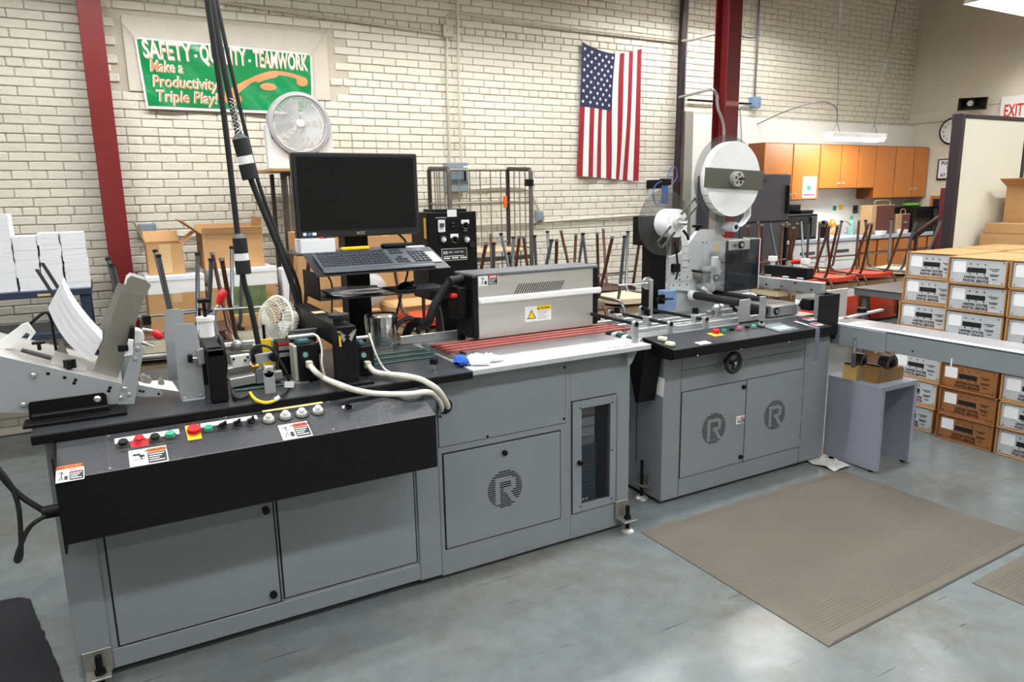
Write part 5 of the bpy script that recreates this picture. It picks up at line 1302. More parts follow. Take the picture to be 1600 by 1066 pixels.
B().box(p[0] - .02, 3.05, DZ, p[0] + .022, 3.056, onY(416, 530, 3.05)[2], .001).done('tag_plate', m_yellow, yt)
B().cyl((p[0] - .002, 3.06, DZ), (p[0] - .002, 3.06, onY(412, 508, 3.05)[2]), .006, 8).done('tag_stem', m_black, yt)

# ------------------------------------------------------------------ overhead cables with twist-lock connectors
def drop_cable(name_label, pts, Y, r, ends, mesh_grip=None):
    t = thing('overhead_cable', name_label, 'cable', onY(*pts[-1], Y), 'overhead power cables')
    B().tube([onY(x, y, Y) for x, y in pts], r, 8, 5).done('cable', m_rubber, t)
    for (x0, y0), (x1, y1), rr in ends:
        p, q = onY(x0, y0, Y - .004), onY(x1, y1, Y - .004)
        B().cyl(p, p.lerp(q, .42), rr, 18).done('plug_body', m_rubber, t)
        B().cyl(p.lerp(q, .42), p.lerp(q, .62), rr * .98, 18).done('white_collar', m_white, t)
        B().cyl(p.lerp(q, .62), q, rr * 1.08, 18).done('socket_body', m_rubber, t)
        B().cyl(p - (q - p) * .12, p, rr * .5, 12, rr).done('gland', m_grey_dark, t)
    if mesh_grip:
        p, q = onY(*mesh_grip[0], Y), onY(*mesh_grip[1], Y); g_ = B(); d = (q - p); u_ = d.orthogonal().normalized(); w_ = d.normalized().cross(u_)
        for s in (-1, 1):
            for k in range(4):
                g_.tube([p + d * (i / 18) + (u_ * math.cos(s * i * .9 + k * 1.57) + w_ * math.sin(s * i * .9 + k * 1.57)) * (r * 1.18) for i in range(19)], .0014, 4)
        g_.done('wire_grip', m_chrome, t, kind='stuff')
    return t
drop_cable('leftmost hanging cable with a low black and white connector', [(312, -140), (318, -60), (324, 0), (350, 180), (372, 372), (380, 435), (392, 480), (408, 560)], 3.0, .011, [((374, 372), (381, 428), .027)])
drop_cable('middle hanging cable with wire mesh grip and high connector', [(318, -140), (326, -40), (331, 0), (347, 90), (361, 160), (375, 218), (392, 280), (420, 350), (444, 410), (458, 450), (464, 480), (466, 580)], 3.44, .013, [((375, 217), (392, 280), .034)], ((361, 153), (373, 212)))
drop_cable('thin right hanging cable without a connector', [(322, -140), (333, -30), (338, 0), (366, 130), (397, 260), (412, 310), (440, 385), (462, 435), (470, 475), (472, 580)], 3.50, .009, [])

# ------------------------------------------------------------------ banner
BY = 6.165
tl, tr, bl, brr = onY(209, 57, BY), onY(487, 84, BY), onY(229, 170, BY), onY(489, 180, BY)
bn = thing('wall_banner', 'green safety banner with white border hung on the brick wall', 'banner', ((tl[0] + tr[0]) / 2, BY, bl[2]))
def bpt(s, t, o=0.0):
    p = tl.lerp(tr, s).lerp(bl.lerp(brr, s), t)
    sag = .012 * math.sin(s * 9 + t * 4) + .006 * math.sin(s * 23 - t * 11)
    return Vector((p[0], BY + sag * .7 - .01 - o, p[2]))
NX, NZ = 40, 14
B().sheet([[bpt(i / NX, j / NZ) for i in range(NX + 1)] for j in range(NZ + 1)], .002, (0, 1, 0)).done('border_sheet', mat('white_vinyl', (236, 236, 232), .25), bn)
B().sheet([[bpt(.012 + .976 * i / NX, .03 + .93 * j / NZ, .0015) for i in range(NX + 1)] for j in range(NZ + 1)], .001, (0, 1, 0)).done('green_field', mat('green_vinyl', (14, 138, 76), .16, var=.10, scale=5, bump=.5, bscale=14, coat=.3), bn)
def btext(body, s0, t0, size, m, o, **kw):
    vs, fs = text_mesh(body, size, ext=.0004, **kw); W_ = (tr - tl).length; H_ = (bl - tl).length; b = B()
    b.add([bpt(s0 + v[0] / W_, t0 - v[1] / H_, .004 + o + v[2]) for v in vs], fs); return b
m_bt_w = mat('banner_white', (240, 238, 230), .3); m_bt_t = mat('banner_tan', (206, 150, 104), .35)
W_b = (tr - tl).length
for body, s0, s1, t0, sz, sh in (('SAFETY', .032, .290, .275, .175, 0), ('QUALITY', .335, .595, .275, .175, 0), ('TEAMWORK', .640, .968, .275, .175, 0), ('Make a', .055, .235, .475, .118, .18), ('Productivity', .055, .425, .69, .118, .18), ('Triple Play!', .06, .415, .90, .118, .18)):
    head = sh == 0
    vs_, _f = text_mesh(body, sz, ext=.0004, shear=sh, bold=.002)
    xs = (s1 - s0) * W_b / max(v[0] for v in vs_)
    btext(body, s0 + (.004 if head else -.004), t0 + (.014 if head else -.012), sz, None, 0, xs=xs, shear=sh, bold=.004 if head else .002).done('lettering_shadow', m_bt_t if head else m_bt_w, bn, kind='stuff')
    btext(body, s0, t0, sz, None, .0012, xs=xs, shear=sh, bold=.004 if head else .001).done('lettering', m_bt_w if head else m_bt_t, bn, kind='stuff')
b = B()
for s in (.312, .617): b.add([bpt(s - .007, .185, .006), bpt(s - .007, .225, .006), bpt(s + .007, .225, .006), bpt(s + .007, .185, .006)], [(0, 1, 2, 3)])
b.done('separator_dots', m_bt_w, bn, kind='stuff')
def blob(pts, o=.005):
    """closed outline on the banner filled as a fan of quads between two edges"""
    return B().grid([[bpt(s, t, o) for s, t in row] for row in pts])
arc = []
for k in range(21):
    t = k / 20; s = .455 + .50 * t; up = .70 - .43 * math.sin(min(1, t * 1.15) * math.pi / 2) + .0 + .20 * max(0, t - .55) ** 1.3 * 2
    arc.append((s, up))
widths = [.20 - .12 * min(1, k / 6) + (.05 if 8 <= k <= 12 else 0) + (.05 if k > 17 else 0) for k in range(21)]
blob([[(s, u) for s, u in arc], [(s + .01, u + w_ * .85) for (s, u), w_ in zip(arc, widths)]]).done('base_path', mat('banner_clay', (214, 150, 100), .35), bn)
for (s, t, a_, c_) in ((.50, .80, .055, .09), (.93, .47, .035, .08), (.72, .585, .05, .06)):
    B().add([bpt(s, t, .0055)] + [bpt(s + math.cos(q_) * a_, t + math.sin(q_) * c_, .0055) for q_ in (2 * math.pi * k / 20 for k in range(20))], [(0, 1 + (k + 1) % 20, 1 + k) for k in range(20)]).done('clay_spot', MATS['banner_clay'], bn)
for s, t in ((.01, .02), (.99, .02)):
    p = bpt(s, t); B().cyl(p + Vector((0, -.004, 0)), p + Vector((0, .001, 0)), .014, 14).done('grommet', m_steel, bn)
B().cyl(bpt(.01, .02), onY(157, 0, 6.12), .004, 6).done('tie_cord', m_plaster, bn); B().cyl(bpt(.99, .02), onY(520, 38, 6.15), .004, 6).done('tie_cord', m_plaster, bn)

# ------------------------------------------------------------------ flag
FGY = 6.17
c4 = [onY(909, 66, FGY), onY(1002, 77, FGY), onY(901, 275, FGY), onY(994, 283, FGY)]
fg = thing('national_flag', 'United States flag hung vertically on the brick wall', 'flag', ((c4[2][0] + c4[3][0]) / 2, FGY, c4[3][2]))
def fpt(s, t, o=0.0):
    p = c4[0].lerp(c4[1], s).lerp(c4[2].lerp(c4[3], s), t)
    sag = -.075 * (1 - t) ** 3 * math.sin(math.pi * min(1, s / .98)) 
    wv = .012 * math.sin(s * 15 + t * 2.2) * (.4 + t) + .008 * math.sin(s * 7 - t * 3)
    sx = .010 * math.sin(t * 5 + s * 6)
    return Vector((p[0] + sx * math.sin(math.pi * s), FGY - .015 + wv - o, p[2] + sag))
m_fr, m_fw, m_fb = mat('flag_red', (150, 22, 38), .7, var=.08), mat('flag_white', (232, 230, 226), .7, var=.04), mat('flag_blue', (28, 32, 72), .75)
E_ = [0]
for k in range(13): E_.append((k + 1) / 13)
for k in range(13):
    s0, s1 = k / 13, (k + 1) / 13
    t0 = .47 if k < 7 else 0.0
    stripe_red = k % 2 == 0
    B().sheet([[fpt(s0 + (s1 - s0) * i / 4, t0 + (1 - t0) * j / 24) for i in range(5)] for j in range(25)], .0015, (0, 1, 0)).done('stripe', m_fr if stripe_red else m_fw, fg)
B().sheet([[fpt(7 / 13 * i / 14, .47 * j / 14) for i in range(15)] for j in range(15)], .0015, (0, 1, 0)).done('canton', m_fb, fg)
b = B()
for r_ in range(9):
    n_ = 6 if r_ % 2 == 0 else 5
    for k in range(n_):
        # rows run down the hung flag
        t = .47 * ((k + (.5 if n_ == 6 else 1.0)) / 6); s = 7 / 13 * ((r_ + .75) / 9.5)
        c_ = fpt(s, t, .002); pts = [c_ + Vector((math.sin(q_) * rr, 0, math.cos(q_) * rr)) for q_, rr in ((math.pi * i / 5, .020 if i % 2 == 0 else .0082) for i in range(10))]
        b.add([c_] + pts, [(0, 1 + i, 1 + (i + 1) % 10) for i in range(10)])
b.done('star_field', m_fw, fg, label='fifty white stars', kind='stuff')

# ------------------------------------------------------------------ conduits, pipes and boxes on the brick wall
m_cond = mat('painted_conduit', (204, 196, 180), .5, var=.06)
def pipe(label, pts, Y, r, m=None, name='wall_conduit', cat='conduit', n=8, sm=0):
    return B().tube([onY(x, y, Y) if len((x, y)) == 2 else None for x, y in pts], r, n, sm).done(name, m or m_cond, label=label, cat=cat)
pipe('long cream conduit running from the banner to the junction box', [(300, -8), (335, 2), (690, 53)], 6.165, .011)
pipe('cream conduit bend above the junction box running to the flag', [(698, 45), (697, 30), (703, 21), (716, 19), (800, 33), (1066, 64)], 6.15, .011, sm=3)
pipe('cream conduit dropping from the junction box to the disconnect box', [(698, 58), (699, 140), (703, 250), (705, 258)], 6.16, .012)
pipe('tall cream conduit dropping from the ceiling to the disconnect box', [(713, -20), (715, 40), (719, 200), (721, 258)], 6.14, .012)
p = onY(699, 49, 6.16)
jb = thing('junction_box', 'square cream junction box between the wall conduits', 'electrical box', (p[0], 6.16, p[2] - .05)); B().box(p[0] - .05, 6.13, p[2] - .05, p[0] + .05, 6.186, p[2] + .05, .004).done('box', m_cond, jb); B().cyl((p[0], 6.13, p[2]), (p[0], 6.125, p[2]), .012, 10).done('screw', m_cond, jb)
a, c = onY(699, 254, 6.08), onY(732, 300, 6.08)
db = thing('disconnect_switch', 'grey electrical disconnect box on the brick wall', 'electrical box', ((a[0] + c[0]) / 2, 6.1, c[2]))
m_egrey = mat('electrical_grey', (132, 144, 152), .4)
B().box(a[0], 6.07, c[2], c[0], 6.186, a[2], .005).done('enclosure', m_egrey, db)
B().box(a[0] + .02, 6.064, c[2] + .10, c[0] - .05, 6.07, a[2] - .05, .003).done('door_panel', mat('electrical_panel', (110, 124, 134), .4), db); B().box(c[0] - .045, 6.052, c[2] + .10, c[0] - .03, 6.07, a[2] - .06, .003).done('lever', m_black, db); B().box(c[0] - .05, 6.066, a[2] - .045, c[0] + .02, 6.07, a[2] - .03).done('white_sticker', m_white, db)
pipe('cream conduit running right from the disconnect box behind the cage', [(732, 296), (780, 293), (815, 294), (830, 303), (848, 340)], 6.165, .011, sm=3)
pipe('long cream pipe running along the lower brick wall', [(742, 352), (830, 348), (1005, 336)], 6.165, .012)
a = onY(842, 338, 6.16); wo = thing('wall_outlet_box', 'grey outlet box on the brick wall beside the cage', 'electrical box', a); B().box(a[0] - .04, 6.13, a[2] - .05, a[0] + .04, 6.186, a[2] + .05, .004).done('box', m_egrey, wo); B().box(a[0] - .03, 6.126, a[2] - .04, a[0] + .03, 6.13, a[2] + .04, .002).done('cover', m_egrey, wo)
p = onY(232, 356, 6.16)
ob = thing('outlet_box', 'grey outlet box on the wall above the open carton', 'electrical box', (p[0], 6.15, p[2] - .05)); B().box(p[0] - .07, 6.12, p[2] - .07, p[0] + .05, 6.186, p[2] + .03, .004).done('box', m_egrey, ob); B().box(p[0] - .06, 6.116, p[2] - .06, p[0] + .04, 6.12, p[2] + .02, .002).done('cover', m_egrey, ob)
pipe('cream conduit along the wall behind the open cartons', [(240, 366), (300, 369), (420, 364)], 6.165, .011)
# drain pipe and fittings left of the right column
pipe('dark maroon drain pipe running down the brick wall', [(1070, -15), (1066, 60), (1063, 160), (1060, 240), (1057, 300), (1052, 470)], 6.10, .042, mat('maroon_pipe', (44, 24, 28), .4, var=.35, scale=20), 'drain_pipe', 'pipe', 14)
pipe('slim grey conduit beside the maroon drain pipe', [(1076, -15), (1072, 90), (1068, 180)], 6.15, .010, m_egrey)
B().tube([onY(1060, 64, 6.15), onY(1080, 63, 5.9), onY(1128, 50, 5.06)], .012, 8).done('wall_conduit', m_cond, label='cream conduit arm reaching from the wall to the red column', cat='conduit')
ec = thing('drop_conduit', 'flexible conduit bending down to the label reel', 'conduit', onY(1131, 216, 4.80))
B().tube([onY(1062, 152, 6.05), onY(1090, 145, 5.4), onY(1112, 140, 4.84), onY(1119, 147, 4.83), onY(1121, 155, 4.83)], .014, 8, 4).done('elbow', m_alu, ec)
B().tube([onY(1120, 154, 4.83), onY(1122, 170, 4.83), onY(1128, 186, 4.83), onY(1131, 200, 4.83), onY(1131, 222, 4.83)], .012, 8, 4).done('flex', m_alu, ec)
pipe('galvanised conduit pair dropping to the blue junction box', [(1187, -15), (1184, 60), (1180, 130), (1179, 154)], 6.15, .012, m_grey_tube)
pipe('black conduit running left from the blue junction box', [(1178, 163), (1150, 161), (1075, 156)], 6.15, .012, m_black)
p = onY(1181, 160, 6.13); bj = thing('blue_junction_box', 'blue grey junction box above the kitchen board', 'electrical box', p); B().box(p[0] - .055, 6.10, p[2] - .06, p[0] + .055, 6.186, p[2] + .06, .004).done('box', mat('blue_box', (120, 146, 178), .45), bj); B().cyl((p[0], 6.10, p[2]), (p[0], 6.094, p[2]), .01, 8).done('screw', m_steel, bj)
pipe('bent grey cable looping below the blue junction box', [(1178, 164), (1160, 166), (1154, 172), (1157, 180), (1162, 300)], 6.10, .006, m_egrey, sm=4)
pipe('slack black cable between red column and conduit', [(1149, 51), (1160, 57), (1172, 59), (1182, 58)], 5.6, .007, m_rubber, sm=4)
# air regulator beside the column
a = onY(1040, 285, 5.9)
ar = thing('air_regulator', 'blue and black air regulator on the wall beside the drain pipe', 'regulator', a)
B().box(a[0] - .05, 5.87, a[2] - .03, a[0] + .06, 5.95, a[2] + .04, .01).done('head', m_black, ar); B().cyl((a[0], 5.91, a[2] - .03), (a[0], 5.91, a[2] - .22), .035, 14).done('bowl', mat('blue_bowl', (70, 110, 180), .25), ar); B().box(a[0] - .02, 5.95, a[2] - .06, a[0] + .02, 6.186, a[2] + .03, .004).done('bracket', m_black, ar)
B().tube([onY(x, y, 5.9) for x, y in ((1034, 283), (1024, 290), (1020, 305), (1026, 320), (1034, 312))], .005, 6, 5).tube([onY(x, y, 5.9) for x, y in ((1043, 278), (1048, 264), (1055, 261), (1058, 275), (1050, 290))], .005, 6, 5).done('blue_hose', mat('blue_hose', (70, 96, 180), .4), ar, kind='stuff')
# ------------------------------------------------------------------ wire roll cages along the wall
m_cage = mat('cage_zinc', (150, 142, 128), .4, metal=.5, var=.3, scale=12)
m_cage_d = mat('cage_dark', (78, 70, 64), .45, metal=.4, var=.4, scale=18)
cg = thing('roll_cage', 'zinc wire roll cage with curved side frames against the brick wall', 'cart', (2.95, 5.8, 0))
CX_0, CX_1, CYb, CYf, CT = 2.54, 3.33, 6.0, 5.58, 1.905
for x, y0_ in ((CX_1, CYb),):
    B().tube([(CX_1, 6.0, .12), (CX_1, 6.0, CT - .02), (CX_1, 5.98, CT), (CX_1, 5.60, CT - .02), (CX_1, CYf, CT - .05), (CX_1, CYf, .12)], .019, 10).done('side_frame', m_cage_d, cg)
B().tube([(CX_0, 6.0, .12), (CX_0, 6.0, CT - .02), (CX_0, 5.98, CT), (CX_0, 5.60, CT - .02), (CX_0, CYf, CT - .05), (CX_0, CYf, .12)], .019, 10).done('side_frame', m_cage_d, cg)
for z in (CT - .01, 1.60, 1.24): B().cyl((CX_0, 6.0, z), (CX_1, 6.0, z), .011, 8).done('back_rail', m_cage, cg)
for k in range(7): x = CX_0 + (CX_1 - CX_0) * (k + .7) / 7.4; B().cyl((x, 6.0, .15), (x, 6.0, CT - .01), .006, 6).done('back_bar', m_cage, cg)
for X_ in (CX_0, CX_1):
    for z in (1.60, 1.2): B().cyl((X_, 6.0, z), (X_, CYf, z), .009, 8).done('side_rail', m_cage, cg)
    for k in range(3): B().cyl((X_, CYf + .1 * (k + 1), .15), (X_, CYf + .1 * (k + 1), CT - .03), .006, 6).done('side_bar', m_cage, cg)
B().box(CX_0, CYf, 1.17, CX_1, 6.0, 1.19, .003).done('shelf', mat('plywood_pale', (196, 176, 140), .6, var=.12), cg)
B().box(CX_0, CYf - .01, 1.10, CX_1, CYf + .01, 1.14, .003).done('front_bar', m_cage_d, cg); B().box(CX_0, CYf, .10, CX_1, 6.0, .13, .003).done('base', m_cage_d, cg)
for x in (CX_0 + .05, CX_1 - .05):
    for y in (CYf + .05, 5.95): B().cyl((x - .015, y, .05), (x + .015, y, .05), .05, 14).done('castor', m_rubber, cg)
B().box(CX_1 - .05, CYf - .02, 1.74, CX_1 + .02, CYf + .03, 1.80, .004).done('latch', m_black, cg); B().box(CX_1 - .06, 5.96, 1.55, CX_1 - .03, 5.99, 1.66, .004).done('orange_tag', m_orange, cg)
cg2 = thing('folded_cage', 'dark folded wire cage carrying the white fan on plywood', 'cart', (1.45, 5.85, 0))
for x in (1.19, 1.28, 1.62, 1.84):
    B().box(x, 5.62, 0.08, x + .03, 5.66, 1.86, .003).done('upright', m_cage_d, cg2); B().box(x, 6.02, .08, x + .03, 6.06, 1.86, .003).done('upright', m_cage_d, cg2)
for z in (.1, .9, 1.35, 1.83): B().box(1.19, 5.62, z, 1.87, 5.645, z + .03, .002).done('rail', m_cage_d, cg2)
for k in range(6): B().cyl((1.235 + .022 * k, 5.66, .1), (1.235 + .022 * k, 5.66, 1.84), .007, 6).done('bar', m_cage, cg2)
for x in (1.24, 1.80): B().box(x, 5.66, .0, x + .05, 5.72, .08, .004).done('castor', m_rubber, cg2); 
fz = onY(440, 251, 5.66)[2]
B().box(1.10, 5.52, 1.865, 1.90, 6.06, 1.885, .002).done('plywood_sheet', mat('plywood', (176, 140, 92), .6, var=.12), label='sheet of plywood lying on top of the folded cage', cat='plywood')
# white round fan on the plywood
FC = onY(468, 194, 5.66)
bf = thing('floor_fan', 'round white fan standing on the plywood in front of the banner', 'fan', (FC[0], 5.72, 1.885))
m_fw2 = mat('fan_white', (226, 226, 226), .35); m_fg2 = mat('fan_grey', (176, 172, 176), .35)
R_ = .232; axf = (0, -1, 0)
B().lathe([(R_ - .035, .02), (R_ - .028, .03), (R_ - .004, .024), (R_, .0), (R_, -.07), (R_ - .03, -.08), (R_ - .035, .02)], FC, axf, 48).done('ring_frame', m_fg2, bf)
b = B()
for k in range(15):
    r_ = .045 + (R_ - .045 - .035) * k / 14
    b.tube([FC + Vector((math.cos(t) * r_, -.018 - .014 * (1 - r_ / R_), math.sin(t) * r_)) for t in (2 * math.pi * i / 40 for i in range(40))], .0022, 5, closed=True)
for k in range(10):
    t = 2 * math.pi * k / 10; b.cyl(FC + Vector((math.cos(t) * .03, -.028, math.sin(t) * .03)), FC + Vector((math.cos(t) * (R_ - .03), -.016, math.sin(t) * (R_ - .03))), .0022, 5)
b.done('grille', m_fw2, bf, kind='stuff')
B().lathe([(0, .045), (.025, .043), (.034, .03), (.034, .01), (0, .01)], FC, axf, 24).done('hub_cap', m_fw2, bf)
for k in range(5):
    t0 = 2 * math.pi * k / 5 + .3
    rows = [[FC + Vector((math.cos(t0 + a_) * r_, .005 + .03 * a_ / .8, math.sin(t0 + a_) * r_)) for r_ in (.03, .10, .18)] for a_ in (0, .2, .4, .6, .8)]
    B().sheet(rows, .002, (0, 1, 0)).done('fan_blade', m_fw2, bf)
b = B()
for k in range(16):
    r_ = .05 + .135 * k / 15
    b.tube([FC + Vector((math.cos(t) * r_, .07, math.sin(t) * r_)) for t in (2 * math.pi * i / 32 for i in range(32))], .002, 4, closed=True)
b.done('rear_grille', m_fg2, bf, kind='stuff')
B().prism([(FC[0] - R_ - .015, 1.886), (FC[0] + R_ + .015, 1.886), (FC[0] + R_ + .015, FC[2] - .01), (FC[0] + R_ + .003, FC[2] - .01), (FC[0] + R_ - .02, FC[2] - .11), (FC[0] + .11, FC[2] - R_ + .02), (FC[0], FC[2] - R_ - .006), (FC[0] - .11, FC[2] - R_ + .02), (FC[0] - R_ + .02, FC[2] - .11), (FC[0] - R_ - .003, FC[2] - .01), (FC[0] - R_ - .015, FC[2] - .01)], FC[1] + .0, FC[1] + .085).done('stand', m_fw2, bf)

# ------------------------------------------------------------------ blue table with bundles of envelopes at the left
m_blue = mat('blue_steel', (44, 56, 78), .4, var=.12)
pt = thing('work_table', 'dark blue steel table loaded with white envelope bundles', 'table', (-.75, 5.7, 0))
TZ = 1.12
B().box(-1.45, 5.40, TZ - .045, -.12, 6.02, TZ, .004).done('table_top', m_blue, pt); B().box(-1.45, 5.44, .80, -.14, 6.0, .84, .003).done('lower_shelf', m_blue, pt)
for x in (-1.43, -.19):
    for y in (5.42, 5.94): B().box(x, y, 0, x + .055, y + .055, TZ - .045, .003).done('leg', m_blue, pt)
p = onY(67, 458, 5.398); B().box(p[0] - .03, 5.396, TZ - .035, p[0] + .04, 5.40, TZ - .02).done('label_strip', mat('tan_label', (214, 178, 128), .6), pt)
rg = random.Random(21)
cols = [(-.66, -.515, 'far left pile', 1.60, 5), (-.51, -.385, 'left pile beside the gap', 1.46, 4), (-.378, -.262, 'middle pile', 1.475, 5), (-.255, -.125, 'right pile nearest the red column', 1.475, 4)]
ordn = ['bottom', 'second', 'third', 'fourth', 'top']
for (xa, xb, nm, zt, n_) in cols:
    z = TZ + .001
    h = (zt - TZ) / n_
    for k in range(n_):
        j = rg.uniform(-.006, .006)
        t = thing('envelope_bundle', 'white envelope bundle, %s in the %s on the blue table' % (ordn[k] if k < n_ - 1 else 'topmost', nm), 'envelopes', ((xa + xb) / 2 + j, 5.55, z), 'envelope bundles on the blue table')
        b = B(); N = 7
        for i in range(N):
            q_ = rg.uniform(-.0015, .0015)
            b.box(xa + j + q_, 5.43 + abs(q_), z + h * i / N, xb + j + q_, 5.69, z + h * (i + .94) / N)
        b.done('envelopes', m_paper, t, kind='stuff')
        z += h

# ------------------------------------------------------------------ tables
m_ttop = mat('brown_laminate', (96, 66, 52), .35, var=.08); m_tedge = mat('cream_edge', (196, 178, 142), .5); m_tleg = mat('table_leg_grey', (110, 116, 120), .4, metal=.4)
def folding_table(x0, y0, x1, y1, z, label, top=None, edge=None):
    t = thing('lunch_table', label, 'table', ((x0 + x1) / 2, (y0 + y1) / 2, 0))
    B().box(x0, y0, z - .012, x1, y1, z, .003).done('table_top', top or m_ttop, t); B().box(x0 + .01, y0 + .01, z - .07, x1 - .01, y1 - .01, z - .012, .003).done('apron', edge or m_tedge, t)
    for x in (x0 + .06, x1 - .1):
        for y in (y0 + .06, y1 - .1): B().box(x, y, 0, x + .04, y + .04, z - .07, .003).done('leg', m_tleg, t)
    return t
folding_table(.02, 4.30, 1.02, 5.11, .80, 'brown lunch table with upturned chairs behind the desk fan')
folding_table(1.70, 4.40, 4.05, 5.22, .80, 'long brown lunch table with upturned chairs behind the dryer')
folding_table(5.15, 4.37, 7.46, 5.17, .80, 'brown lunch table with upturned chairs in front of the kitchen')
folding_table(5.80, 3.55, 6.9, 4.10, .80, 'low grey steel table behind the postal trays', mat('grey_top', (104, 100, 102), .4), m_tleg)
folding_table(.15, 5.25, 1.08, 6.05, .78, 'plain table stacked with cartons against the brick wall')

# ------------------------------------------------------------------ chairs turned upside down on the tables
m_seats = {'orange': mat('orange_vinyl', (214, 62, 30), .4), 'beige': mat('beige_vinyl', (214, 196, 164), .45), 'brown': mat('brown_vinyl', (66, 44, 40), .45), 'olive': mat('olive_vinyl', (128, 124, 108), .35), 'black': mat('black_vinyl', (34, 32, 34), .4)}
def make_chair(seat, tube, label):
    """built upside down: seat resting at z = 0, legs pointing up, back hanging below on the -y side"""
    t = thing('stacking_chair', label, 'chair', (0, 0, 0), 'chairs turned upside down on the tables')
    ms = m_seats[seat]; mt = tube
    rows = []
    for i in range(9):
        y = -.21 + .42 * i / 8
        rows.append([Vector((-.21 + .42 * k / 8, y, .004 + .02 * (1 - ((k - 4) / 4) ** 2) * 0 + .012 * (abs(i - 4) / 4) ** 2 + .010 * (abs(k - 4) / 4) ** 2)) for k in range(9)])
    B().sheet(rows, .04, (0, 0, 1)).done('seat', ms, t)
    rows = []
    for i in range(6):
        z = -.12 - .24 * i / 5
        rows.append([Vector((-.20 + .40 * k / 8, -.255 - .04 * i / 5 + .03 * (1 - ((k - 4) / 4) ** 2) * -1, z)) for k in range(9)])
    B().sheet(rows, .022, (0, 1, 0)).done('backrest', ms, t)
    for s in (-1, 1):
        B().tube([(s * .17, .14, .05), (s * .19, .20, .10), (s * .235, .235, .54)], .0125, 8).done('leg', mt, t)
        B().tube([(s * .17, -.13, .05), (s * .19, -.17, .10), (s * .235, -.275, .54)], .0125, 8).done('leg', mt, t)
        B().tube([(s * .19, .20, .06), (s * .205, 0, .055), (s * .205, -.20, .05), (s * .205, -.24, .0), (s * .205, -.275, -.14), (s * .205, -.305, -.34)], .0125, 8).done('back_tube', mt, t)
        for y in (.236, -.276): B().cyl((s * .2352, y, .535), (s * .236, y + .001, .552), .0155, 10).done('foot_cap', m_rubber if tube is not m_brown_tube else m_steel_dull, t)
    B().tube([(-.2, .208, .2), (.2, .208, .2)], .008, 8).done('cross_tube', mt, t)
    return t
chairs = [  # x, y, turn, seat, tube, label
    (.24, 4.46, .03, 'olive', m_grey_tube, 'upturned grey legged chair nearest the red column'),
    (.78, 4.46, -.03, 'olive', m_brown_tube, 'upturned chair with brown legs just left of the desk fan'),
    (.50, 4.97, 3.12, 'brown', m_grey_tube, 'upturned grey legged chair behind the hopper plates, at the rear of its table'),
    (1.96, 4.56, .05, 'orange', m_brown_tube, 'upturned orange chair behind the metal canister'),
    (2.55, 5.08, 3.1, 'black', m_brown_tube, 'upturned brown legged chair below the roll cage'),
    (2.48, 4.56, .04, 'brown', m_grey_tube, 'upturned grey legged chair left of the dryer top'),
    (3.02, 4.56, -.05, 'olive', m_brown_tube, 'upturned brown legged chair behind the middle of the dryer'),
    (3.14, 5.08, 3.18, 'black', m_grey_tube, 'upturned grey legged chair behind the dryer, at the rear of its table'),
    (3.58, 4.56, .04, 'beige', m_grey_tube, 'upturned beige chair with grey legs right of the dryer'),
    (3.74, 5.08, 3.18, 'brown', m_brown_tube, 'upturned brown chair beside the black applicator column'),
    (5.40, 4.53, .0, 'orange', m_brown_tube, 'upturned orange chair in front of the fridge, leftmost of its table'),
    (5.66, 5.05, 3.1, 'brown', m_brown_tube, 'upturned brown legged chair in front of the fridge, at the rear of its table'),
    (5.95, 4.53, .05, 'orange', m_brown_tube, 'upturned orange chair behind the black clamp bar'),
    (6.50, 4.53, -.05, 'orange', m_brown_tube, 'upturned orange chair left of the steel end sheet'),
    (6.32, 5.05, 3.1, 'beige', m_grey_tube, 'upturned beige chair with chrome legs in front of the microwave'),
    (7.10, 4.53, .06, 'beige', m_grey_tube, 'rightmost upturned chair, in front of the sink'),
]
made = {}
for x, y, rz, seat, tube, label in chairs:
    key = (seat, tube.name)
    if key not in made:
        o = make_chair(seat, tube, label); made[key] = o
    else: o = copy_thing(made[key], (0, 0, 0), None, label)
    o.location = (x, y, .801); o.rotation_euler = (0, 0, rz)
# things on the middle table seen under the monitor shelf
simple('kraft_parcel', 'brown kraft paper parcel under the monitor shelf', 'parcel', B().box(1.74, 4.88, .801, 2.22, 5.18, .90, .02), m_card)
simple('plastic_bag', 'crumpled clear plastic bag behind the monitor post', 'bag', B().ball((1.62, 5.12, 1.0), .17, 16, (1.0, .7, .8)), mat('cloudy_plastic', (196, 200, 204), .25, alpha=.6, bump=1.0, bscale=16))
simple('bag_carton', 'low brown carton supporting the clear plastic bag', 'box', B().box(1.40, 4.98, 0, 1.69, 5.25, .865, .004), m_card)
closed_carton_specs = (('tall brown carton behind the monitor, left of its post', 1.19, 5.30, 0, 1.58, 5.55, 1.425), ('tall brown carton behind the monitor, right of its post', 1.62, 5.30, 0, 2.10, 5.55, 1.43))

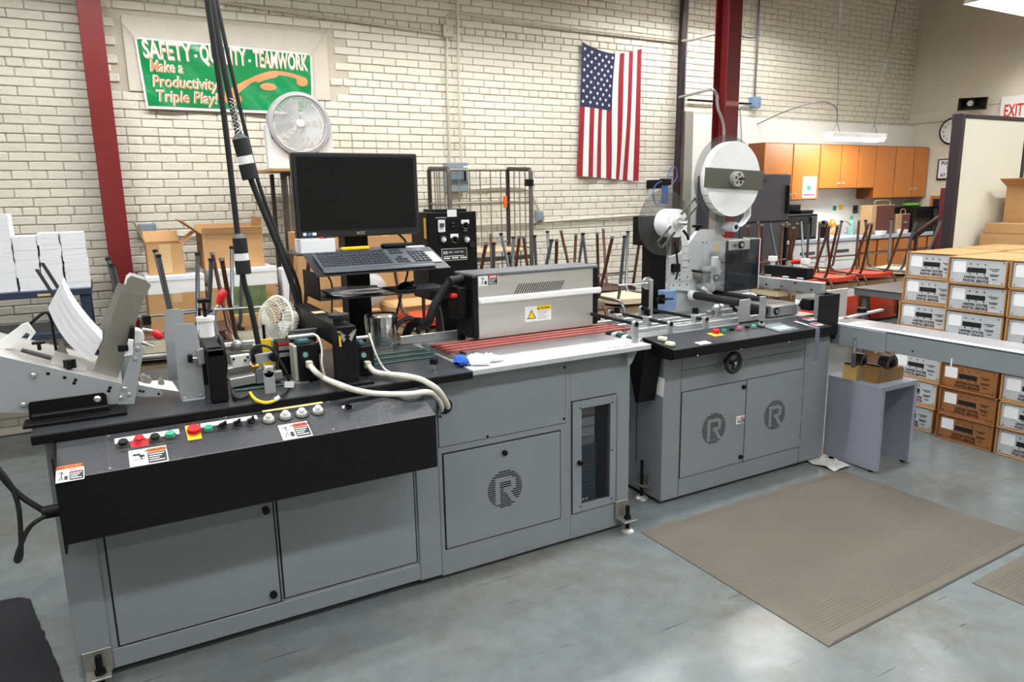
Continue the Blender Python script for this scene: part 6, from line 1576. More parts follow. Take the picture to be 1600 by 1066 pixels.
# ------------------------------------------------------------------ cartons and white boxes along the wall
def open_carton(name, label, x0, y0, z0, x1, y1, z1, flaps, tape=True):
    t = thing(name, label, 'box', ((x0 + x1) / 2, (y0 + y1) / 2, z0)); th_ = .006
    B().box(x0, y0, z0, x1, y0 + th_, z1).done('front_side', m_card, t); B().box(x0, y1 - th_, z0, x1, y1, z1).done('back_side', m_card, t)
    B().box(x0, y0 + th_, z0, x0 + th_, y1 - th_, z1).done('left_side', m_card, t); B().box(x1 - th_, y0 + th_, z0, x1, y1 - th_, z1).done('right_side', m_card, t)
    B().box(x0 + th_, y0 + th_, z0, x1 - th_, y1 - th_, z0 + th_).done('bottom', m_card_in, t)
    for side, ang, ln in flaps:
        if side == 'f': M_ = Matrix.Translation((x0, y0, z1)) @ Matrix.Rotation(ang, 4, 'X'); B().box(0, -th_, 0, x1 - x0, 0, ln, M=M_).done('flap', m_card, t)
        if side == 'b': M_ = Matrix.Translation((x0, y1, z1)) @ Matrix.Rotation(ang, 4, 'X'); B().box(0, -th_, 0, x1 - x0, 0, ln, M=M_).done('flap', m_card, t)
        if side == 'l': M_ = Matrix.Translation((x0, y0, z1)) @ Matrix.Rotation(ang, 4, 'Y'); B().box(0, 0, 0, th_, y1 - y0, ln, M=M_).done('flap', m_card, t)
        if side == 'r': M_ = Matrix.Translation((x1 - th_, y0, z1)) @ Matrix.Rotation(ang, 4, 'Y'); B().box(0, 0, 0, th_, y1 - y0, ln, M=M_).done('flap', m_card, t)
    if tape: B().box((x0 + x1) / 2 - .035, y0 - .001, z0 + .01, (x0 + x1) / 2 + .035, y0, z1).done('tape', m_tape, t)
    return t
def white_box(label, x0, y0, z0, x1, y1, z1): 
    t = thing('white_box', label, 'box', ((x0 + x1) / 2, (y0 + y1) / 2, z0)); B().box(x0, y0, z0, x1, y1, z1 - .012, .002).done('box_base', m_white, t); B().box(x0 - .003, y0 - .003, z1 - .03, x1 + .003, y1 + .003, z1, .002).done('lid', m_paper, t); return t
def closed_carton(label, x0, y0, z0, x1, y1, z1, tape=True, name='carton'):
    t = thing(name, label, 'box', ((x0 + x1) / 2, (y0 + y1) / 2, z0)); B().box(x0, y0, z0, x1, y1, z1, .003).done('carton_body', m_card, t)
    if tape: B().box((x0 + x1) / 2 - .03, y0 - .0008, z1 - .06, (x0 + x1) / 2 + .03, y1 + .0008, z1 + .0008).done('tape', m_tape, t)
    return t
for sp_ in closed_carton_specs: closed_carton(sp_[0], *sp_[1:])
closed_carton('closed brown carton under the white boxes, near the red column', .20, 5.36, .781, .56, 5.8, 1.045)
closed_carton('closed brown carton under the white boxes, behind the toggle clamp', .57, 5.36, .781, 1.04, 5.8, 1.06)
white_box('long white box under the small open carton', .205, 5.36, 1.046, .560, 5.75, 1.165)
white_box('long white box under the large open carton', .60, 5.36, 1.061, 1.05, 5.75, 1.185)
open_carton('open_carton', 'small open brown carton with raised flaps on the white box', .23, 5.46, 1.166, .455, 5.74, 1.375, (('l', -.35, .16), ('b', -.7, .10), ('r', .9, .12)))
open_carton('open_carton', 'large open brown carton on the white boxes below the banner', .585, 5.46, 1.186, .99, 5.86, 1.43, (('f', .35, .05), ('l', -.9, .16), ('b', -.15, .06), ('r', .05, .11)), False)
simple('magazine', 'colourful printed magazine standing behind the red clamp handle', 'magazine', B().obb((.835, 5.30, .97), (.24, .02, .19), Matrix.Rotation(-.08, 3, 'X')), mat('printed_cover', (92, 110, 70), .4, var=.9, scale=18))
simple('magazine_crate', 'low brown crate holding the magazine', 'crate', B().box(.70, 5.255, .781, .97, 5.345, .875, .003), m_card)
simple('white_paper_bag', 'white paper bag standing beside the folded cage', 'bag', B().box(1.085, 5.36, .0, 1.175, 5.5, 1.17, .01), m_paper)
# ------------------------------------------------------------------ kitchen
m_oak = mat('oak', (184, 110, 46), .38, var=.16, scale=5, stretch=(7, 7, .6), coat=.1)
m_oak_d = mat('oak_dark', (122, 64, 26), .45, var=.12, scale=5, stretch=(7, 7, .6))
def door_wood(x0, z0, x1, z1, y, par, knob=None, name='cabinet_door'):
    o = B().box(x0 + .008, y - .018, z0 + .008, x1 - .008, y, z1 - .008, .003).done(name, m_oak, par)
    if knob: B().cyl((knob[0], y - .018, knob[1]), (knob[0], y - .04, knob[1]), .012, 12).done('knob', m_steel, o)
    return o
UX = [6.565, 7.04, 7.51, 7.90, 8.23, 8.57, 8.97, 9.365, 9.675]
def upper(i0, i1, z0, label, knobs):
    t = thing('wall_cabinet', label, 'cabinet', ((UX[i0] + UX[i1]) / 2, 6.0, z0), 'oak wall cabinets')
    B().box(UX[i0], 5.88, z0, UX[i1] - .002, 6.11, 2.20, .003).done('body', m_oak_d, t)
    for i in range(i0, i1): door_wood(UX[i], z0, UX[i + 1], 2.20, 5.88, t, knobs.get(i))
    return t
u_a = upper(0, 2, 1.55, 'oak wall cabinet above the fridge', {0: (7.0, 1.62), 1: (7.09, 1.62)})
upper(2, 5, 1.675, 'short oak wall cabinet lit by the hanging light', {2: (7.86, 1.74), 3: (7.95, 1.74)})
upper(5, 8, 1.545, 'oak wall cabinet in the corner above the microwave', {6: (9.32, 1.66), 7: (9.42, 1.66)})
pz = FY(5.861); a = pz.uv(1255, 276); c = pz.uv(1274, 309)
po = thing('calendar_sheet', 'white printed sheet taped to the oak cabinet door', 'poster', ((a[0] + c[0]) / 2, 5.86, c[1]))
pz.plate(a[0], c[1], c[0], a[1], 0, .001).done('sheet', m_paper, po); b = B()
pz.plate(a[0] + .06, c[1] + .14, c[0] - .07, a[1] - .12, .001, .0016, b=b); pz.plate(a[0] + .08, c[1] + .09, c[0] - .10, c[1] + .13, .001, .0016, b=b); b.done('print', m_green_plastic, po, kind='stuff')
pz.plate(a[0] + .02, c[1] + .03, c[0] - .02, c[1] + .042, .001, .0016).done('red_line', m_red_plastic, po)
# counter and base cabinets
ct = simple('kitchen_counter', 'pale grey kitchen counter top along the back wall', 'counter', B().box(6.52, 5.56, 1.065, 9.69, 6.112, 1.105, .004), mat('counter_laminate', (176, 186, 206), .35))
bs = thing('base_cabinet', 'oak base cabinet with drawers under the counter', 'cabinet', (8.85, 5.85, 0))
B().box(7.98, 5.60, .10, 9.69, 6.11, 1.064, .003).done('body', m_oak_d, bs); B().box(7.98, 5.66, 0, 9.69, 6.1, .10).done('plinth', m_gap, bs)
for i, (x0, x1) in enumerate(((8.0, 8.30), (8.32, 8.62), (8.64, 9.0), (9.02, 9.34), (9.36, 9.68))):
    door_wood(x0, .90, x1, 1.055, 5.60, bs, None, 'drawer_front')
    if i == 2:
        door_wood(x0, .62, x1, .89, 5.60, bs, None, 'drawer_front'); door_wood(x0, .36, x1, .61, 5.60, bs, None, 'drawer_front'); door_wood(x0, .12, x1, .35, 5.60, bs, None, 'drawer_front')
    else: door_wood(x0, .12, x1, .89, 5.60, bs)
def appliance(x0, x1, label, dark):
    t = thing('dishwasher', label, 'appliance', ((x0 + x1) / 2, 5.85, 0)); B().box(x0, 5.60, .0, x1, 6.10, 1.064, .003).done('body', m_white, t)
    B().box(x0 + .01, 5.585, .12, x1 - .01, 5.60, .82, .003).done('door', mat('appliance_white', (228, 232, 236), .25), t); B().box(x0 + .01, 5.583, .84, x1 - .01, 5.60, 1.05, .003).done('control_panel', MATS['appliance_white'], t)
    B().box(x0 + .15, 5.575, .93, x1 - .2, 5.584, .965, .003).done('handle', dark, t); return t
appliance(6.76, 7.36, 'white dishwasher with grey handle under the counter, next to the fridge', m_grey_dark); appliance(7.37, 7.97, 'white dishwasher beside the oak base cabinets', m_grey_dark)
# fridge
fr = thing('refrigerator', 'dark grey refrigerator beside the oak cabinets', 'refrigerator', (6.12, 5.75, 0))
m_fr2 = mat('fridge_grey', (70, 72, 80), .4)
B().box(5.78, 5.45, .02, 6.48, 6.09, 1.84, .006).done('body', m_fr2, fr); B().box(5.785, 5.40, 1.345, 6.475, 5.447, 1.835, .008).done('freezer_door', m_fr2, fr); B().box(5.785, 5.40, .06, 6.475, 5.447, 1.33, .008).done('fridge_door', m_fr2, fr)
B().box(6.40, 5.365, 1.42, 6.43, 5.40, 1.72, .006).done('handle', m_black, fr); B().box(6.40, 5.365, .8, 6.43, 5.40, 1.28, .006).done('handle', m_black, fr); B().box(6.0, 5.397, 1.755, 6.09, 5.40, 1.78).done('badge', m_ink, fr)
# things on the counter
def microwave(x0, x1, y0, z0, h, label):
    t = thing('microwave', label, 'microwave', ((x0 + x1) / 2, y0 + .2, z0)); B().box(x0, y0, z0, x1, 6.05, z0 + h, .006).done('body', m_black, t)
    B().box(x0 + .02, y0 - .008, z0 + .03, x1 - .14, y0, z0 + h - .03, .003).done('door_glass', mat('dark_glass', (22, 24, 28), .1), t); B().box(x1 - .12, y0 - .006, z0 + .03, x1 - .02, y0, z0 + h - .03, .002).done('key_panel', m_grey_dark, t); B().cyl((x1 - .13, y0 - .02, z0 + .04), (x1 - .13, y0 - .02, z0 + h - .04), .008, 8).done('handle', m_black, t); return t
microwave(6.70, 7.22, 5.62, 1.106, .29, 'black microwave on the counter beside the fridge')
microwave(9.10, 9.66, 5.66, 1.106, .32, 'black microwave in the kitchen corner')
kp2 = simple('slim_appliance', 'slim white appliance standing beside the left microwave', 'appliance', B().box(7.235, 5.64, 1.106, 7.32, 6.0, 1.40, .006), m_white)
cf = thing('coffee_maker', 'black coffee maker on top of the left microwave', 'coffee maker', (7.1, 5.8, 1.397)); B().box(7.0, 5.68, 1.397, 7.22, 5.98, 1.44, .006).done('base', m_black, cf); B().box(7.0, 5.86, 1.44, 7.22, 5.98, 1.50, .006).done('tower', m_black, cf)
def bottle(label, x, y, r, h, m, capm, z=1.1055):
    t = thing('bottle', label, 'bottle', (x, y, z)); B().lathe([(0, 0), (r, 0), (r, h * .65), (r * .4, h * .8), (r * .4, h * .86)], (x, y, z), n=16).done('body', m, t); B().lathe([(r * .45, h * .84), (r * .45, h), (0, h)], (x, y, z), n=12).done('cap', capm, t); return t
bottle('orange soap bottle behind the sink', 7.80, 5.86, .045, .24, mat('orange_soap', (236, 140, 40), .2), m_white)
bottle('clear green soap bottle behind the sink', 8.25, 5.92, .04, .23, mat('green_soap', (150, 200, 190), .15, alpha=.7), m_green_plastic)
bottle('dark pot shaped bottle left of the sink', 7.47, 5.72, .07, .2, m_black, m_black)
dr_ = thing('dish_rack', 'white dish rack with a pale bowl beside the sink', 'dish rack', (7.62, 5.75, 1.106)); B().box(7.55, 5.66, 1.106, 7.76, 5.84, 1.118, .002).done('tray', m_white, dr_)
for k in range(6): B().tube([(7.57 + .034 * k, 5.68, 1.118), (7.57 + .034 * k, 5.70, 1.21), (7.57 + .034 * k, 5.80, 1.21), (7.57 + .034 * k, 5.82, 1.118)], .003, 5).done('wire', m_chrome, dr_)
fa = thing('faucet', 'chrome kitchen faucet at the sink', 'faucet', (8.08, 5.95, 1.105)); B().tube([(8.08, 5.95, 1.106), (8.08, 5.95, 1.24), (8.06, 5.86, 1.27), (8.05, 5.78, 1.22)], .01, 8, 5).done('spout', m_chrome, fa); B().cyl((8.16, 5.95, 1.106), (8.2, 5.93, 1.20), .008, 8).done('lever', m_chrome, fa)
def paper_bag(label, x0, x1, y0, y1, h, front):
    t = thing('paper_bag', label, 'bag', ((x0 + x1) / 2, (y0 + y1) / 2, 1.106)); B().box(x0, y0, 1.106, x1, y1, 1.106 + h, .004).done('bag_body', mat('kraft', (176, 144, 104), .7), t); B().box(x0 + .09, y0 - .003, 1.112, x1 - .005, y0, 1.10 + h).done('front_panel', front, t)
    for y in (y0 + .02,): B().tube([(x0 + .08, y, 1.10 + h), (x0 + .09, y, 1.16 + h), (x1 - .09, y, 1.16 + h), (x1 - .08, y, 1.10 + h)], .005, 6, 4).done('handle', mat('kraft', (176, 144, 104), .7), t)
    return t
m_maroon = mat('maroon_print', (92, 48, 44), .6)
paper_bag('tall paper bag with maroon front on the counter', 8.30, 8.75, 5.68, 5.84, .36, m_maroon)
paper_bag('short paper bag leaning beside the corner microwave', 8.80, 9.06, 5.66, 5.78, .24, m_maroon)
for i, x in enumerate((8.38, 8.82)): simple('foam_cup', 'white cup in front of the %s paper bag' % ('tall', 'short')[i], 'cup', B().lathe([(0, 0), (.06, 0), (.07, .05), (.062, .05), (.054, .008), (0, .008)], (x, 5.60, 1.106), n=18), m_white, 'cups by the paper bags')
gp_ = simple('greens_bag', 'green leafy bag on top of the corner microwave', 'bag', B().ball((9.3, 5.8, 1.455), .09, 12, (1.8, 1, .3)), mat('leaf_green', (96, 150, 60), .6, var=.4, scale=30))
kz = FY(6.113)
for (x0, y0, x1, y1, nm, lb, mm) in ((1300, 309, 1319, 331, 'notice_sheet', 'white notice with coloured print above the sink', m_paper),):
    a = kz.uv(x0, y0); c = kz.uv(x1, y1); t = thing(nm, lb, 'poster', ((a[0] + c[0]) / 2, 6.113, c[1])); kz.plate(a[0], c[1], c[0], a[1], 0, .001).done('sheet', mm, t)
    kz.plate(a[0] + .03, c[1] + .02, a[0] + .10, c[1] + .08, .001, .0016).done('print', m_green_plastic, t); kz.plate(a[0] + .14, c[1] + .03, c[0] - .03, c[1] + .09, .001, .0016).done('print', m_yellow, t)
a = kz.uv(1333, 321); c = kz.uv(1338, 333); t = thing('wall_outlet', 'dark wall outlet above the counter', 'outlet', ((a[0] + c[0]) / 2, 6.113, c[1])); kz.plate(a[0], c[1], c[0] + .02, a[1], 0, .006).done('plate', mat('bronze_plate', (70, 62, 54), .4), t); kz.plate(a[0] + .02, c[1] + .04, c[0], c[1] + .08, .006, .008).done('socket', m_ink, t)
kpb = thing('purple_tub', 'dark purple tub on the counter under the notice', 'tub', (7.42, 5.9, 1.106)); B().lathe([(0, 0), (.07, 0), (.09, .24), (.08, .24), (.065, .01), (0, .01)], (7.44, 5.96, 1.106), n=20).done('tub_body', mat('purple_plastic', (58, 36, 84), .4), kpb)
# hanging fluorescent light
hl = thing('hanging_light', 'bright fluorescent strip hung on chains in front of the oak cabinets', 'light fixture', (7.55, 5.45, 2.22))
B().box(7.08, 5.38, 2.235, 8.03, 5.52, 2.29, .006).done('housing', m_white, hl)
for s in (-1, 1): B().cyl((7.10, 5.45 + s * .04, 2.218), (8.01, 5.45 + s * .04, 2.218), .016, 10).done('tube', mat('bare_tube', (255, 250, 238), .3, emit=26.0), hl)
for x, tx in ((7.22, 7.10), (7.88, 8.2)):
    for s in (-1, 1): B().cyl((x + s * .06, 5.45, 2.29), (x, 5.45, 2.40), .004, 6).done('hanger', m_grey_tube, hl)
    B().cyl((x, 5.45, 2.40), (tx, 5.45, ZC), .004, 6).done('chain', m_grey_tube, hl)
B().tube([(7.22, 5.45, 2.40), (7.20, 5.46, 2.55), (7.05, 5.55, 2.62), (6.85, 5.8, 2.55), (6.70, 6.12, 2.42)], .006, 6, 5).done('power_lead', m_grey_tube, hl)
li = bpy.data.lights.new('strip_light', 'AREA'); li.shape = 'RECTANGLE'; li.size = .9; li.size_y = .12; li.energy = 12; li.color = (1, .97, .9)
lo = bpy.data.objects.new('strip_light', li); COL.objects.link(lo); lo.parent = hl; lo.location = (0, 0, -.02)

# ------------------------------------------------------------------ right wall fittings
RX = 9.688
sp = thing('horn_speaker', 'olive horn loudspeaker mounted on the right wall', 'speaker', (9.6, 5.37, 2.63))
M_sp = Matrix.Translation((9.60, 5.37, 2.70)) @ Matrix.Rotation(.75, 4, 'Z') @ Matrix.Rotation(-.18, 4, 'Y')
m_ol = mat('olive_metal', (128, 120, 92), .45)
b = B(); o4 = [(-.17, -.16, -.075), (-.17, .16, -.075), (-.17, .16, .075), (-.17, -.16, .075)]; i4 = [(.06, -.05, -.03), (.06, .05, -.03), (.06, .05, .03), (.06, -.05, .03)]
b.add([M_sp @ Vector(p) for p in o4 + i4], [(0, 1, 5, 4), (1, 2, 6, 5), (2, 3, 7, 6), (3, 0, 4, 7), (4, 5, 6, 7)]); b.done('horn', m_ol, sp)
B().add([M_sp @ Vector((p[0] + (.012 if p[0] < 0 else -.004), p[1] * .93, p[2] * .9)) for p in o4 + i4], [(0, 4, 5, 1), (1, 5, 6, 2), (2, 6, 7, 3), (3, 7, 4, 0), (7, 6, 5, 4)]).done('horn_mouth', mat('dark_horn', (30, 28, 24), .6), sp)
B().cyl(M_sp @ Vector((.02, 0, 0)), M_sp @ Vector((-.06, 0, 0)), .035, 14).done('driver', m_steel, sp); B().box(9.62, 5.33, 2.67, 9.70, 5.41, 2.74, .004).done('bracket', m_ol, sp)
ex = FX_(RX + .0); a = ex.uv(1566, 152); c = ex.uv(1640, 182)
es = thing('exit_sign', 'white exit sign with red letters on the right wall', 'sign', (RX, -(a[0] + c[0]) / 2, c[1])); zt_, zb_ = 2.73, 2.46
ex.plate(a[0], zb_, a[0] + .34, zt_, -.01, .02, .003).done('sign_box', m_white, es); b = B(); ex.text(b, 'EXIT', .20, a[0] + .045, zb_ + .035, .0205, bold=.004, ext=.001, xs=.52); b.done('lettering', m_red_plastic, es)
B().box(RX - .012, -(a[0] + .24) - .02, zt_ - .05, RX - .02, -(a[0] + .24) + .02, zt_ - .04).done('maker_mark', mat('tan_label', (214, 178, 128), .6), es)
p = onX(1490, 205, RX); ck = thing('wall_clock', 'round wall clock with black rim half hidden by the partition', 'clock', (RX, p[1], p[2] - .17))
B().cyl((RX + .01, p[1], p[2]), (RX - .03, p[1], p[2]), .17, 36).done('rim', m_black, ck); B().cyl((RX - .03, p[1], p[2]), (RX - .033, p[1], p[2]), .148, 36).done('face', m_white, ck)
CKs = FX_(RX - .033); b = B()
for k in range(12): t_ = math.pi / 2 - 2 * math.pi * (k + 1) / 12; CKs.text(b, str(k + 1), .05, -p[1] + math.cos(t_) * .115, p[2] + math.sin(t_) * .115 - .018, .001, align='CENTER', ext=.0003)
b.done('numerals', m_ink, ck, kind='stuff'); b = B().box(RX - .036, p[1] - .004, p[2], RX - .035, p[1] + .004, p[2] + .10).box(RX - .036, p[1] - .07, p[2] - .004, RX - .035, p[1], p[2] + .004); b.done('hands', m_ink, ck)
a = ex.uv(1466.5, 249); sg = thing('framed_notice', 'framed notice reading PLEASE on the right wall', 'sign', (RX, -a[0], 1.76))
ex.plate(a[0], 1.765, a[0] + .36, 2.035, -.01, .012, .002).done('frame', m_ink, sg); ex.plate(a[0] + .02, 1.79, a[0] + .34, 2.02, .012, .0135).done('notice', m_paper, sg)
b = B()
for s_, zz in (('PLEASE', 1.965), ('T', 1.90), ('AT', 1.81)): ex.text(b, s_, .055, a[0] + (.05 if s_ == 'PLEASE' else .12 if s_ == 'T' else .05), zz, .014, bold=.002, ext=.0004)
b.done('lettering', mat('navy_ink', (34, 40, 66), .6), sg)
wn = thing('pass_through', 'wood framed opening in the right wall behind the partition', 'opening', (9.69, 5.6, 1.35)); a = ex.uv(1455, 306); c = ex.uv(1476, 345)
ex.plate(a[0], c[1], a[0] + .5, a[1], -.01, .014, .002).done('frame', m_oak, wn); ex.plate(a[0] + .04, c[1] + .03, a[0] + .46, a[1] - .04, .014, .016).done('dark_opening', m_gap, wn)
pipe_r = B().tube([(9.68, 6.15, 2.52), (9.68, 5.7, 2.525), (9.68, 4.9, 2.53)], .012, 8).done('wall_conduit', m_cond, label='cream conduit running along the right wall', cat='conduit')
# stair handrail
hr = thing('stair_handrail', 'dark brown handrail rising behind the partition', 'handrail', (7.6, 4.5, 0))
m_hr = mat('brown_rail', (44, 26, 24), .4)
B().tube([(7.6, 4.72, 1.13), (7.6, 4.30, 1.46)], .03, 8).done('rail', m_hr, hr)
for y, z in ((4.66, 1.17), (4.46, 1.33)): B().box(7.585, y - .015, 0, 7.615, y + .015, z, .002).done('post', m_hr, hr)
B().box(7.55, 4.36, 0, 7.63, 4.42, 1.66, .003).done('newel_post', mat('dark_red_post', (92, 22, 34), .45), hr)

# ------------------------------------------------------------------ office partition
PY = 3.46
pa_ = thing('office_partition', 'cream fabric office partition with dark frame', 'partition', (6.9, PY + .04, 0))
m_fab = mat('cream_fabric', (226, 222, 206), .9, var=.03, scale=120, bump=.3, bscale=500); m_pf = mat('dark_plum_frame', (44, 36, 42), .4)
xs_ = [6.11, 7.13, 8.15]
for i in range(2):
    x0, x1 = xs_[i], xs_[i + 1]
    B().box(x0 + (.05 if i == 0 else .02), PY + .012, .10, x1 - .02, PY + .068, 2.215, .004).done('fabric_panel', m_fab, pa_)
for x in xs_: B().box(x - .02 if x > 6.2 else 6.11, PY, 0, x + .02 if x > 6.2 else 6.17, PY + .08, 2.245, .004).done('upright', m_pf, pa_)
B().box(6.17, PY, 2.215, 8.15, PY + .08, 2.245, .003).done('top_rail', m_pf, pa_); B().box(6.17, PY, .0, 8.15, PY + .08, .10, .003).done('bottom_rail', m_pf, pa_)

# ------------------------------------------------------------------ postal trays in stacks
TW, TH, TL = .345, .1745, .56
m_tray = mat('tray_plastic', (190, 193, 197), .4, var=.04, scale=40); m_sleeve = mat('kraft_sleeve', (178, 134, 82), .7, var=.12, scale=5); m_sleeve2 = mat('kraft_sleeve_dark', (150, 98, 52), .7, var=.10, scale=5)
def make_tray(kind, label):
    t = thing('postal_tray', label, 'tray', (0, 0, 0), 'stacked postal trays'); th_ = .007; bo = .006
    ms = m_sleeve if kind != 'brown' else m_sleeve2
    H = TH - .002
    b = B().box(0, -TW / 2 - bo, 0, TL, TW / 2 + bo, th_, .002).box(.004, -TW / 2 - bo, H - th_, TL, TW / 2 + bo, H, .002).box(0, -TW / 2 - bo, th_, TL, -TW / 2 - bo + th_, H - th_).box(-.004, TW / 2 + bo - th_, th_, TL, TW / 2 + bo, H - th_)
    b.done('sleeve', ms, t)
    x = .014 if kind != 'bare' else .002
    end = B().box(x, -TW / 2 + .003, th_ + .003, x + .01, TW / 2 - .003, H - th_ - .004, .002).done('end_panel', m_tray if kind != 'brown' else m_sleeve2, t)
    B().box(x - .0012, -.052, H * .46, x, .064, H * .64, .0005).done('hand_hole', m_gap, t)
    B().box(x - .0016, TW / 2 - .100, H * .42, x - .0004, TW / 2 - .020, H * .84).done('paper_label', m_paper, t)
    S_t = FX_(x - .0014); b = B()
    S_t.text(b, 'UNITED STATES', .022, -.004, H * .245, 0, align='CENTER', ext=.0002, bold=.0008, xs=.95); S_t.text(b, 'POSTAL SERVICE', .022, -.004, H * .115, 0, align='CENTER', ext=.0002, bold=.0008, xs=.95); b.done('lettering', m_ink, t)
    b = B()
    for i in range(3):
        for zz in (.77, .42): S_t.disc(-.045 + .045 * i, H * zz, -.0006, .0012, .005, 8, b=b)
    for uu_ in (-TW / 2 + .022, TW / 2 - .022):
        for zz in (.86, .14): S_t.disc(uu_, H * zz, -.0006, .0012, .004, 8, b=b)
    b.done('rivets', m_grey_dark, t, kind='stuff')
    b = B()
    for i, (uu_, zz, L) in enumerate(((.07, .62, .06), (.085, .56, .035), (.075, .42, .055), (.08, .37, .045), (.09, .25, .03))): S_t.plate(uu_, H * zz, uu_ + L, H * zz + .004, 0, .0008, b=b)
    b.done('small_print', m_ink, t, kind='stuff')
    B().box(TL - .012, -TW / 2 + .003, th_ + .003, TL - .004, TW / 2 - .003, H - th_ - .004).done('rear_panel', m_tray, t)
    return t
protos = {}
rt = random.Random(4)
def tray(kind, x, y, z, rz, label):
    if kind not in protos: protos[kind] = o = make_tray(kind, label)
    else: o = copy_thing(protos[kind], (0, 0, 0), None, label)
    o.location = (x, y, z); o.rotation_euler = (0, 0, rz)
names = ['bottom', 'second from the floor', 'third from the floor', 'fourth from the floor', 'third from the top', 'second from the top', 'topmost']
for k in range(7):
    z = .001 + TH * k
    tray('brown' if k < 3 else ('bare' if k == 4 else 'grey'), 4.765 + rt.uniform(-.012, .012), 2.508 + .003 * k - .02 + rt.uniform(-.008, .008), z, rt.uniform(-.015, .015), 'postal tray, %s, in the middle front stack with brown ends below' % names[k])
    tray('grey', 4.80 + .020 * k, 2.892 + rt.uniform(-.006, .006), z, rt.uniform(-.01, .01), 'grey ended postal tray, %s, in the left stack next to the kitchen' % names[k])
    tray('grey', 4.755 + rt.uniform(-.01, .015), 2.100 + .005 * k + rt.uniform(-.005, .005), z, rt.uniform(-.01, .01), 'grey ended postal tray, %s, in the stack at the right edge' % names[k])
    tray('grey', 5.53, 2.892, z, 0, 'postal tray, %s, in the rear row behind the left stack' % names[k])
    tray('grey', 5.37, 2.50, z, 0, 'postal tray, %s, in the rear row behind the middle stack' % names[k])
# cartons behind the trays
for k in range(3): closed_carton('brown carton, %s, in the pile in front of the partition' % ('bottom', 'middle', 'topmost')[k], 6.48, 3.02, .001 + .425 * k, 7.4, 3.42, .424 + .425 * k)
closed_carton('low long brown carton with tape on the pile in front of the partition', 6.50, 3.06, 1.277, 6.765, 3.40, 1.36)
open_carton('open_carton', 'tall open brown carton on the pile in front of the partition', 6.775, 3.06, 1.277, 7.3, 3.40, 1.66, (('l', -1.1, .14), ('f', 1.2, .14)), False)

# ------------------------------------------------------------------ small grey table with tape dispensers
sl = thing('side_stand', 'small grey panel stand in front of the conveyor', 'stand', (3.99, 2.64, 0))
m_sl = mat('stand_grey', (140, 144, 158), .55, var=.03); SZ = .53
B().box(3.82, 2.456, .012, 3.85, 2.82, SZ - .03, .002).done('side_panel', m_sl, sl); B().box(4.13, 2.456, .012, 4.16, 2.82, SZ - .03, .002).done('side_panel', m_sl, sl); B().box(3.82, 2.456, SZ - .03, 4.16, 2.82, SZ, .002).done('top_panel', m_sl, sl)
for x in (3.835, 4.145):
    for y in (2.50, 2.77): B().cyl((x, y, 0), (x, y, .012), .014, 10).done('glide', m_black, sl)
def dispenser(x, y, rz, body, label, s=1.0, tape_m=None):
    t = thing('tape_dispenser', label, 'tape dispenser', (x, y, SZ), 'tape dispensers on the stand', rz); LOCS[t.name] = (0, 0, 0)
    # local: teeth at -x end
    def sc2(l): return [(a_ * s, c_ * s) for a_, c_ in l]
    B().prism(sc2([(-.105, 0), (.095, 0), (.10, .05), (.085, .066), (.05, .064), (-.03, .060), (-.072, .082), (-.092, .084)]), -.037 * s, .037 * s).done('base', body, t)
    B().box(-.098 * s, -.034 * s, .084 * s, -.076 * s, .034 * s, .090 * s).done('cutter', m_black, t)
    B().lathe([(.026 * s, -.024 * s), (.046 * s, -.024 * s), (.046 * s, .024 * s), (.026 * s, .024 * s), (.026 * s, -.024 * s)], (.02 * s, 0, .082 * s), (0, 1, 0), 28).done('tape_roll', tape_m or mat('smoke_tape', (74, 68, 60), .25), t)
    B().cyl((.02 * s, -.033 * s, .082 * s), (.02 * s, .033 * s, .082 * s), .008 * s, 12).cyl((.02 * s, -.022 * s, .082 * s), (.02 * s, .022 * s, .082 * s), .0255 * s, 16).done('spool', m_black, t)
    return t
dispenser(3.93, 2.70, .22, mat('gold_plastic', (186, 154, 92), .4), 'tan tape dispenser at the rear of the grey stand', 1.12)
dispenser(3.99, 2.565, -.02, mat('bronze_plastic', (128, 96, 50), .4), 'larger bronze tape dispenser at the front of the grey stand', 1.2)
# paper box seen below the conveyor, and clear wrap by the machine
pb_ = simple('white_bin', 'white tub under the conveyor beside the left tray stack', 'tub', B().lathe([(0, 0), (.13, 0), (.15, .36), (.14, .36), (.12, .012), (0, .012)], (4.50, 3.02, .001), n=24), m_white)
p = onZ(1275, 735, .0)
rw = simple('plastic_wrap', 'crumpled clear plastic wrap on the floor beside the right machine', 'plastic wrap', B().sheet([[Vector((3.64 + .05 * i + .012 * math.sin(j * 2.1), 2.60 + .07 * j, .004 + .012 * abs(math.sin(i * 2.3 + j * 1.7)))) for i in range(4)] for j in range(4)], .001, (0, 0, 1)), mat('cloudy_wrap', (206, 206, 202), .2, var=.2, scale=20, bump=.8, bscale=60))

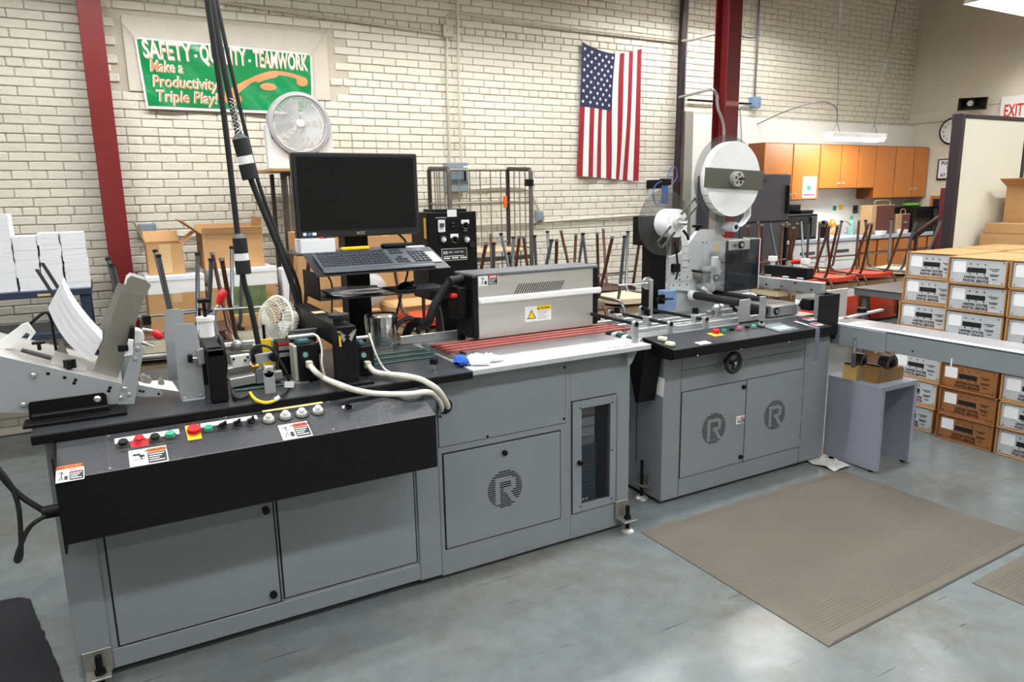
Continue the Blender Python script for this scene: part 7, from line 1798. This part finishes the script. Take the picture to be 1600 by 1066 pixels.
# ------------------------------------------------------------------ floor mats
def ribbed_mat(name, label, corners, ribs, wear, m):
    """corners: near-left, near-right, far-right, far-left on the floor; ribs run along the long side"""
    nl, nr, frr, fl = [Vector((c[0], c[1], 0)) for c in corners]
    t = thing(name, label, 'floor mat', ((nl + nr + frr + fl) / 4))
    NXm, NYm = 40, ribs * 4
    rows = []
    bd = .045
    for j in range(NYm + 1):
        v = j / NYm; row = []
        for i in range(NXm + 1):
            u = i / NXm
            p = nl.lerp(nr, u).lerp(fl.lerp(frr, u), v)
            h = .0095
            if bd * .7 < u < 1 - bd * .7 and bd < v < 1 - bd:
                ph = (j % 4)
                dep = (.0045 if ph == 0 else .0012 if ph in (1, 3) else 0)
                h -= dep * (1 - wear(u, v))
            else: h = .010
            if i in (0, NXm) or j in (0, NYm): h = .003
            row.append(Vector((p[0], p[1], h)))
        rows.append(row)
    B().sheet([[Vector((q[0], q[1], .0006)) for q in r_] for r_ in rows[::NYm]], .002, (0, 0, 1)).done('backing', m_rubber, t)
    B().grid(rows, False).done('ribbed_top', m, t)
    return t
m_mat = mat('worn_brown_mat', (98, 92, 82), .75, var=.12, scale=4, bump=.2, bscale=200)
def wear1(u, v):
    d = math.hypot((u - .52) / .40, (v - .60) / .34); return max(0, min(1, 1.6 * (1.25 - d) + .15 * math.sin(u * 40 + v * 9) + .1 * math.sin(u * 97)))
ribbed_mat('anti_fatigue_mat', 'large worn brown ribbed floor mat in front of the machines', ((2.155, 1.508), (3.72, 1.556), (3.70, 2.585), (2.157, 2.585)), 62, wear1, m_mat)
ribbed_mat('anti_fatigue_mat', 'second brown ribbed mat cut off at the right edge', ((3.06, .55), (3.78, .57), (3.78, 1.51), (3.054, 1.488)), 56, lambda u, v: .25, m_mat)
bmat = thing('carpet_mat', 'black carpet mat on the floor at the lower left', 'floor mat', (-.9, 3.0, 0))
rr_ = random.Random(9); N = 40; edge = []
P_ = [Vector((-1.4, 1.9, 0)), Vector((-.13, 1.9, 0)), Vector((-.305, 2.745, 0)), Vector((-.455, 3.44, 0)), Vector((-.50, 3.48, 0)), Vector((-1.4, 3.55, 0))]
P_ = [Vector((-1.4, 1.6, 0)), Vector((-.20, 1.9, 0))] and P_
outl = []
for i in range(len(P_)):
    a, c = P_[i], P_[(i + 1) % len(P_)]
    for k in range(24): q = a.lerp(c, k / 24); outl.append((q[0] + rr_.uniform(-.004, .004), q[1] + rr_.uniform(-.004, .004)))
B().prism(outl, .0005, .011, 'xy').done('carpet', mat('black_carpet', (34, 35, 40), .95, var=.35, scale=90, bump=.8, bscale=260), bmat)
